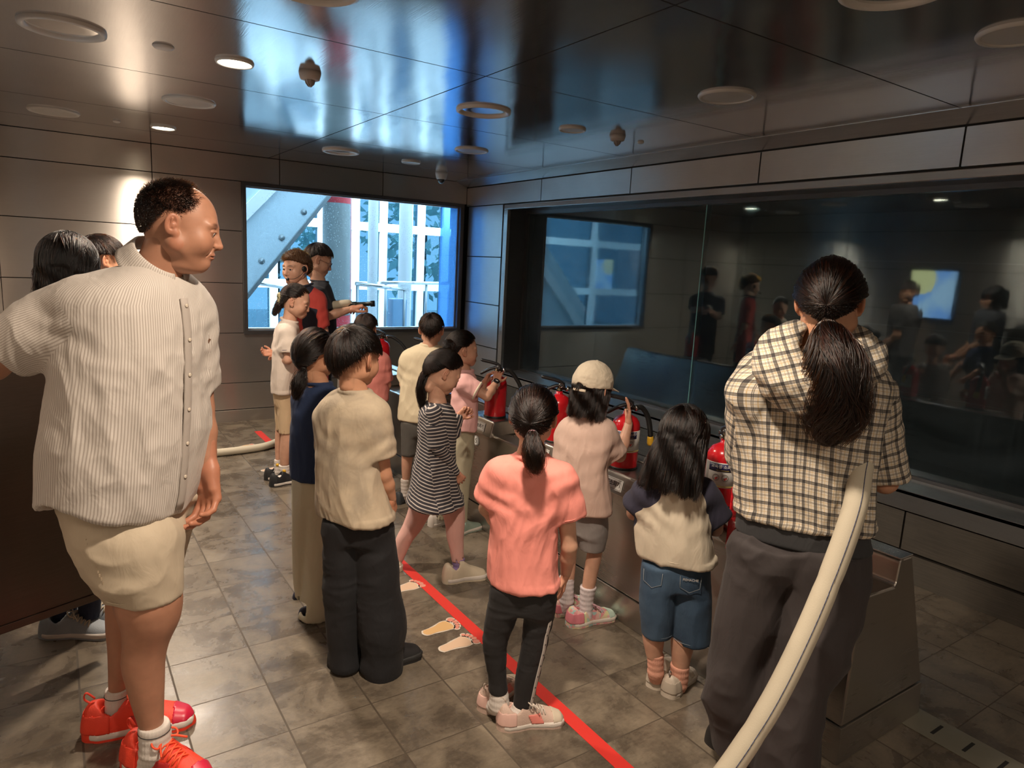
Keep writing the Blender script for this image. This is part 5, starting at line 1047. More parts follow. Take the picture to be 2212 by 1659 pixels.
 'head': [[0.061, 3.123, 1.499], 40, -8, 0, 0.98],
  'shoes': {'L': [-0.093, 3.181, 0.117, 3.058],
  'R': [-0.017, 3.267, 0.167, 3.145]}},
 'back': {'az': 70, 'T': [[1.389, 0.206, 3.906, 0.072, 0.046], [1.355, 0.202, 3.909, 0.149, 0.095], [1.253, 0.198, 3.912, 0.182, 0.116], [1.069, 0.187, 3.919, 0.169, 0.108], [0.808, 0.174, 3.928, 0.165, 0.105]],
  'B': {'L': [[0.807, 0.131, 3.957, 0.058, 0.058], [0.367, 0.108, 3.972, 0.038, 0.038], [-0.039, 0.092, 3.983, 0.03, 0.03]],
  'R': [[0.812, 0.219, 3.897, 0.064, 0.064], [0.373, 0.195, 3.913, 0.043, 0.043], [-0.034, 0.18, 3.924, 0.032, 0.032]]},
 'A': {'L': [[0.118, 3.966, 1.294], [0.082, 4.051, 1.03], [0.128, 4.201, 0.834], [0.149, 4.247, 0.799]],
  'R': [[0.284, 3.853, 1.304], [0.297, 3.905, 1.044], [0.275, 4.101, 0.843], [0.253, 4.176, 0.806]]},
 'SL': {'L': [[0.121, 3.964, 1.285], [0.09, 4.033, 1.091], 0.06, 0.055],
  'R': [[0.28, 3.856, 1.294], [0.291, 3.897, 1.104], 0.06, 0.055]},
 'head': [[0.214, 3.901, 1.512], 80, -8, 0, 0.95],
  'shoes': {'L': [0.065, 3.751, 0.161, 3.76],
  'R': [0.136, 3.714, 0.231, 3.723]}}}
HOSE = [[1.91, 1.001, 1.144], [1.855, 0.978, 1.082], [1.802, 0.953, 0.983], [1.735, 0.951, 0.822], [1.652, 0.959, 0.635], [1.555, 0.976, 0.448], [1.45, 1.011, 0.268], [1.354, 1.039, 0.161]]
# ---------------------------------------------------------------- people
def bounds(lists, pad):
    P = np.concatenate(lists); return P.min(0)-pad, P.max(0)+pad
def rowpts(rows): R = np.array(rows); return np.concatenate([np.stack([R[:, 1]-R[:, 3], R[:, 2]-R[:, 3], R[:, 0]], 1), np.stack([R[:, 1]+R[:, 3], R[:, 2]+R[:, 3], R[:, 0]], 1)])
def folds(V, N, amp=.006, sc=(9, 9, 3.2), seed=0.0, sharp=1.0):
    w = np.stack([vnoise(V*5+seed), vnoise(V*5+seed+9), vnoise(V*4+seed+4)], 1); q = V*np.array(sc)+seed+w*.45
    n = vnoise(q); m = vnoise(q*1.9+7.3+w*.3); k = vnoise(q*3.7+2.1); t = np.clip(vnoise(V*3.1+seed+20)+.55, .15, 1)
    return V+N*(((1-2*np.abs(n))*.75*sharp+(.5-np.abs(m))*.55)*amp+(.5-np.abs(k))*amp*.40*t)[:, None]
def uv_regions(me, V, Q, regs, choose):
    """regs: list of functions V->(u, v); choose: region index per face"""
    uv = np.zeros((len(Q)*4, 2), np.float32); L = Q.ravel(); U = [r(V) for r in regs]; fi = np.repeat(choose, 4)
    for i, (u, v, per) in enumerate(U):
        m = fi == i; uu = u[L].reshape(-1, 4); c = uu[:, :1]; uu = uu-np.round((uu-c)/per)*per; uv[m, 0] = uu.ravel()[m]; uv[m, 1] = v[L][m]
    lay = me.uv_layers.new(name='UVMap'); lay.data.foreach_set('uv', uv.ravel())
def garment_top(par, base, D, m, name='shirt', opts=None, rows=None):
    o = dict(h=.0055, fold=.006, hem=0.0, sleeves=True, n=2.3, collar=.0, k=.03, neck=.8, hollow=.03); o.update(opts or {})
    rows = rows or D['T']; az = math.radians(D['az']); SLV = D.get('SL', {}) if o['sleeves'] else {}
    pts = [rowpts(rows)]+[np.array([s[0], s[1]]) for s in SLV.values()]; lo, hi = bounds(pts, .13); F = Fld(lo, hi, o['h'])
    q0 = sorted(rows)[0]; F.loft(rows, -az, o['n'], .02); F.loft([(q0[0]-.035, q0[1], q0[2], q0[3], q0[4]), (q0[0]-.01, q0[1], q0[2], q0[3], q0[4]), (q0[0]+.03,)+tuple(sorted(rows)[1][i]*.35+q0[i]*.65 for i in (1, 2, 3, 4))], -az, o['n'], .0012)
    rv = np.array((math.cos(az), -math.sin(az), 0)); fv = np.array((math.sin(az), math.cos(az), 0))
    R = sorted(rows); ztop = R[-1][0]; zb = R[0][0]
    for s, (a, b, r0, r1) in SLV.items():
        a, b = np.array(a), np.array(b); d = unit(b-a); G = Fld(lo, hi, o['h']); G.cone(a, b+d*.03, r0, r1, .001)
        G.put(b-.16, b+.16, lambda x, y, z: (x-b[0])*d[0]+(y-b[1])*d[1]+(z-b[2])*d[2], .006, 'i')
        G.cone(b-d*o['hollow'], b+d*.09, r1*.84, r1*.92, .004, 's'); k = o['k']
        q = np.maximum(k-np.abs(F.v-G.v), 0)/k; F.v = np.minimum(F.v, G.v)-q*q*k*.25
    if o.get('crew'):
        c, ax_, rr = o['crew']; e1 = unit(np.cross(ax_, fv)); e2 = np.cross(ax_, e1); P = [c+(e1*math.cos(q)+e2*math.sin(q))*rr+rv*0 for q in np.arange(25)*2*PI/24]
        F.chain(P, [.0055]*25, .009); F.cone(c+ax_*.012, c+ax_*.09, rr*.86, rr*.95, .004, 's')
    zh = zb
    F.put((lo[0], lo[1], zb-.06), (hi[0], hi[1], zb+.01), lambda x, y, z: zb-z+0*x+0*y, .002, 'i')
    if o['hem']:
        cx, cy = R[0][1], R[0][2]
        def hc(x, y, z):
            u = (x-cx)*rv[0]+(y-cy)*rv[1]; v = (x-cx)*fv[0]+(y-cy)*fv[1]; a = np.arctan2(u/R[0][3], v/R[0][4]); return z-(zh+o['hem']*np.abs(np.sin(a))**3)
        F.put(lo, (hi[0], hi[1], zh+o['hem']), hc, .004, 's')
    F.loft([(zb-.05, R[0][1], R[0][2], R[0][3]*.89, R[0][4]*.87), (zb+.025+o['hem'], R[1][1]*.3+R[0][1]*.7, R[1][2]*.3+R[0][2]*.7, R[0][3]*.89, R[0][4]*.87)], -az, o['n'], .004, 's', smooth=False)
    V, Q = F.mesh(); V = relax(V, Q, 1, .4); N = vnormals(V, Q); zz = V[:, 2]
    drape = np.clip((ztop-zz)/.14, .2, 1); W = folds(V, N, o['fold']*1.3, (11, 11, 3.8), seed=ztop*17); V = V+(W-V)*drape[:, None]
    for s, (a, b, r0, r1) in SLV.items():     # soft pulls running from the armpit down across the torso
        q = V-(np.array(a)-np.array((0, 0, r0*1.1))); g1 = q@rv*(1 if s == 'L' else -1); t = q[:, 2]+g1*.55; V = V+N*(np.sin(t*70+vnoise(V*9)*3.0)*np.exp(-((np.linalg.norm(q, axis=1)-.05)/.085)**2)*o['fold']*.28)[:, None]
    me = npmesh(name, V-base, Q)
    C = V[Q].mean(1); ax = [(np.array(a), np.array(b), r0) for a, b, r0, r1 in SLV.values()]; tr = np.array(R); cxz = lambda z: (np.interp(z, tr[:, 0], tr[:, 1]), np.interp(z, tr[:, 0], tr[:, 2]))
    aavg = tr[:, 3].mean()*.55+tr[:, 4].mean()*.45+.01
    def torso_uv(P): cx, cy = cxz(P[:, 2]); u = (P[:, 0]-cx)@np.eye(1) if False else (P[:, 0]-cx)*rv[0]+(P[:, 1]-cy)*rv[1]; v = (P[:, 0]-cx)*fv[0]+(P[:, 1]-cy)*fv[1]; return np.arctan2(u, v)*aavg, P[:, 2]+.03*np.cos(np.arctan2(u, v)), 2*PI*aavg
    regs = [torso_uv]; dist = [np.abs((C[:, 0]-cxz(C[:, 2])[0])*rv[0]+(C[:, 1]-cxz(C[:, 2])[1])*rv[1])-np.interp(C[:, 2], tr[:, 0], tr[:, 3])*.93]
    for a, b, r0 in ax:
        d = unit(b-a); e1 = unit(np.cross(d, fv)); e2 = np.cross(d, e1)
        def suv(P, a=a, d=d, e1=e1, e2=e2, r0=r0): q = P-a; return np.arctan2(q@e1, q@e2)*r0, q@d, 2*PI*r0
        regs.append(suv); t = np.clip((C-a)@d, 0, 1); dist.append(np.where(((C-a)@d > .0), np.linalg.norm(C-a-t[:, None]*d, axis=1)-r0*1.25, 9))
    ch = np.zeros(len(C), int)
    if len(dist) > 1:
        D2 = np.stack(dist[1:], 1); j = D2.argmin(1); out = (D2.min(1) < 0) & ((dist[0] > 0) | (D2.min(1) < -.02)); ch[out] = j[out]+1
    uv_regions(me, V, Q, regs, ch)
    ob_ = ob(name, me, m, par)
    if o.get('raglan'):
        rag = np.full(len(V), 1.0)
        for a, b, r0 in ax: d = unit(b-a); t = np.clip((V-a)@d, 0, 1); rag = np.minimum(rag, np.minimum(np.linalg.norm(V-a, axis=1)-r0*1.42, np.where((V-a)@d > 0, np.linalg.norm(V-a-t[:, None]*d, axis=1)-r0*1.18, 1)))
        at = me.attributes.new('rag', 'FLOAT', 'POINT'); at.data.foreach_set('value', rag.astype(np.float32))
    return ob_
def ring_mesh(rows_z, D, az, grow, r, m, name, par, base, n=48, zoff=0, frac=1.0):
    """thin raised band round a garment section (hem, collar)"""
    R = np.array(sorted(D)); z = rows_z; v = [np.interp(z, R[:, 0], R[:, i]) for i in range(1, 5)]; c, s = math.cos(-az), math.sin(-az); bm = bmesh.new()
    P = []
    for i in range(n):
        a = 2*PI*i/n; u, w = (v[2]+grow)*math.cos(a), (v[3]+grow)*math.sin(a); P.append((v[0]+u*c-w*s-base[0], v[1]+u*s+w*c-base[1], z+zoff*math.sin(a)-base[2]))
    tube(bm, P, r, 8, closed=True); return ob(name, bm, m, par)
def garment_legs(par, base, D, m, name='trousers', opts=None):
    o = dict(h=.0055, fold=.006, n=2.1, hollow=True, sc=(8, 8, 5)); o.update(opts or {}); B = D['B']; az = math.radians(D['az'])
    w0 = sorted(D['T'])[0]; B = {s: [(z, x, y, (a*.88 if z > w0[0]-.03 else a), (min(b, w0[4]*.78) if z > w0[0]-.03 else (min(b, w0[4]) if z > w0[0]-.12 else b))) for z, x, y, a, b in r] for s, r in B.items()}
    lo, hi = bounds([rowpts(r) for r in B.values()], .06); F = Fld(lo, hi, o['h'])
    for s, r in B.items():
        F.loft(r, -az, o['n'], .012); q = sorted(r)[0]
        if o['hollow']: F.loft([(q[0]-.03, q[1], q[2], q[3], q[4]), (q[0], q[1], q[2], q[3], q[4]), (q[0]+.02, q[1], q[2], q[3], q[4])], -az, o['n'], .0012)
    tops = [sorted(r)[-1] for r in B.values()]; c = np.mean([t[1:3] for t in tops], 0); zt = max(t[0] for t in tops); w = w0; k2 = o.get('hip', 1.0)
    F.loft([(zt-.10*o.get('crotch', 1), c[0], c[1], w[3]*.72*k2, w[4]*.78*k2), (zt-.04, c[0], c[1], w[3]*.84*k2, w[4]*.84*k2), (zt+.02, w[1], w[2], w[3]*.78*k2, w[4]*.76*k2), (zt+.05, w[1], w[2], w[3]*.74, w[4]*.72)], -az, 2.2, .025)
    if o['hollow']:
        for s, r in B.items(): q = sorted(r)[0]; G_ = .02+max(q[3], q[4]); F.put((q[1]-G_, q[2]-G_, q[0]-.05), (q[1]+G_, q[2]+G_, q[0]+.004), lambda x, y, z: q[0]-z+0*x+0*y, .002, 'i'); F.loft([(q[0]-.05, q[1], q[2], q[3]*.88, q[4]*.88), (q[0]+.03, q[1], q[2], q[3]*.86, q[4]*.86)], -az, o['n'], .003, 's', smooth=False)
    V, Q = F.mesh(); V = relax(V, Q, 1, .4); N = vnormals(V, Q); V = folds(V, N, o['fold'], o['sc'], seed=zt*31)
    me = npmesh(name, V-base, Q); uv = (V[Q].reshape(-1, 3)); lay = me.uv_layers.new(name='UVMap'); lay.data.foreach_set('uv', np.stack([uv[:, 0], uv[:, 2]], 1).astype(np.float32).ravel())
    return ob(name, me, m, par)
SOLE = [(0, .30, 0), (.08, .36, 0), (.25, .33, .0), (.42, .30, .02), (.62, .36, .03), (.80, .38, .02), (.93, .30, -.01), (1.0, .16, -.02)]
def shoe_sdf(kind='sneaker'):
    F = Fld((-.12, -.30, -.04), (1.12, .30, .62), .018); S = np.array(SOLE)
    def prof(x): return np.interp(x, S[:, 0], S[:, 1])/2, np.interp(x, S[:, 0], S[:, 2])
    def foot(x, y, z, g, z0, z1, rise=0):
        w, c = prof(x); w = w+g; e = np.maximum(-x-g, x-1-g); q = np.maximum(np.abs(y-c)-w, e)+0*z; zz = np.maximum(z-z1-rise*np.clip(x-.75, 0, 1)**1.0, z0+.10*np.clip(x-.8, 0, .3)-z); k = .05; h = np.maximum(k-np.abs(q-zz), 0)/k; return np.maximum(q, zz)+h*h*k*.25
    top = lambda x: np.interp(x, [0, .12, .30, .42, .60, .80, .95, 1.05], [.40, .40, .42, .40, .28, .21, .17, .10])
    F.put((-.1, -.28, 0), (1.1, .28, .5), lambda x, y, z: ((np.abs((y-prof(x)[1])/(prof(x)[0]+.005))**2.6+np.abs(np.clip(z, 0, 9)/top(x))**2.2+np.clip(-x*9, 0, 3)**2+np.clip((x-.93)*10, 0, 3)**2)**.5-1)*.12, .02)
    F.cone((.20, 0, .22), (.17, 0, .70), .115, .13, .03, 's'); V, Q = F.mesh(); up = (V*(1, 1, 1), Q)
    F = Fld((-.12, -.30, -.04), (1.12, .30, .3), .018); F.put((-.1, -.28, -.02), (1.1, .28, .2), lambda x, y, z: foot(x, y, z, .012, 0.0, .115), .01); V, Q = F.mesh(); return up, (V, Q)
SHOE = shoe_sdf()
def shoe(par, base, xy, L, mu, ms, name='shoe', laces=None, lift=0.0, pitch=0.0, scale=(1, 1), toe=None, extra=None):
    x0, y0, x1, y1 = xy; d = unit((x1-x0, y1-y0, 0)); ln = max(np.hypot(x1-x0, y1-y0), L); lat = np.array((-d[1], d[0], 0)); M = np.eye(4); M[:3, 0] = d*ln; M[:3, 1] = lat*ln*scale[0]; M[:3, 2] = np.array((0, 0, ln*scale[1])); M[:3, 3] = (x0, y0, .002+lift)
    if pitch:
        a = math.radians(pitch); u = d*math.cos(a)-np.array((0, 0, math.sin(a))); w = d*math.sin(a)+np.array((0, 0, math.cos(a))); M[:3, 0] = u*ln; M[:3, 2] = w*ln*scale[1]; M[:3, 3] = (x0, y0, .002+ln*math.sin(a))
    up, so = SHOE; s = ob(name, npmesh(name, xf(M, up[0])-base, up[1]), mu, par); ob('sole', npmesh('sole', xf(M, so[0])-base, so[1]), ms, s)
    if toe:
        N = vnormals(*up); C = up[0][up[1]].mean(1)
        for nm, sel, mm in (('toe_cap', (C[:, 0] > .80) & (C[:, 2] > .10), toe[0]), ('heel_counter', (C[:, 0] < .20) & (C[:, 2] > .10) & (C[:, 2] < .30), toe[1]), ('side_panel', (np.abs(C[:, 0]-.50+.5*(C[:, 2]-.2)) < .10) & (C[:, 2] > .10) & (C[:, 2] < .24) & (np.abs(C[:, 1]-.02) > .08), toe[2])):
            if mm is None: continue
            f_ = up[1][sel]; u_, inv = np.unique(f_, return_inverse=True); PV = (up[0]+N*.010)[u_]; po = ob(nm, npmesh(nm, xf(M, PV)-base, inv.reshape(f_.shape)), mm, s); md = po.modifiers.new('s', 'SOLIDIFY'); md.thickness = .002
    if laces:
        bm = bmesh.new(); top = lambda x: np.interp(x, [.30, .42, .60, .80], [.42, .405, .285, .215])
        for i in range(5):
            x = .40+i*.055; A = [(x, -.10, top(x)-.045), (x+.015, -.05, top(x+.01)+.004), (x+.03, .0, top(x+.03)+.016), (x+.045, .05, top(x+.04)+.004), (x+.055, .10, top(x+.05)-.045)]
            for sg in (1, -1): tube(bm, [Vector(xf(M, np.array((p[0], p[1]*sg, p[2])))-base) for p in A], .011*ln, 6)
        for sg in (1, -1):
            P = catmull([(.40, 0, .43), (.36, .07*sg, .47), (.42, .15*sg, .44), (.47, .12*sg, .40), (.41, .01*sg, .43)], 6); tube(bm, [Vector(xf(M, p)-base) for p in P], .011*ln, 6)
            P = catmull([(.40, 0, .43), (.47, .09*sg, .41), (.56, .17*sg, .36)], 6); tube(bm, [Vector(xf(M, p)-base) for p in P], .011*ln, 6)
        ob('laces', bm, laces, s)
    if extra:
        bm = bmesh.new(); tube(bm, [Vector(xf(M, p)-base) for p in catmull([(.02, 0, .36), (-.07, 0, .44), (-.05, 0, .52), (.03, 0, .44)], 5)], .016*ln, 8, flat=.5); ob('heel_loop', bm, extra, s)
    return s
def person(key, label, age, skin, hair, top, legs, shoes, group=None, hands=None, sock=None, under=None, face=True, plump=0.0, hs_y=1.0, gaze=None, arm_r=1.0, name='person'):
    D = PD[key]; sh = D['shoes']; allp = np.array([s for s in sh.values()]); base = np.array((allp[:, [0, 2]].mean(), allp[:, [1, 3]].mean(), 0)); e = thing(name, label, 'person', tuple(base), group)
    hp, haz, hpi, hro, hs = D['head']; s = {'adult': 1.0, 'teen': .86, 'child': .74}[age]; az = math.radians(D['az']); rv = np.array((math.cos(az), -math.sin(az), 0))
    # body
    T = sorted(D['T']); A = D['A']; limb = [np.array(T)[:, [1, 2, 0]], np.array([hp])]+[np.array(a) for a in A.values()]+[np.array(r)[:, [1, 2, 0]] for r in D.get('S', D['B']).values()]
    lo, hi = bounds(limb, .10); F = Fld(lo, hi, .0058 if age != 'child' else .0048)
    F.loft([(z, x, y, a*.74, b*.70) for z, x, y, a, b in T if z > T[0][0]+.09*s], -az, 2.2, .02)
    f = azdir(haz, hpi); up = unit(np.array((0, 0, 1.))+rv*math.sin(math.radians(hro))); Mh = frame(np.array(hp), f, up, hs); Mh[:3, 1] *= hs_y
    nk = xf(Mh, np.array((0, -.018, -.050))); nb = np.array((T[-1][1], T[-1][2], T[-1][0]-.05*s)); rn = (.056 if age == 'adult' else .050*hs)*(1+.12*plump); F.cone(nb, nk, rn*1.05, rn*.92, .03)
    hh = hands or {}; parts = []; tint = []
    for sd, a in A.items():
        a = [np.array(q) for q in a]; k = s*arm_r; F.chain([a[0], a[0]*.5+a[1]*.5, a[1], a[1]*.6+a[2]*.4, a[2]], [.046*k, .042*k, .036*k, .036*k, .0245*k], .012)
    legsk = D.get('S')
    for sd, r in (legsk or {sd: [(z, x, y, a*.6, b*.6) for z, x, y, a, b in r] for sd, r in D['B'].items()}).items():
        r = sorted(r); n_ = len(r); r = [(z, x, y, a*(.86 if i == n_-1 else 1), b*(.86 if i == n_-1 else 1)) for i, (z, x, y, a, b) in enumerate(r)]
        F.loft(r, -az, 2.0, .02); q = r[-1]; w = T[0]; F.cone((q[1], q[2], q[0]), (q[1]*.4+w[1]*.6, q[2]*.4+w[2]*.6, w[0]+.05), q[3]*.8, q[3]*.7, .02)
    V, Q = F.mesh(); V = relax(V, Q, 2, .4); parts.append((V, Q)); tint.append(np.ones((len(V), 3)))
    for sd, a in A.items():
        a = [np.array(q) for q in a]; h = dict(curl=(22, 28, 18), thumb=(.3, 0), side=1 if sd == 'L' else -1); h.update(hh.get(sd, {})); pn = h.pop('palm', None); h.pop('x', 0); sz = h.pop('size', 1.0)
        d = unit(a[3]-a[2]); pn = np.array(pn, float) if pn is not None else -rv*(1 if sd == 'R' else -1)
        z = unit(-(pn-d*(pn@d))); y = np.cross(z, d); M = np.eye(4); k = s*sz*arm_r*(.98 if age != 'child' else .86); M[:3, 0] = d*k; M[:3, 1] = y*k; M[:3, 2] = z*k; M[:3, 3] = a[2]; HV, HQ = hand_mesh(**h); parts.append((xf(M, HV), HQ)); t = np.ones((len(HV), 3)); t[:] = (1.03, .88, .84); tint.append(t)
    HV, HQ, ht = head_mesh('child' if age == 'child' else 'adult', .0026 if key not in ('man',) else .0019, face, plump, 1.0 if key == 'man' else 0.0); parts.append((xf(Mh, HV), HQ)); tint.append(ht)
    if hair.get('scalp'):
        d = unit_rows((HV-HC)/HR); ph = np.arctan2(d[:, 0], d[:, 1]); el = np.arcsin(np.clip(d[:, 2], -1, 1)); hl = hairline(ph, hair['hl']); bald = np.clip((np.cos(ph)*np.cos(el)*.9+np.sin(el)*.62-.62)*5, 0, 1)*(np.abs(ph) < 1.15)
        m = sstep(-.06, .10, el-hl+.05*vnoise(HV*70))*(1-bald)*(HV[:, 2] > -.09)*(np.abs(HV[:, 0]) < .083)*.88; ht[:] = ht*(1-m[:, None])+np.array((.10, .08, .075))*m[:, None]
    V, Q = joinm(parts); me = npmesh('body', V-base, Q); setattr_col(me, 'tint', np.concatenate(tint)); body = ob('body', me, skin, e)
    if face:
        g = gaze or (0, 1, -.12)
        for sx in (-1, 1):
            bm = eye_mesh((g[0], g[1], g[2])); bmesh.ops.transform(bm, matrix=Matrix([list(r) for r in Mh]) @ Matrix.Translation((sx*.031, .0790, .0055)), verts=bm.verts); bmesh.ops.translate(bm, vec=Vector(-base), verts=bm.verts); ob('eye', bm, [M_eyew, M_iris, M_pupil], body)
    # hair
    hk = {k: v for k, v in hair.items() if k not in ('scalp',)}
    if 'tail' in D and hk.get('style') != 'bun': hk['tail'] = [(np.array(p), r) for p, r in D['tail']]
    H0 = make_hair(e, Mh, hs, **hk)
    ax_ = unit(nk-nb); to = dict(top[2]) if len(top) > 2 else {}
    if not to.pop('open', False): to['crew'] = (np.array((T[-1][1], T[-1][2], T[-1][0]))-np.array((0, 0, .011)), unit(ax_*.55+np.array((0, 0, .45))-np.array((math.sin(az), math.cos(az), 0))*-.18), rn*1.22)
    tp = garment_top(e, base, D, top[0], top[1], to)
    lg = garment_legs(e, base, D, legs[0], legs[1], legs[2] if len(legs) > 2 else None)
    if sock:
        for sd, r in D.get('K', {}).items():
            R = sorted(r); lo, hi = bounds([rowpts(R)], .03); F = Fld((lo[0], lo[1], R[0][0]-.06), hi, .003); F.loft(R, 0, 2.0, .004, rnd=.006, grow=.0015)
            x0, y0, x1, y1 = sh[sd]; dd = unit((x1-x0, y1-y0, 0)); an = np.array((R[0][1], R[0][2], R[0][0])); F.cone(an, (an[0]*.5+(x0+dd[0]*.05*s)*.5, an[1]*.5+(y0+dd[1]*.05*s)*.5, max(R[0][0]-.05, .03)), R[0][3], R[0][3]*1.05, .01)
            V, Q = F.mesh(); N = vnormals(V, Q); a = np.arctan2(V[:, 1]-R[0][2], V[:, 0]-R[0][1]); V = V+N*(np.sin(V[:, 2]*260)*.0006+np.sin(a*26)*.0004)[:, None]; ob('sock', npmesh('sock', V-base, Q), sock[sd] if isinstance(sock, dict) else sock, e)
    for sd, xy in sh.items():
        so = shoes[sd] if isinstance(shoes, dict) and sd in shoes else shoes; shoe(e, base, xy, .165*s*1.62*.98, **so)
    return e, base, D, Mh, H0, tp, lg, body
M_eyew = plain('eye_white', (0.72, 0.68, 0.66), 0.15); M_iris = plain('iris_dark_brown', (0.035, 0.018, 0.010), 0.12); M_pupil = plain('pupil', (0.004, 0.004, 0.004), 0.08)
SK1 = skin_mat((0.54, 0.285, 0.175), 'skin_warm'); SK2 = skin_mat((0.60, 0.35, 0.245), 'skin_light'); SK3 = skin_mat((0.43, 0.215, 0.135), 'skin_tan')
BK = (0.010, 0.008, 0.007); BR = (0.030, 0.018, 0.012)
HL = (40, 24, 10, -26, -62)                     # tied hair: hairline elevations
HB = (12, 12, 12, -14, -52)                     # boy's bowl cut with fringe
M_white_sole = plain('white_sole', (0.66, 0.60, 0.54), 0.6, bump=.2, bs=150); M_black_sole = plain('black_sole', (0.02, 0.02, 0.02), 0.6); M_sock = plain('white_sock', (0.66, 0.60, 0.55), 0.9, bump=.5, bs=500)
ONLY = None
def two_tone(a, b): return lambda t: t.mix(t.math('LESS_THAN', t.n('Attribute', {'attribute_name': 'rag'}).outputs['Fac'], 0.0), a, b)
def want(k): return ONLY is None or k in ONLY
# --- the man in the striped shirt
def pat_stripe(t):
    u, v = uvxy(t); w = t.math('ADD', u, t.math('MULTIPLY', t.noise(t.co(), 6, 3), .004)); return t.mix(t.math('MULTIPLY', pulse(t, w, .0062, .42), .85), (0.60, 0.55, 0.50), (0.37, 0.32, 0.28))
if want('man'):
    m = cloth_mat((.6, .5, .4), 'striped_shirt_cloth', .8, .2, pattern=pat_stripe)
    red = plain('red_mesh', (0.78, 0.05, 0.02), 0.55, bump=.5, bs=260)
    e, base, D, Mh, H0, tp, lg, body = person('man', 'tall man in beige striped short-sleeved shirt, khaki shorts and red sneakers', 'adult', SK3,
        dict(style='crop', rgb=BK, hl=(66, 36, 12, -26, -60), cap=False, n=19000, k=6, r=.00055, scalp=True, mel=.96, red=.2),
        (m, 'shirt', dict(hem=.07, fold=.0085, h=.0055, k=.04, n=2.15, open=True)), (cloth_mat((0.50, 0.415, 0.305), 'khaki_cotton', .85, .2, var=.08), 'shorts', dict(fold=.011, sc=(9, 9, 8), hip=.95)),
        dict(mu=red, ms=M_white_sole, laces=plain('orange_red_lace', (0.85, 0.09, 0.03), .6), extra=red, toe=(plain('crimson_overlay', (.55, .015, .05), .35), red, plain('dark_red_overlay', (.45, .02, .02), .4)), scale=(1.0, .95)), sock={'L': M_sock, 'R': M_sock}, plump=1.0, hs_y=1.07, gaze=(0, 1, -.25),
        hands={'L': dict(curl=(30, 38, 25), palm=(-.77, -.45, 0), thumb=(.25, .1), size=1.12), 'R': dict(palm=(0, 0, -1), curl=(8, 10, 5))}, arm_r=1.12)
    X = {k: np.array(v) for k, v in D['X'].items()}
    # collar wings, placket and buttons
    f = azdir(D['az']); r_ = np.array((math.cos(math.radians(D['az'])), -math.sin(math.radians(D['az'])), 0)); Ts = sorted(D['T'])[-1]; nb = np.array((Ts[1], Ts[2], Ts[0])); NK = xf(Mh, np.array((0, -.022, -.075)))
    ax = unit(unit(NK-nb)+np.array((0, 0, .5))); c0 = nb*.80+NK*.20; e1 = unit(np.cross(f, ax)); e2 = np.cross(ax, e1)      # e2 points to the front
    U_, V_ = 44, 9; G = []; UVS = []
    for i in range(U_):
        ph = math.radians(-168+336*i/(U_-1)); fr = (1-math.cos(ph))/2; rad = np.array([.068, .0675, .068, .071, .075, .081, .088, .094, .100+.014*fr**3]); hh_ = .8*np.array([-.020, .004, .026, .032, .028, .012, -.008, -.024-.012*fr, -.036-.045*fr**4]); dd = -math.cos(ph)*e2+math.sin(ph)*e1
        for j in range(V_): G.append(c0+dd*(rad[j]*(1+.06*fr))+ax*(hh_[j]-.030*fr)+f*.006*fr-base); UVS.append((ph*.085, j*.012))
    fq = np.array([(i*V_+j, (i+1)*V_+j, (i+1)*V_+j+1, i*V_+j+1) for i in range(U_-1) for j in range(V_-1)]); me = npmesh('collar', np.array(G), fq)
    lay = me.uv_layers.new(name='UVMap'); lay.data.foreach_set('uv', np.array(UVS, np.float32)[fq.ravel()].ravel()); co_ = ob('collar', me, m, tp); md = co_.modifiers.new('s', 'SOLIDIFY'); md.thickness = .003; md.offset = 0
    for sd in 'LR': ring_mesh(sorted(D['B'][sd])[0][0]+.022, D['B'][sd], math.radians(140), -.001, .0016, lg.data.materials[0], 'hem_seam', lg, base)
    rows = np.array(sorted(D['T'])); zz = np.linspace(.845, 1.46, 26); a0 = math.radians(10)
    def surf(z, a, g=.004):
        v = [np.interp(z, rows[:, 0], rows[:, i]) for i in range(1, 5)]; q = (abs(math.sin(a))**2.15+abs(math.cos(a))**2.15)**(-1/2.15); return np.array((v[0], v[1], z))+r_*(v[2]+g)*math.sin(a)*q+f*(v[3]+g)*math.cos(a)*q
    bm = bmesh.new(); tube(bm, [Vector(surf(z, -.02, .0115)-base) for z in zz], .015, 8, flat=.35, up=tuple(f)); pk = ob('placket', bm, m, tp); me = pk.data
    bm = bmesh.new()
    for z in (1.44, 1.345, 1.245, 1.145, 1.045, .945): p = surf(z, -.02, .0165)-base; lathe(bm, [(.0055, 0), (.0055, .002), (.003, .0022)], Matrix([list(q) for q in frame(p, unit(np.cross(f, (0, 0, 1))), f)]), 14)
    ob('button', bm, plain('shell_button', (.6, .52, .42), .3), pk)
    bm = bmesh.new(); p = surf(1.33, -.50, .009)-base; box(bm, -.003, .003, -.001, .001, -.007, .007, Matrix.Translation(p) @ RZ(.5, 4, 'Y')); ob('chest_emblem', bm, plain('brown_embroidery', (.12, .06, .03), .8), tp, smooth=False)
    bm = bmesh.new(); B = sorted(D['B']['R']); bb = B[0]
    for (x, y, z0, z1) in ((0, 0, 0, 0),):
        for i in range(14):
            a = math.radians(150+i*0); z = .66+i*.011; R3 = np.array(B); v = [np.interp(z, R3[:, 0], R3[:, j]) for j in (1, 2, 3)]; p = np.array((v[0]-(v[2]+.004)*math.cos(.85), v[1]-(v[2]+.004)*math.sin(.85)*1.0, z))-base; box(bm, -.002, .002, -.002, .002, -.004, .004, Matrix.Translation(p))
    ob('pocket_seam', bm, plain('khaki_thread', (.36, .28, .19), .8), lg, smooth=False)
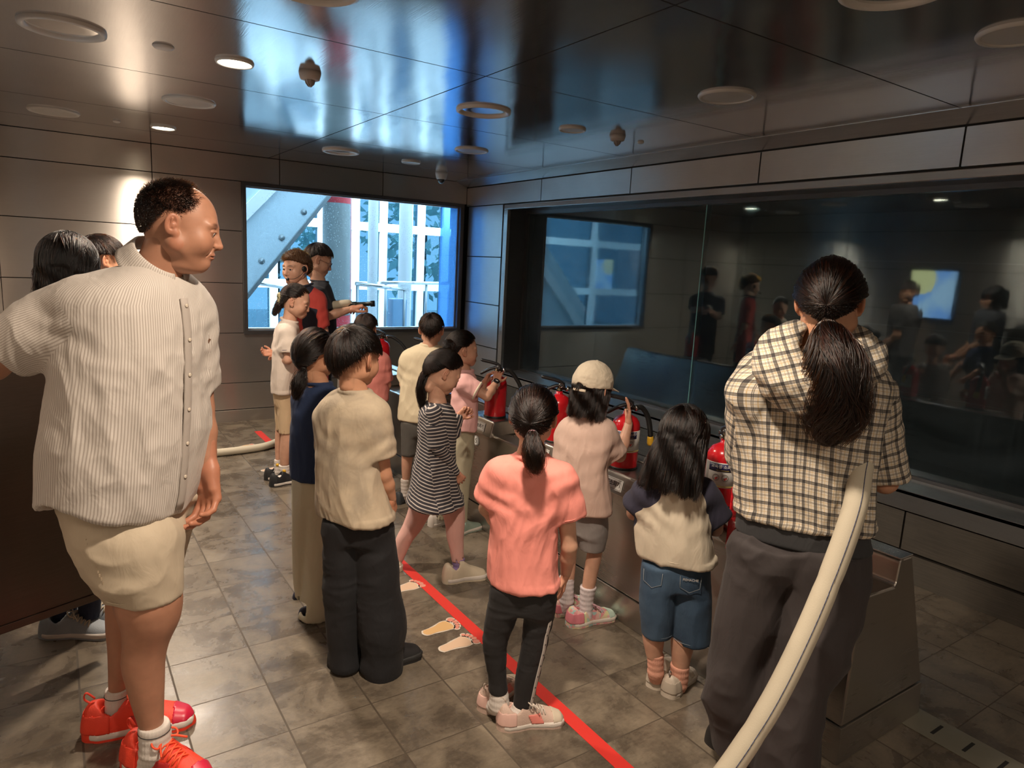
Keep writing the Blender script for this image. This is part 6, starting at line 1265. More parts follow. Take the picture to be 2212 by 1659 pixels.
    for o_ in [c for c in e.children if c.name.startswith('sock')]:
        vs = np.array([v.co for v in o_.data.vertices]); z = vs[:, 2].max()-.022; q = vs[np.abs(vs[:, 2]-z) < .004]; c = q.mean(0); rr = np.linalg.norm((q-c)[:, :2], axis=1).mean()+.0012; bm = bmesh.new(); tube(bm, [(c[0]+rr*math.cos(a), c[1]+rr*math.sin(a), z) for a in np.arange(24)*2*PI/24], .0012, 6, closed=True); ob('sock_line', bm, M_blk, o_)
# --- woman in the plaid hooded shirt
def pat_plaid(t, px=.040, rot=0):
    u, v = uvxy(t); wv = t.math('MULTIPLY', t.math('SUBTRACT', t.noise(t.co(), 5, 3), .5), .010); u = t.math('ADD', u, wv); v = t.math('ADD', v, wv)
    c = (0.62, 0.56, 0.47); bands = None
    def lines(s, per):
        wide = pulse(t, s, per, .24); l1 = pulse(t, s, per, .035, .30); l2 = pulse(t, s, per, .03, .36); l3 = pulse(t, s, per, .035, .80); yl = pulse(t, s, per, .05, .12); y2 = pulse(t, s, per, .045, .55); return wide, t.math('MAXIMUM', t.math('MAXIMUM', l1, l2), l3), t.math('MAXIMUM', yl, y2)
    a, b, c3 = lines(u, px); d, e2, f2 = lines(v, px*1.0)
    col = t.mix(t.math('MULTIPLY', t.math('MAXIMUM', c3, f2), .65), c, (0.50, 0.33, 0.12))
    col = t.mix(t.math('MULTIPLY', t.math('MAXIMUM', b, e2), .78), col, (0.03, 0.028, 0.03))
    return t.mix(t.math('MINIMUM', t.math('ADD', t.math('MULTIPLY', a, .74), t.math('MULTIPLY', d, .74)), .97), col, (0.022, 0.020, 0.022))
if want('plaid'):
    m = cloth_mat((.6, .5, .4), 'plaid_cloth', .85, .2, pattern=pat_plaid); pant = cloth_mat((0.034, 0.027, 0.027), 'charcoal_trousers', .8, .2, var=.1)
    e, base, D, Mh, H0, tp, lg, body = person('plaid', 'woman in black and cream plaid hooded shirt with long ponytail, back turned, hose under arm', 'adult', SK1,
        dict(style='pony', rgb=BR, hl=(40, 24, 8, -26, -62), vol=.014, n=6500, tie=(PI, -.42), mel=.90, red=.4, r=.0007, tail_n=2600, band=(plain('grey_hair_tie', (.3, .27, .25), .5), .003)),
        (m, 'shirt', dict(fold=.008, h=.0055, n=2.5, k=.035, open=True)), (pant, 'trousers', dict(fold=.016, h=.006, sc=(8, 8, 4), hip=1.0)),
        dict(mu=plain('black_shoe', (.012, .011, .011), .5), ms=M_black_sole, scale=(1.0, .75)), face=True)
    X = {k: np.array(v) for k, v in D['X'].items()}
    U = sorted(D['U']); F = Fld(*bounds([rowpts(U)], .03), .005); F.loft(U, -math.radians(60), 2.4, .01); V, Q = F.mesh(); ob('undershirt', npmesh('undershirt', V-base, Q), cloth_mat((0.028, 0.028, 0.030), 'black_undershirt', .9, .2), e)
    hp_ = catmull(X['hood'], 5); lo, hi = bounds([hp_], .10); F = Fld(lo, hi, .0045)
    for k_, (off, r0) in enumerate(((0, .036), (-.035, .030), (.03, .028))):
        P = hp_+np.array((0, 0, off)); P[:, :2] += (P[:, :2]-P[:, :2].mean(0))*(-.12*k_); F.chain(P, [r0*(.8+.35*math.sin(PI*i/len(P))) for i in range(len(P))], .022)
    V, Q = F.mesh(); N = vnormals(V, Q); V = folds(V, N, .007, (14, 14, 22), 3.0); me = npmesh('hood', V-base, Q); r_ = np.array((math.cos(math.radians(60)), -math.sin(math.radians(60)), 0)); uv = V[Q].reshape(-1, 3); lay = me.uv_layers.new(name='UVMap'); lay.data.foreach_set('uv', np.stack([uv@r_+uv[:, 2]*.5, uv[:, 2]-uv@r_*.3], 1).astype(np.float32).ravel()); ob('hood', me, m, tp)
# --- girl in the coral shirt
if want('coral'):
    coral = cloth_mat((0.84, 0.285, 0.235), 'coral_cotton', .85, .2, var=.06)
    e, base, D, Mh, H0, tp, lg, body = person('coral', 'girl with ponytail in coral pink t-shirt and black leggings, back to camera', 'child', SK2,
        dict(style='pony', rgb=BR, hl=HL, vol=.013, n=5200, tie=(PI, -.22), mel=.90, red=.35, r=.00062, tail_n=1500, band=(plain('mauve_hair_tie', (.25, .14, .16), .5), .0025)),
        (coral, 'shirt', dict(fold=.0085, h=.0045)), (cloth_mat((0.012, 0.011, 0.012), 'black_leggings', .7, .15), 'leggings', dict(fold=.0022, hollow=False, sc=(10, 10, 40), h=.0045)),
        dict(mu=plain('grey_pink_mesh', (.55, .40, .33), .7, bump=.6, bs=300), ms=M_white_sole, laces=plain('cream_lace', (.6, .52, .45), .7), toe=(plain('beige_cap', (.52, .44, .34), .6), plain('pale_pink_counter', (.66, .42, .36), .5), plain('coral_overlay', (.70, .22, .18), .5)), scale=(1.05, 1.0), extra=plain('cream_loop', (.6, .5, .42), .7)), sock=M_sock, hands={'R': dict(curl=(15, 20, 15))}, face=True)
    for sd, (a, b, r0, r1) in D['SL'].items():
        d = unit(np.array(b)-np.array(a)); c = np.array(b)-d*.012-base; e1 = unit(np.cross(d, (0, .3, 1))); e2 = np.cross(d, e1); bm = bmesh.new(); tube(bm, [Vector(c+(e1*math.cos(q)+e2*math.sin(q))*(r1*.985)) for q in np.arange(28)*2*PI/28], .0012, 6, closed=True); ob('sleeve_seam', bm, coral, tp)
    P = catmull(D['X']['stripe'], 8); B = np.array(sorted(D['B']['R'])); P2 = []
    for p in P:
        c = np.array([np.interp(p[2], B[:, 0], B[:, 1]), np.interp(p[2], B[:, 0], B[:, 2])]); rr = np.interp(p[2], B[:, 0], B[:, 3])+.0022; a = math.radians(34.1+14-90+180); dv = unit(np.array((math.cos(math.radians(-80)), math.sin(math.radians(-80)), 0))); P2.append(Vector((c[0]+dv[0]*rr-base[0], c[1]+dv[1]*rr-base[1], p[2])))
    bm = bmesh.new(); tube(bm, P2, .0085, 10, flat=.22, up=tuple(dv)); st = ob('side_stripe', bm, plain('white_stripe', (.55, .50, .46), .7), lg)
    bm = bmesh.new()
    for i in range(3, len(P2)-2, 3):
        q = P2[i]+Vector(dv)*.0022; bm = bmesh.new()
        for a in (.7, -.7): box(bm, -.0042, .0042, -.0006, .0006, -.0010, .0010, Matrix.Translation(q) @ RZ(math.radians(28), 4, 'Z') @ RZ(a, 4, 'Y'))
        ob('printed_mark', bm, M_ink, st, smooth=False)
# --- girl with the cap
if want('cap'):
    pk = cloth_mat((0.66, 0.475, 0.395), 'pale_pink_cotton', .85, .2, var=.05)
    ms = NT('pastel_shoe'); v = ms.n('TexVoronoi', Vector=ms.co(), Scale=60.0); mp = ms.pbr(ms.ramp(ms.n('SeparateColor', Color=v.outputs[1]).outputs[0], [(0.0, (.62, .22, .25)), (.35, (.70, .45, .40)), (.6, (.62, .60, .30)), (.85, (.35, .52, .50))]), .5)
    e, base, D, Mh, H0, tp, lg, body = person('cap', 'girl in cream baseball cap, pale pink shirt and grey shorts, hand raised at extinguisher', 'child', SK2,
        dict(style='long', rgb=BR, hl=HL, vol=.006, n=3600, k=14, curtain=dict(len=.155, spread=(1.0, 1.02, .95), back=(0, .006, .012)), mel=.93, r=.0007),
        (pk, 'shirt', dict(fold=.008, h=.0045)), (cloth_mat((0.27, 0.245, 0.235), 'grey_shorts', .85, .2), 'shorts', dict(fold=.004, h=.005)),
        dict(mu=mp, ms=M_white_sole, laces=plain('pink_lace', (.6, .35, .4), .7), toe=(plain('mint_cap', (.42, .55, .48), .5), plain('rose_counter', (.62, .20, .24), .45), None), scale=(1.05, 1.0)), sock=plain('lilac_white_sock', (.62, .55, .56), .9, bump=.5, bs=400),
        hands={'R': dict(curl=(10, 12, 8), palm=(-.7, .6, 0), thumb=(.3, -.1)), 'L': dict(curl=(40, 50, 30))})
    capm = cloth_mat((0.66, 0.57, 0.44), 'cream_cap_twill', .85, .15, var=.04); F = Fld((-.11, -.14, -.06), (.11, .24, .155), .003); F.ell(CC+np.array((0, -.004, .006)), CR+np.array((.019, .018, .020)), .004); F.ell(CC, CR+.013, .004, 's')
    F.put((-.13, -.16, -.2), (.13, .16, .2), lambda x, y, z: (.018+.10*np.clip(.04-y, -.1, .2)*0+(-.12)*np.clip(-y, 0, .1)-z)+0*x, .003, 'i')
    F.put((-.03, -.15, -.02), (.03, -.06, .05), lambda x, y, z: np.sqrt(x*x+(z-.000)**2)*1.0-.024+0*y, .003, 's')
    V, Q = F.mesh(); N = vnormals(V, Q); V = folds(V, N, .0022, (30, 30, 30), 2.0); hat = ob('baseball_cap', npmesh('baseball_cap', xf(Mh, V)-base, Q), capm, e)
    F = Fld((-.10, .04, -.02), (.10, .22, .08), .003); F.put((-.09, .05, -.02), (.09, .21, .08), lambda x, y, z: np.maximum(np.abs(z-(.040-3.2*x*x-.22*(y-.08)))-.0028, np.sqrt((x/.078)**2+((y-.085)/.098)**2)*.07-.07)+0*z, .002); V, Q = F.mesh(); ob('brim', npmesh('brim', xf(Mh, V)-base, Q), capm, hat)
    bm = bmesh.new(); lathe(bm, [(.007, 0), (.006, .004), (.001, .006)], Matrix([list(q) for q in Mh]) @ Matrix.Translation((0, -.012, .145)), 14); bmesh.ops.translate(bm, vec=Vector(-base), verts=bm.verts); ob('cap_button', bm, capm, hat)
    bm = bmesh.new(); tube(bm, [Vector(xf(Mh, np.array((.09*math.sin(a), CC[1]-.113*math.cos(a), -.003-.010*math.cos(a))))-base) for a in np.linspace(-.42, .42, 9)], .006, 8, flat=.3, up=(0, 1, 0)); ob('cap_strap', bm, capm, hat)
# --- girl with long loose hair
if want('long'):
    body_c = cloth_mat((0.66, 0.575, 0.445), 'cream_cotton', .85, .2, var=.05); nv = cloth_mat((0.030, 0.028, 0.050), 'navy_cotton', .85, .2)
    e, base, D, Mh, H0, tp, lg, body = person('long', 'girl with long loose black hair in cream and navy raglan shirt and denim shorts', 'child', SK2,
        dict(style='long', rgb=BK, hl=HL, vol=.014, n=7500, k=18, curtain=dict(len=.235, spread=(1.0, 1.12, 1.20), back=(0, .020, .030), dx=-.01), mel=.96, red=.25, r=.00075),
        (cloth_mat((.6, .5, .4), 'raglan_cotton', .85, .2, pattern=two_tone((0.66, 0.575, 0.445), (0.030, 0.028, 0.050))), 'shirt', dict(fold=.008, h=.0045, raglan=True)), (cloth_mat((0.030, 0.062, 0.110), 'denim', .85, .5, var=.15, blotch=(6, 4), c2=(.045, .085, .14)), 'shorts', dict(fold=.005, h=.005)),
        dict(mu=plain('cream_leather', (.60, .52, .43), .5, bump=.2, bs=60), ms=M_white_sole, toe=(M_white_sole, plain('beige_counter', (.50, .43, .35), .5), M_white_sole), extra=plain('grey_tab', (.25, .22, .2), .5), scale=(1.1, 1.05)), sock=plain('peach_sock', (.72, .36, .26), .9, bump=.5, bs=400), hands={'R': dict(curl=(35, 40, 25)), 'L': dict(curl=(35, 40, 25))})
    ring_mesh(sorted(D['T'])[0][0]+.020, D['T'], math.radians(60), .0015, .0012, body_c, 'hem_seam', tp, base)
    bm = bmesh.new(); P = [Vector(xf(Mh, CC+azl*(CR+.017))-base) for azl in [cyl_dir(np.array([1.75]), np.array([q]))[0] for q in np.linspace(.15, .62, 6)]]; tube(bm, P, .0035, 8, flat=.5); ob('hair_clip', bm, plain('magenta_clip', (.65, .04, .22), .3), H0)
    bm = bmesh.new(); lathe(bm, [(.001, -.003), (.006, 0), (.001, .004)], Matrix.Translation(P[3]), 10); ob('clip_pearl', bm, plain('pearl', (.7, .65, .6), .2), H0)
    for sd, r in D['B'].items():
        R = sorted(r); ring_mesh(R[0][0]+.016, r, math.radians(60), .0018, .0012, plain('denim_thread', (.16, .20, .24), .8), 'hem_stitch', lg, base)
    dv = unit((-math.sin(math.radians(57)), -math.cos(math.radians(57)), 0)); rr_ = np.array((math.cos(math.radians(57)), -math.sin(math.radians(57)), 0)); R = sorted(D['B']['R'])[-1]
    vg = [v.co.copy() for v in lg.data.vertices]
    def onjean(q, dz, g=.0022):                                       # point on the back of the shorts: q metres to the right of the seam, dz below the waist
        c = np.array((D['T'][-1][1], D['T'][-1][2], sorted(D['T'])[0][0]))-base+rr_*q+np.array((0, 0, -dz)); best = -9; VV = JV; w = VV-c; m_ = (np.abs(w@rr_) < .010) & (np.abs(w[:, 2]) < .010); best = (w[m_]@dv).max() if m_.any() else .08; return Vector(c+dv*(best+g))
    JV = np.array([tuple(v) for v in vg]); th_ = plain('denim_stitch', (.22, .24, .25), .8)
    for x0 in (.028, -.105):
        bm = bmesh.new(); tube(bm, [onjean(x0, .030), onjean(x0+.002, .075), onjean(x0+.036, .092), onjean(x0+.070, .075), onjean(x0+.072, .030)], .0009, 5); ob('pocket_stitch', bm, th_, lg)
    p0, p1 = onjean(.040, .042), onjean(.088, .042); xr = (p1-p0).normalized(); nn = Vector(dv); yy = nn.cross(xr).normalized(); nn = xr.cross(yy); c_ = (p0+p1)/2+nn*.002
    MM = Matrix([[xr[i], yy[i], nn[i], c_[i]] for i in range(3)]+[[0, 0, 0, 1]]); ob('pocket_lettering', text_mesh('FISHACHE', .0125, MM), plain('white_embroidery', (.55, .52, .48), .8), lg, smooth=False)
# --- boy in the beige shirt
if want('boy'):
    e, base, D, Mh, H0, tp, lg, body = person('boy', 'boy with black bowl cut in mottled beige t-shirt and wide black trousers', 'child', SK1,
        dict(style='short', rgb=BK, hl=HB, vol=.020, n=5200, k=10, mel=.95, red=.25, r=.0008, ln=(.4, .8), whorl=(PI, 55)),
        (cloth_mat((0.51, 0.415, 0.295), 'mottled_beige_cotton', .85, .2, blotch=(7, 4), c2=(.37, .305, .225)), 'shirt', dict(fold=.0075, h=.0045)), (cloth_mat((0.008, 0.008, 0.010), 'black_trousers', .8, .2), 'trousers', dict(fold=.007, sc=(6, 6, 9), h=.0055)),
        dict(mu=plain('black_canvas_shoe', (.012, .011, .012), .7), ms=M_black_sole, scale=(1.15, 1.1)), hands={'R': dict(curl=(20, 25, 20), palm=(-.5, .5, 0)), 'L': dict(curl=(40, 50, 30))})
if want('navy'):
    person('navy', 'girl with low ponytail in navy top and wide cream trousers', 'child', SK1,
        dict(style='pony', rgb=BK, hl=HL, vol=.013, n=3600, tie=(PI, -.42), mel=.96, r=.0007, tail_n=900, band=(M_blk, .003)),
        (cloth_mat((0.014, 0.030, 0.085), 'navy_knit', .9, .2), 'shirt', dict(fold=.005, h=.005)), (cloth_mat((0.62, 0.58, 0.43), 'cream_corduroy', .9, .3), 'trousers', dict(fold=.006, sc=(9, 9, 3), h=.0055)),
        dict(mu=plain('navy_shoe', (.02, .025, .05), .6), ms=M_black_sole, scale=(.62, .45)), hands={'R': dict(curl=(40, 50, 30)), 'L': dict(curl=(40, 50, 30))})
def pat_horiz(t):
    u, v = uvxy(t); v = t.math('ADD', v, t.math('MULTIPLY', t.noise(t.co(), 7, 2), .010)); return t.mix(pulse(t, v, .0165, .30), (0.028, 0.026, 0.034), (0.52, 0.46, 0.42))
if want('stripe'):
    m = cloth_mat((.1, .1, .1), 'black_striped_jersey', .85, .2, pattern=pat_horiz)
    e, base, D, Mh, H0, tp, lg, body = person('stripe', 'girl walking in black and white striped dress and pink leggings', 'child', SK2,
        dict(style='pony', rgb=BK, hl=HL, vol=.014, n=3200, tie=(PI, .12), mel=.96, r=.0008, tail_n=900, band=(plain('lime_hair_tie', (.35, .5, .12), .5), .003)),
        (m, 'dress', dict(fold=.006, h=.005, hollow=.004)), (cloth_mat((0.70, 0.40, 0.35), 'pink_leggings', .85, .2), 'leggings', dict(fold=.002, h=.005, hip=.7, crotch=.15)),
        dict(mu=plain('cream_shoe', (.56, .48, .36), .6, bump=.3, bs=90), ms=M_white_sole, scale=(1.1, 1.15)), sock=plain('purple_sock', (.26, .18, .36), .9), hands={'R': dict(curl=(30, 35, 25)), 'L': dict(curl=(50, 50, 40))})
    for sd in ('R', 'L'):
        a = [np.array(q) for q in D['A'][sd]]; F = Fld(*bounds([np.array(a[:3])], .06), .004); F.chain([a[0], a[1], a[2]*.94+a[1]*.06], [.040, .034, .024], .01); V, Q = F.mesh(); V = folds(V, vnormals(V, Q), .003, (20, 20, 20), 5.); me = npmesh('sleeve', V-base, Q); d = unit(a[2]-a[0]); uv = V[Q].reshape(-1, 3)-a[0]; lay = me.uv_layers.new(name='UVMap'); lay.data.foreach_set('uv', np.stack([uv[:, 0], uv@d], 1).astype(np.float32).ravel()); ob('sleeve', me, m, tp)
if want('pink'):
    pkm = cloth_mat((0.78, 0.44, 0.42), 'light_pink_cotton', .85, .2, var=.05)
    e, base, D, Mh, H0, tp, lg, body = person('pink', 'girl in light pink t-shirt with black watch gripping the red extinguisher', 'child', SK2,
        dict(style='pony', rgb=BK, hl=(34, 22, 8, -26, -60), vol=.013, n=2600, tie=(PI, .1), mel=.96, r=.0008, tail=[(np.array(PD['pink']['head'][0])+np.array((-.085, -.035, .03)), .02), (np.array(PD['pink']['head'][0])+np.array((-.115, -.045, .035)), .034), (np.array(PD['pink']['head'][0])+np.array((-.135, -.055, .025)), .024)], tail_n=500),
        (pkm, 'shirt', dict(fold=.006, h=.005)), (cloth_mat((0.42, 0.38, 0.27), 'khaki_trousers', .85, .2), 'trousers', dict(fold=.006, h=.0055)),
        {'R': dict(mu=plain('sage_shoe', (.25, .32, .27), .6), ms=M_white_sole), 'L': dict(mu=plain('pale_shoe', (.6, .55, .5), .6), ms=M_white_sole)},
        hands={'R': dict(curl=(35, 30, 20), palm=(.2, .3, -1), thumb=(.5, .1)), 'L': dict(curl=(30, 30, 20), palm=(.3, -.6, -.6))})
    for sd, (a, b, r0, r1) in D['SL'].items():
        d = unit(np.array(b)-np.array(a)); c = np.array(b)-d*.010-base; e1 = unit(np.cross(d, (0, .3, 1))); e2 = np.cross(d, e1); bm = bmesh.new(); tube(bm, [Vector(c+(e1*math.cos(q)+e2*math.sin(q))*(r1+.0005)) for q in np.arange(28)*2*PI/28], .007, 8, closed=True); ob('sleeve_cuff', bm, plain('cream_rib', (.68, .62, .48), .8), tp)
    a = [np.array(q) for q in D['A']['R']]; d = unit(a[2]-a[1]); c = a[2]-d*.012-base; e1 = unit(np.cross(d, (.56, .83, 0))); e2 = np.cross(d, e1); bm = bmesh.new(); tube(bm, [Vector(c+(e1*math.cos(q)+e2*math.sin(q))*.0205) for q in np.arange(28)*2*PI/28], .0075, 8, closed=True); w = ob('watch_strap', bm, plain('grey_strap', (.35, .33, .32), .5), body)
    fv = unit((-.56, -.83, .35)); fv = unit(fv-d*(fv@d)); bm = bmesh.new(); lathe(bm, [(.018, 0), (.019, .006), (.016, .008)], Matrix([list(q) for q in frame(c+fv*.018, unit(d), fv)]), 24); ob('watch_face', bm, plain('black_watch', (.01, .01, .012), .1), w)
if want('cream'):
    person('cream', 'boy with cropped dark hair in cream t-shirt, back turned, near the back wall', 'child', SK2,
        dict(style='short', rgb=BR, hl=(30, 22, 12, -12, -48), vol=.013, n=2600, k=8, mel=.92, red=.4, r=.0008, ln=(.2, .4)),
        (cloth_mat((0.66, 0.57, 0.40), 'cream_jersey', .85, .2, var=.04), 'shirt', dict(fold=.006, h=.005)), (cloth_mat((0.085, 0.08, 0.072), 'dark_grey_shorts', .85, .2), 'shorts', dict(fold=.005, h=.0055)),
        dict(mu=plain('dark_sandal', (.03, .035, .04), .6), ms=M_black_sole), sock=M_sock, hands={'R': dict(curl=(40, 50, 30)), 'L': dict(curl=(40, 50, 30))})
if want('salmon'):
    person('salmon', 'child with dark brown hair in salmon t-shirt before the farthest extinguisher', 'child', SK2,
        dict(style='short', rgb=BR, hl=(30, 22, 12, -14, -50), vol=.015, n=2600, k=8, mel=.88, red=.5, r=.0008, ln=(.3, .5)),
        (cloth_mat((0.60, 0.20, 0.17), 'salmon_cotton', .85, .2, var=.05), 'shirt', dict(fold=.005, h=.0055)), (cloth_mat((0.05, 0.05, 0.06), 'dark_trousers', .85, .2), 'trousers', dict(fold=.005, h=.006)),
        dict(mu=plain('grey_shoe', (.2, .2, .2), .6), ms=M_white_sole), hands={'R': dict(curl=(40, 50, 30)), 'L': dict(curl=(40, 50, 30))})
if want('girl'):
    wt = cloth_mat((0.70, 0.60, 0.52), 'white_cotton', .85, .2, var=.05)
    e, base, D, Mh, H0, tp, lg, body = person('girl', 'girl with scrunchie in white t-shirt and khaki shorts, arms behind her back', 'child', SK2,
        dict(style='pony', rgb=BR, hl=HL, vol=.010, n=2600, tie=(PI, -.05), mel=.93, red=.35, r=.0009, tail_n=500),
        (wt, 'shirt', dict(fold=.006, h=.005)), (cloth_mat((0.58, 0.42, 0.26), 'tan_shorts', .85, .2), 'shorts', dict(fold=.004, h=.0055)),
        dict(mu=plain('black_knit_shoe', (.012, .012, .014), .7), ms=M_white_sole, scale=(1, 1.1)), sock=M_sock, gaze=(.1, 1, -.45),
        hands={'R': dict(curl=(35, 40, 25), palm=(-.3, .8, 0)), 'L': dict(curl=(30, 30, 20), palm=(.2, -.7, .3))})
    tb = np.array(D['tail'][0][0])-base; bm = bmesh.new(); tube(bm, [Vector(tb+np.array((-.01+.0*math.cos(a), .024*math.cos(a), .004+.026*math.sin(a)))) for a in np.arange(18)*2*PI/18], .013, 10, closed=True)
    for v in bm.verts: v.co += Vector((1, 0, .5))*float(.004*math.sin(v.co.y*900))
    ob('scrunchie', bm, plain('gold_scrunchie', (.45, .40, .22), .5, bump=.5, bs=150), H0)
    for sd, (a, b, r0, r1) in D['SL'].items():
        d = unit(np.array(b)-np.array(a)); c = np.array(b)-d*.016-base; e1 = unit(np.cross(d, (0, .3, 1))); e2 = np.cross(d, e1); bm = bmesh.new(); tube(bm, [Vector(c+(e1*math.cos(q)+e2*math.sin(q))*(r1+.003)) for q in np.arange(28)*2*PI/28], .0018, 6, closed=True); ob('sleeve_stripe', bm, M_navy, tp)
    for o_ in [c for c in e.children if c.name.startswith('sock')]:
        vs = np.array([v.co for v in o_.data.vertices]); z = vs[:, 2].max()-.035; q = vs[np.abs(vs[:, 2]-z) < .006]; c = q.mean(0); rr = np.linalg.norm((q-c)[:, :2], axis=1).mean(); a = -1.9; bm = bmesh.new(); lathe(bm, [(.012, 0), (.012, .002)], Matrix([list(r) for r in frame((c[0]+rr*math.cos(a), c[1]+rr*math.sin(a), z), (0, 0, 1), (math.cos(a), math.sin(a), 0))]), 16); ob('yellow_patch', bm, M_yel, o_)
if want('staff'):
    nvy = cloth_mat((0.012, 0.014, 0.030), 'navy_polo', .85, .2); redm = cloth_mat((0.45, 0.05, 0.04), 'red_polo', .85, .2)
    e, base, D, Mh, H0, tp, lg, body = person('staff', 'instructor with short tousled brown hair and headset microphone in navy and red polo', 'adult', SK2,
        dict(style='spiky', rgb=(.10, .055, .03), hl=(28, 22, 12, -12, -44), vol=.028, n=5200, k=6, mel=.55, red=.7, r=.0009, scalp=True),
        (cloth_mat((.1, .1, .1), 'navy_red_polo', .85, .2, pattern=two_tone((0.012, 0.014, 0.030), (0.45, 0.05, 0.04))), 'shirt', dict(fold=.006, h=.006, raglan=True)), (cloth_mat((0.012, 0.012, 0.014), 'black_work_trousers', .85, .2), 'trousers', dict(fold=.005, h=.0065)),
        dict(mu=plain('black_work_shoe', (.012, .012, .012), .5), ms=M_black_sole), gaze=(-.1, 1, 0))
    P = catmull([(-.082, .000, .000), (-.088, .035, -.030), (-.070, .085, -.058), (-.030, .120, -.062)], 6); bm = bmesh.new(); tube(bm, [Vector(xf(Mh, p)-base) for p in P], .0018, 6); hsx = ob('headset', bm, M_blk, e)
    bm = bmesh.new(); bmesh.ops.create_uvsphere(bm, u_segments=14, v_segments=10, radius=.011); bmesh.ops.translate(bm, vec=Vector(xf(Mh, P[-1])-base), verts=bm.verts); ob('microphone', bm, M_blk, hsx)
    bm = bmesh.new(); lathe(bm, [(.018, 0), (.022, .006), (.018, .014)], Matrix([list(q) for q in frame(xf(Mh, np.array((-.080, .006, .004)))-base, (0, 0, 1), Mh[:3, 0]*-1)]), 18); ob('earpiece', bm, M_blk, hsx)
    P = [xf(Mh, np.array((.088*math.cos(a), -.045-.07*abs(math.sin(a)), .01))) for a in np.linspace(PI, 2*PI, 14)]; bm = bmesh.new(); tube(bm, [Vector(p-base) for p in P], .0018, 6); ob('headband', bm, M_blk, hsx)
if want('glasses'):
    e, base, D, Mh, H0, tp, lg, body = person('glasses', 'man with glasses in black t-shirt holding out a hose nozzle before the window', 'adult', SK2,
        dict(style='short', rgb=BK, hl=(28, 24, 14, -12, -48), vol=.018, n=3000, k=8, mel=.95, r=.0009, ln=(.25, .45)),
        (cloth_mat((0.012, 0.014, 0.022), 'black_tee', .85, .2), 'shirt', dict(fold=.006, h=.006)), (cloth_mat((0.012, 0.012, 0.014), 'black_trousers', .85, .2), 'trousers', dict(fold=.005, h=.0065)),
        dict(mu=plain('black_trainer', (.012, .012, .012), .5), ms=M_black_sole), gaze=(0, 1, -.3),
        hands={'R': dict(curl=(50, 50, 30), palm=(.2, .3, -.9)), 'L': dict(curl=(50, 50, 30), palm=(.2, -.3, -.9))})
    bm = bmesh.new()
    for sx in (-1, 1):
        tube(bm, [Vector(xf(Mh, np.array((sx*.032+.022*math.cos(a), .104-.004*abs(math.cos(a)), .003+.019*math.sin(a))))-base) for a in np.arange(20)*2*PI/20], .0011, 6, closed=True); tube(bm, [Vector(xf(Mh, np.array(p))-base) for p in ((sx*.054, .100, .006), (sx*.074, .075, .008), (sx*.080, .0, .010))], .0012, 6)
    tube(bm, [Vector(xf(Mh, np.array(p))-base) for p in ((-.010, .104, .006), (0, .107, .009), (.010, .104, .006))], .0011, 6); gl = ob('glasses', bm, M_blk, e)
    hR, hL = np.array(D['A']['R'][3]), np.array(D['A']['L'][3])
    P0 = np.array(D['A']['L'][0])*.5+np.array(D['A']['R'][0])*.5+np.array((.05, -.10, -.09)); d = unit(hR-P0); en = hR+d*.05; nz = thing('hose_nozzle', 'black tipped hose nozzle in the hands of the man with glasses', 'hose nozzle', tuple(hR))
    bm = bmesh.new(); Pq = catmull([P0-hR, P0*.5+hR*.5-hR+np.array((0, 0, .012)), -d*.11], 8); tube(bm, Pq, list(np.linspace(.036, .026, len(Pq)))); ob('canvas_hose', bm, M_hose, nz)
    bm = bmesh.new(); tube(bm, [-d*.12, -d*.06, -d*.05, d*.05, d*.055, d*.085], [.024, .024, .018, .017, .024, .024], 18); ob('metal_nozzle', bm, plain('dark_metal', (.03, .035, .035), .35, .6), nz)
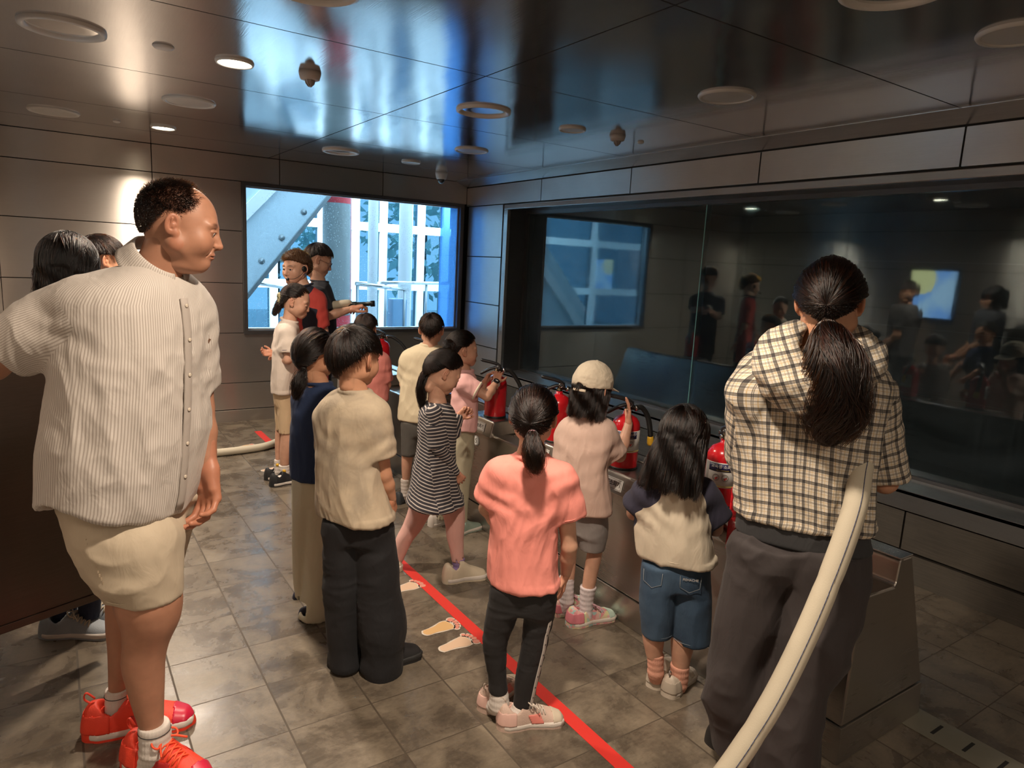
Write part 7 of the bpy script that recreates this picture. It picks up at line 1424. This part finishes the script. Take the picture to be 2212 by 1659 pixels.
if want('dark'):
    person('dark', 'person with sleek black hair behind the gate, shoe showing beneath it', 'adult', SK1,
        dict(style='long', rgb=BK, hl=HL, vol=.014, n=3600, k=12, curtain=dict(len=.12, spread=(1, 1.02, 1), back=(0, .005, .01)), mel=1.0, red=.1, r=.0009),
        (cloth_mat((0.05, 0.05, 0.06), 'dark_top', .85, .2), 'shirt', dict(h=.006)), (cloth_mat((0.015, 0.022, 0.05), 'navy_trousers', .85, .2), 'trousers', dict(h=.0065)),
        dict(mu=plain('pale_blue_mesh', (.30, .33, .36), .7, bump=.5, bs=240), ms=M_white_sole, laces=plain('beige_lace', (.45, .38, .28), .7), scale=(1.0, .9)))
if want('back'):
    person('back', 'person with brown hair, only the top of the head showing above the striped shoulder', 'adult', SK1,
        dict(style='short', rgb=BR, hl=HB, vol=.016, n=2600, k=9, mel=.86, red=.4, r=.0009),
        (cloth_mat((0.10, 0.09, 0.09), 'grey_top', .85, .2), 'shirt', dict(h=.006)), (cloth_mat((0.03, 0.03, 0.035), 'dark_jeans', .85, .2), 'trousers', dict(h=.0065)),
        dict(mu=plain('grey_trainer', (.2, .2, .2), .6), ms=M_white_sole), face=False)
# --- hose under the plaid woman's arm
P = catmull(HOSE, 12); bm = bmesh.new(); n_ = len(P); rad = [.0315*(1-.05*math.exp(-((i-n_*.45)/1.2)**2)-.05*math.exp(-((i-n_*.75)/1.2)**2)) for i in range(n_)]; tube(bm, P, rad, 24, flat=.92)
hz_ = ob('fire_hose', bm, M_hose); tag(hz_, 'cream canvas hose running from under the plaid sleeve down to the floor', 'fire hose', None)
HR = np.array([math.cos(YAW+.25), -math.sin(YAW+.25), 0]); dv = np.array([-math.sin(YAW+.42), -math.cos(YAW+.42), .35]); dv = unit(dv)
bm = bmesh.new(); i = 0
while i < n_-2:
    t_ = unit(P[i+1]-P[i]); q = unit(dv-t_*(dv@t_)+HR*.35); a, b = P[i]+q*(rad[i]*.985), P[i+1]+q*(rad[i]*.985); tube(bm, [a, b], .0009, 5); i += 1
s_ = ob('blue_thread', bm, plain('blue_thread', (.02, .04, .14), .6), hz_)
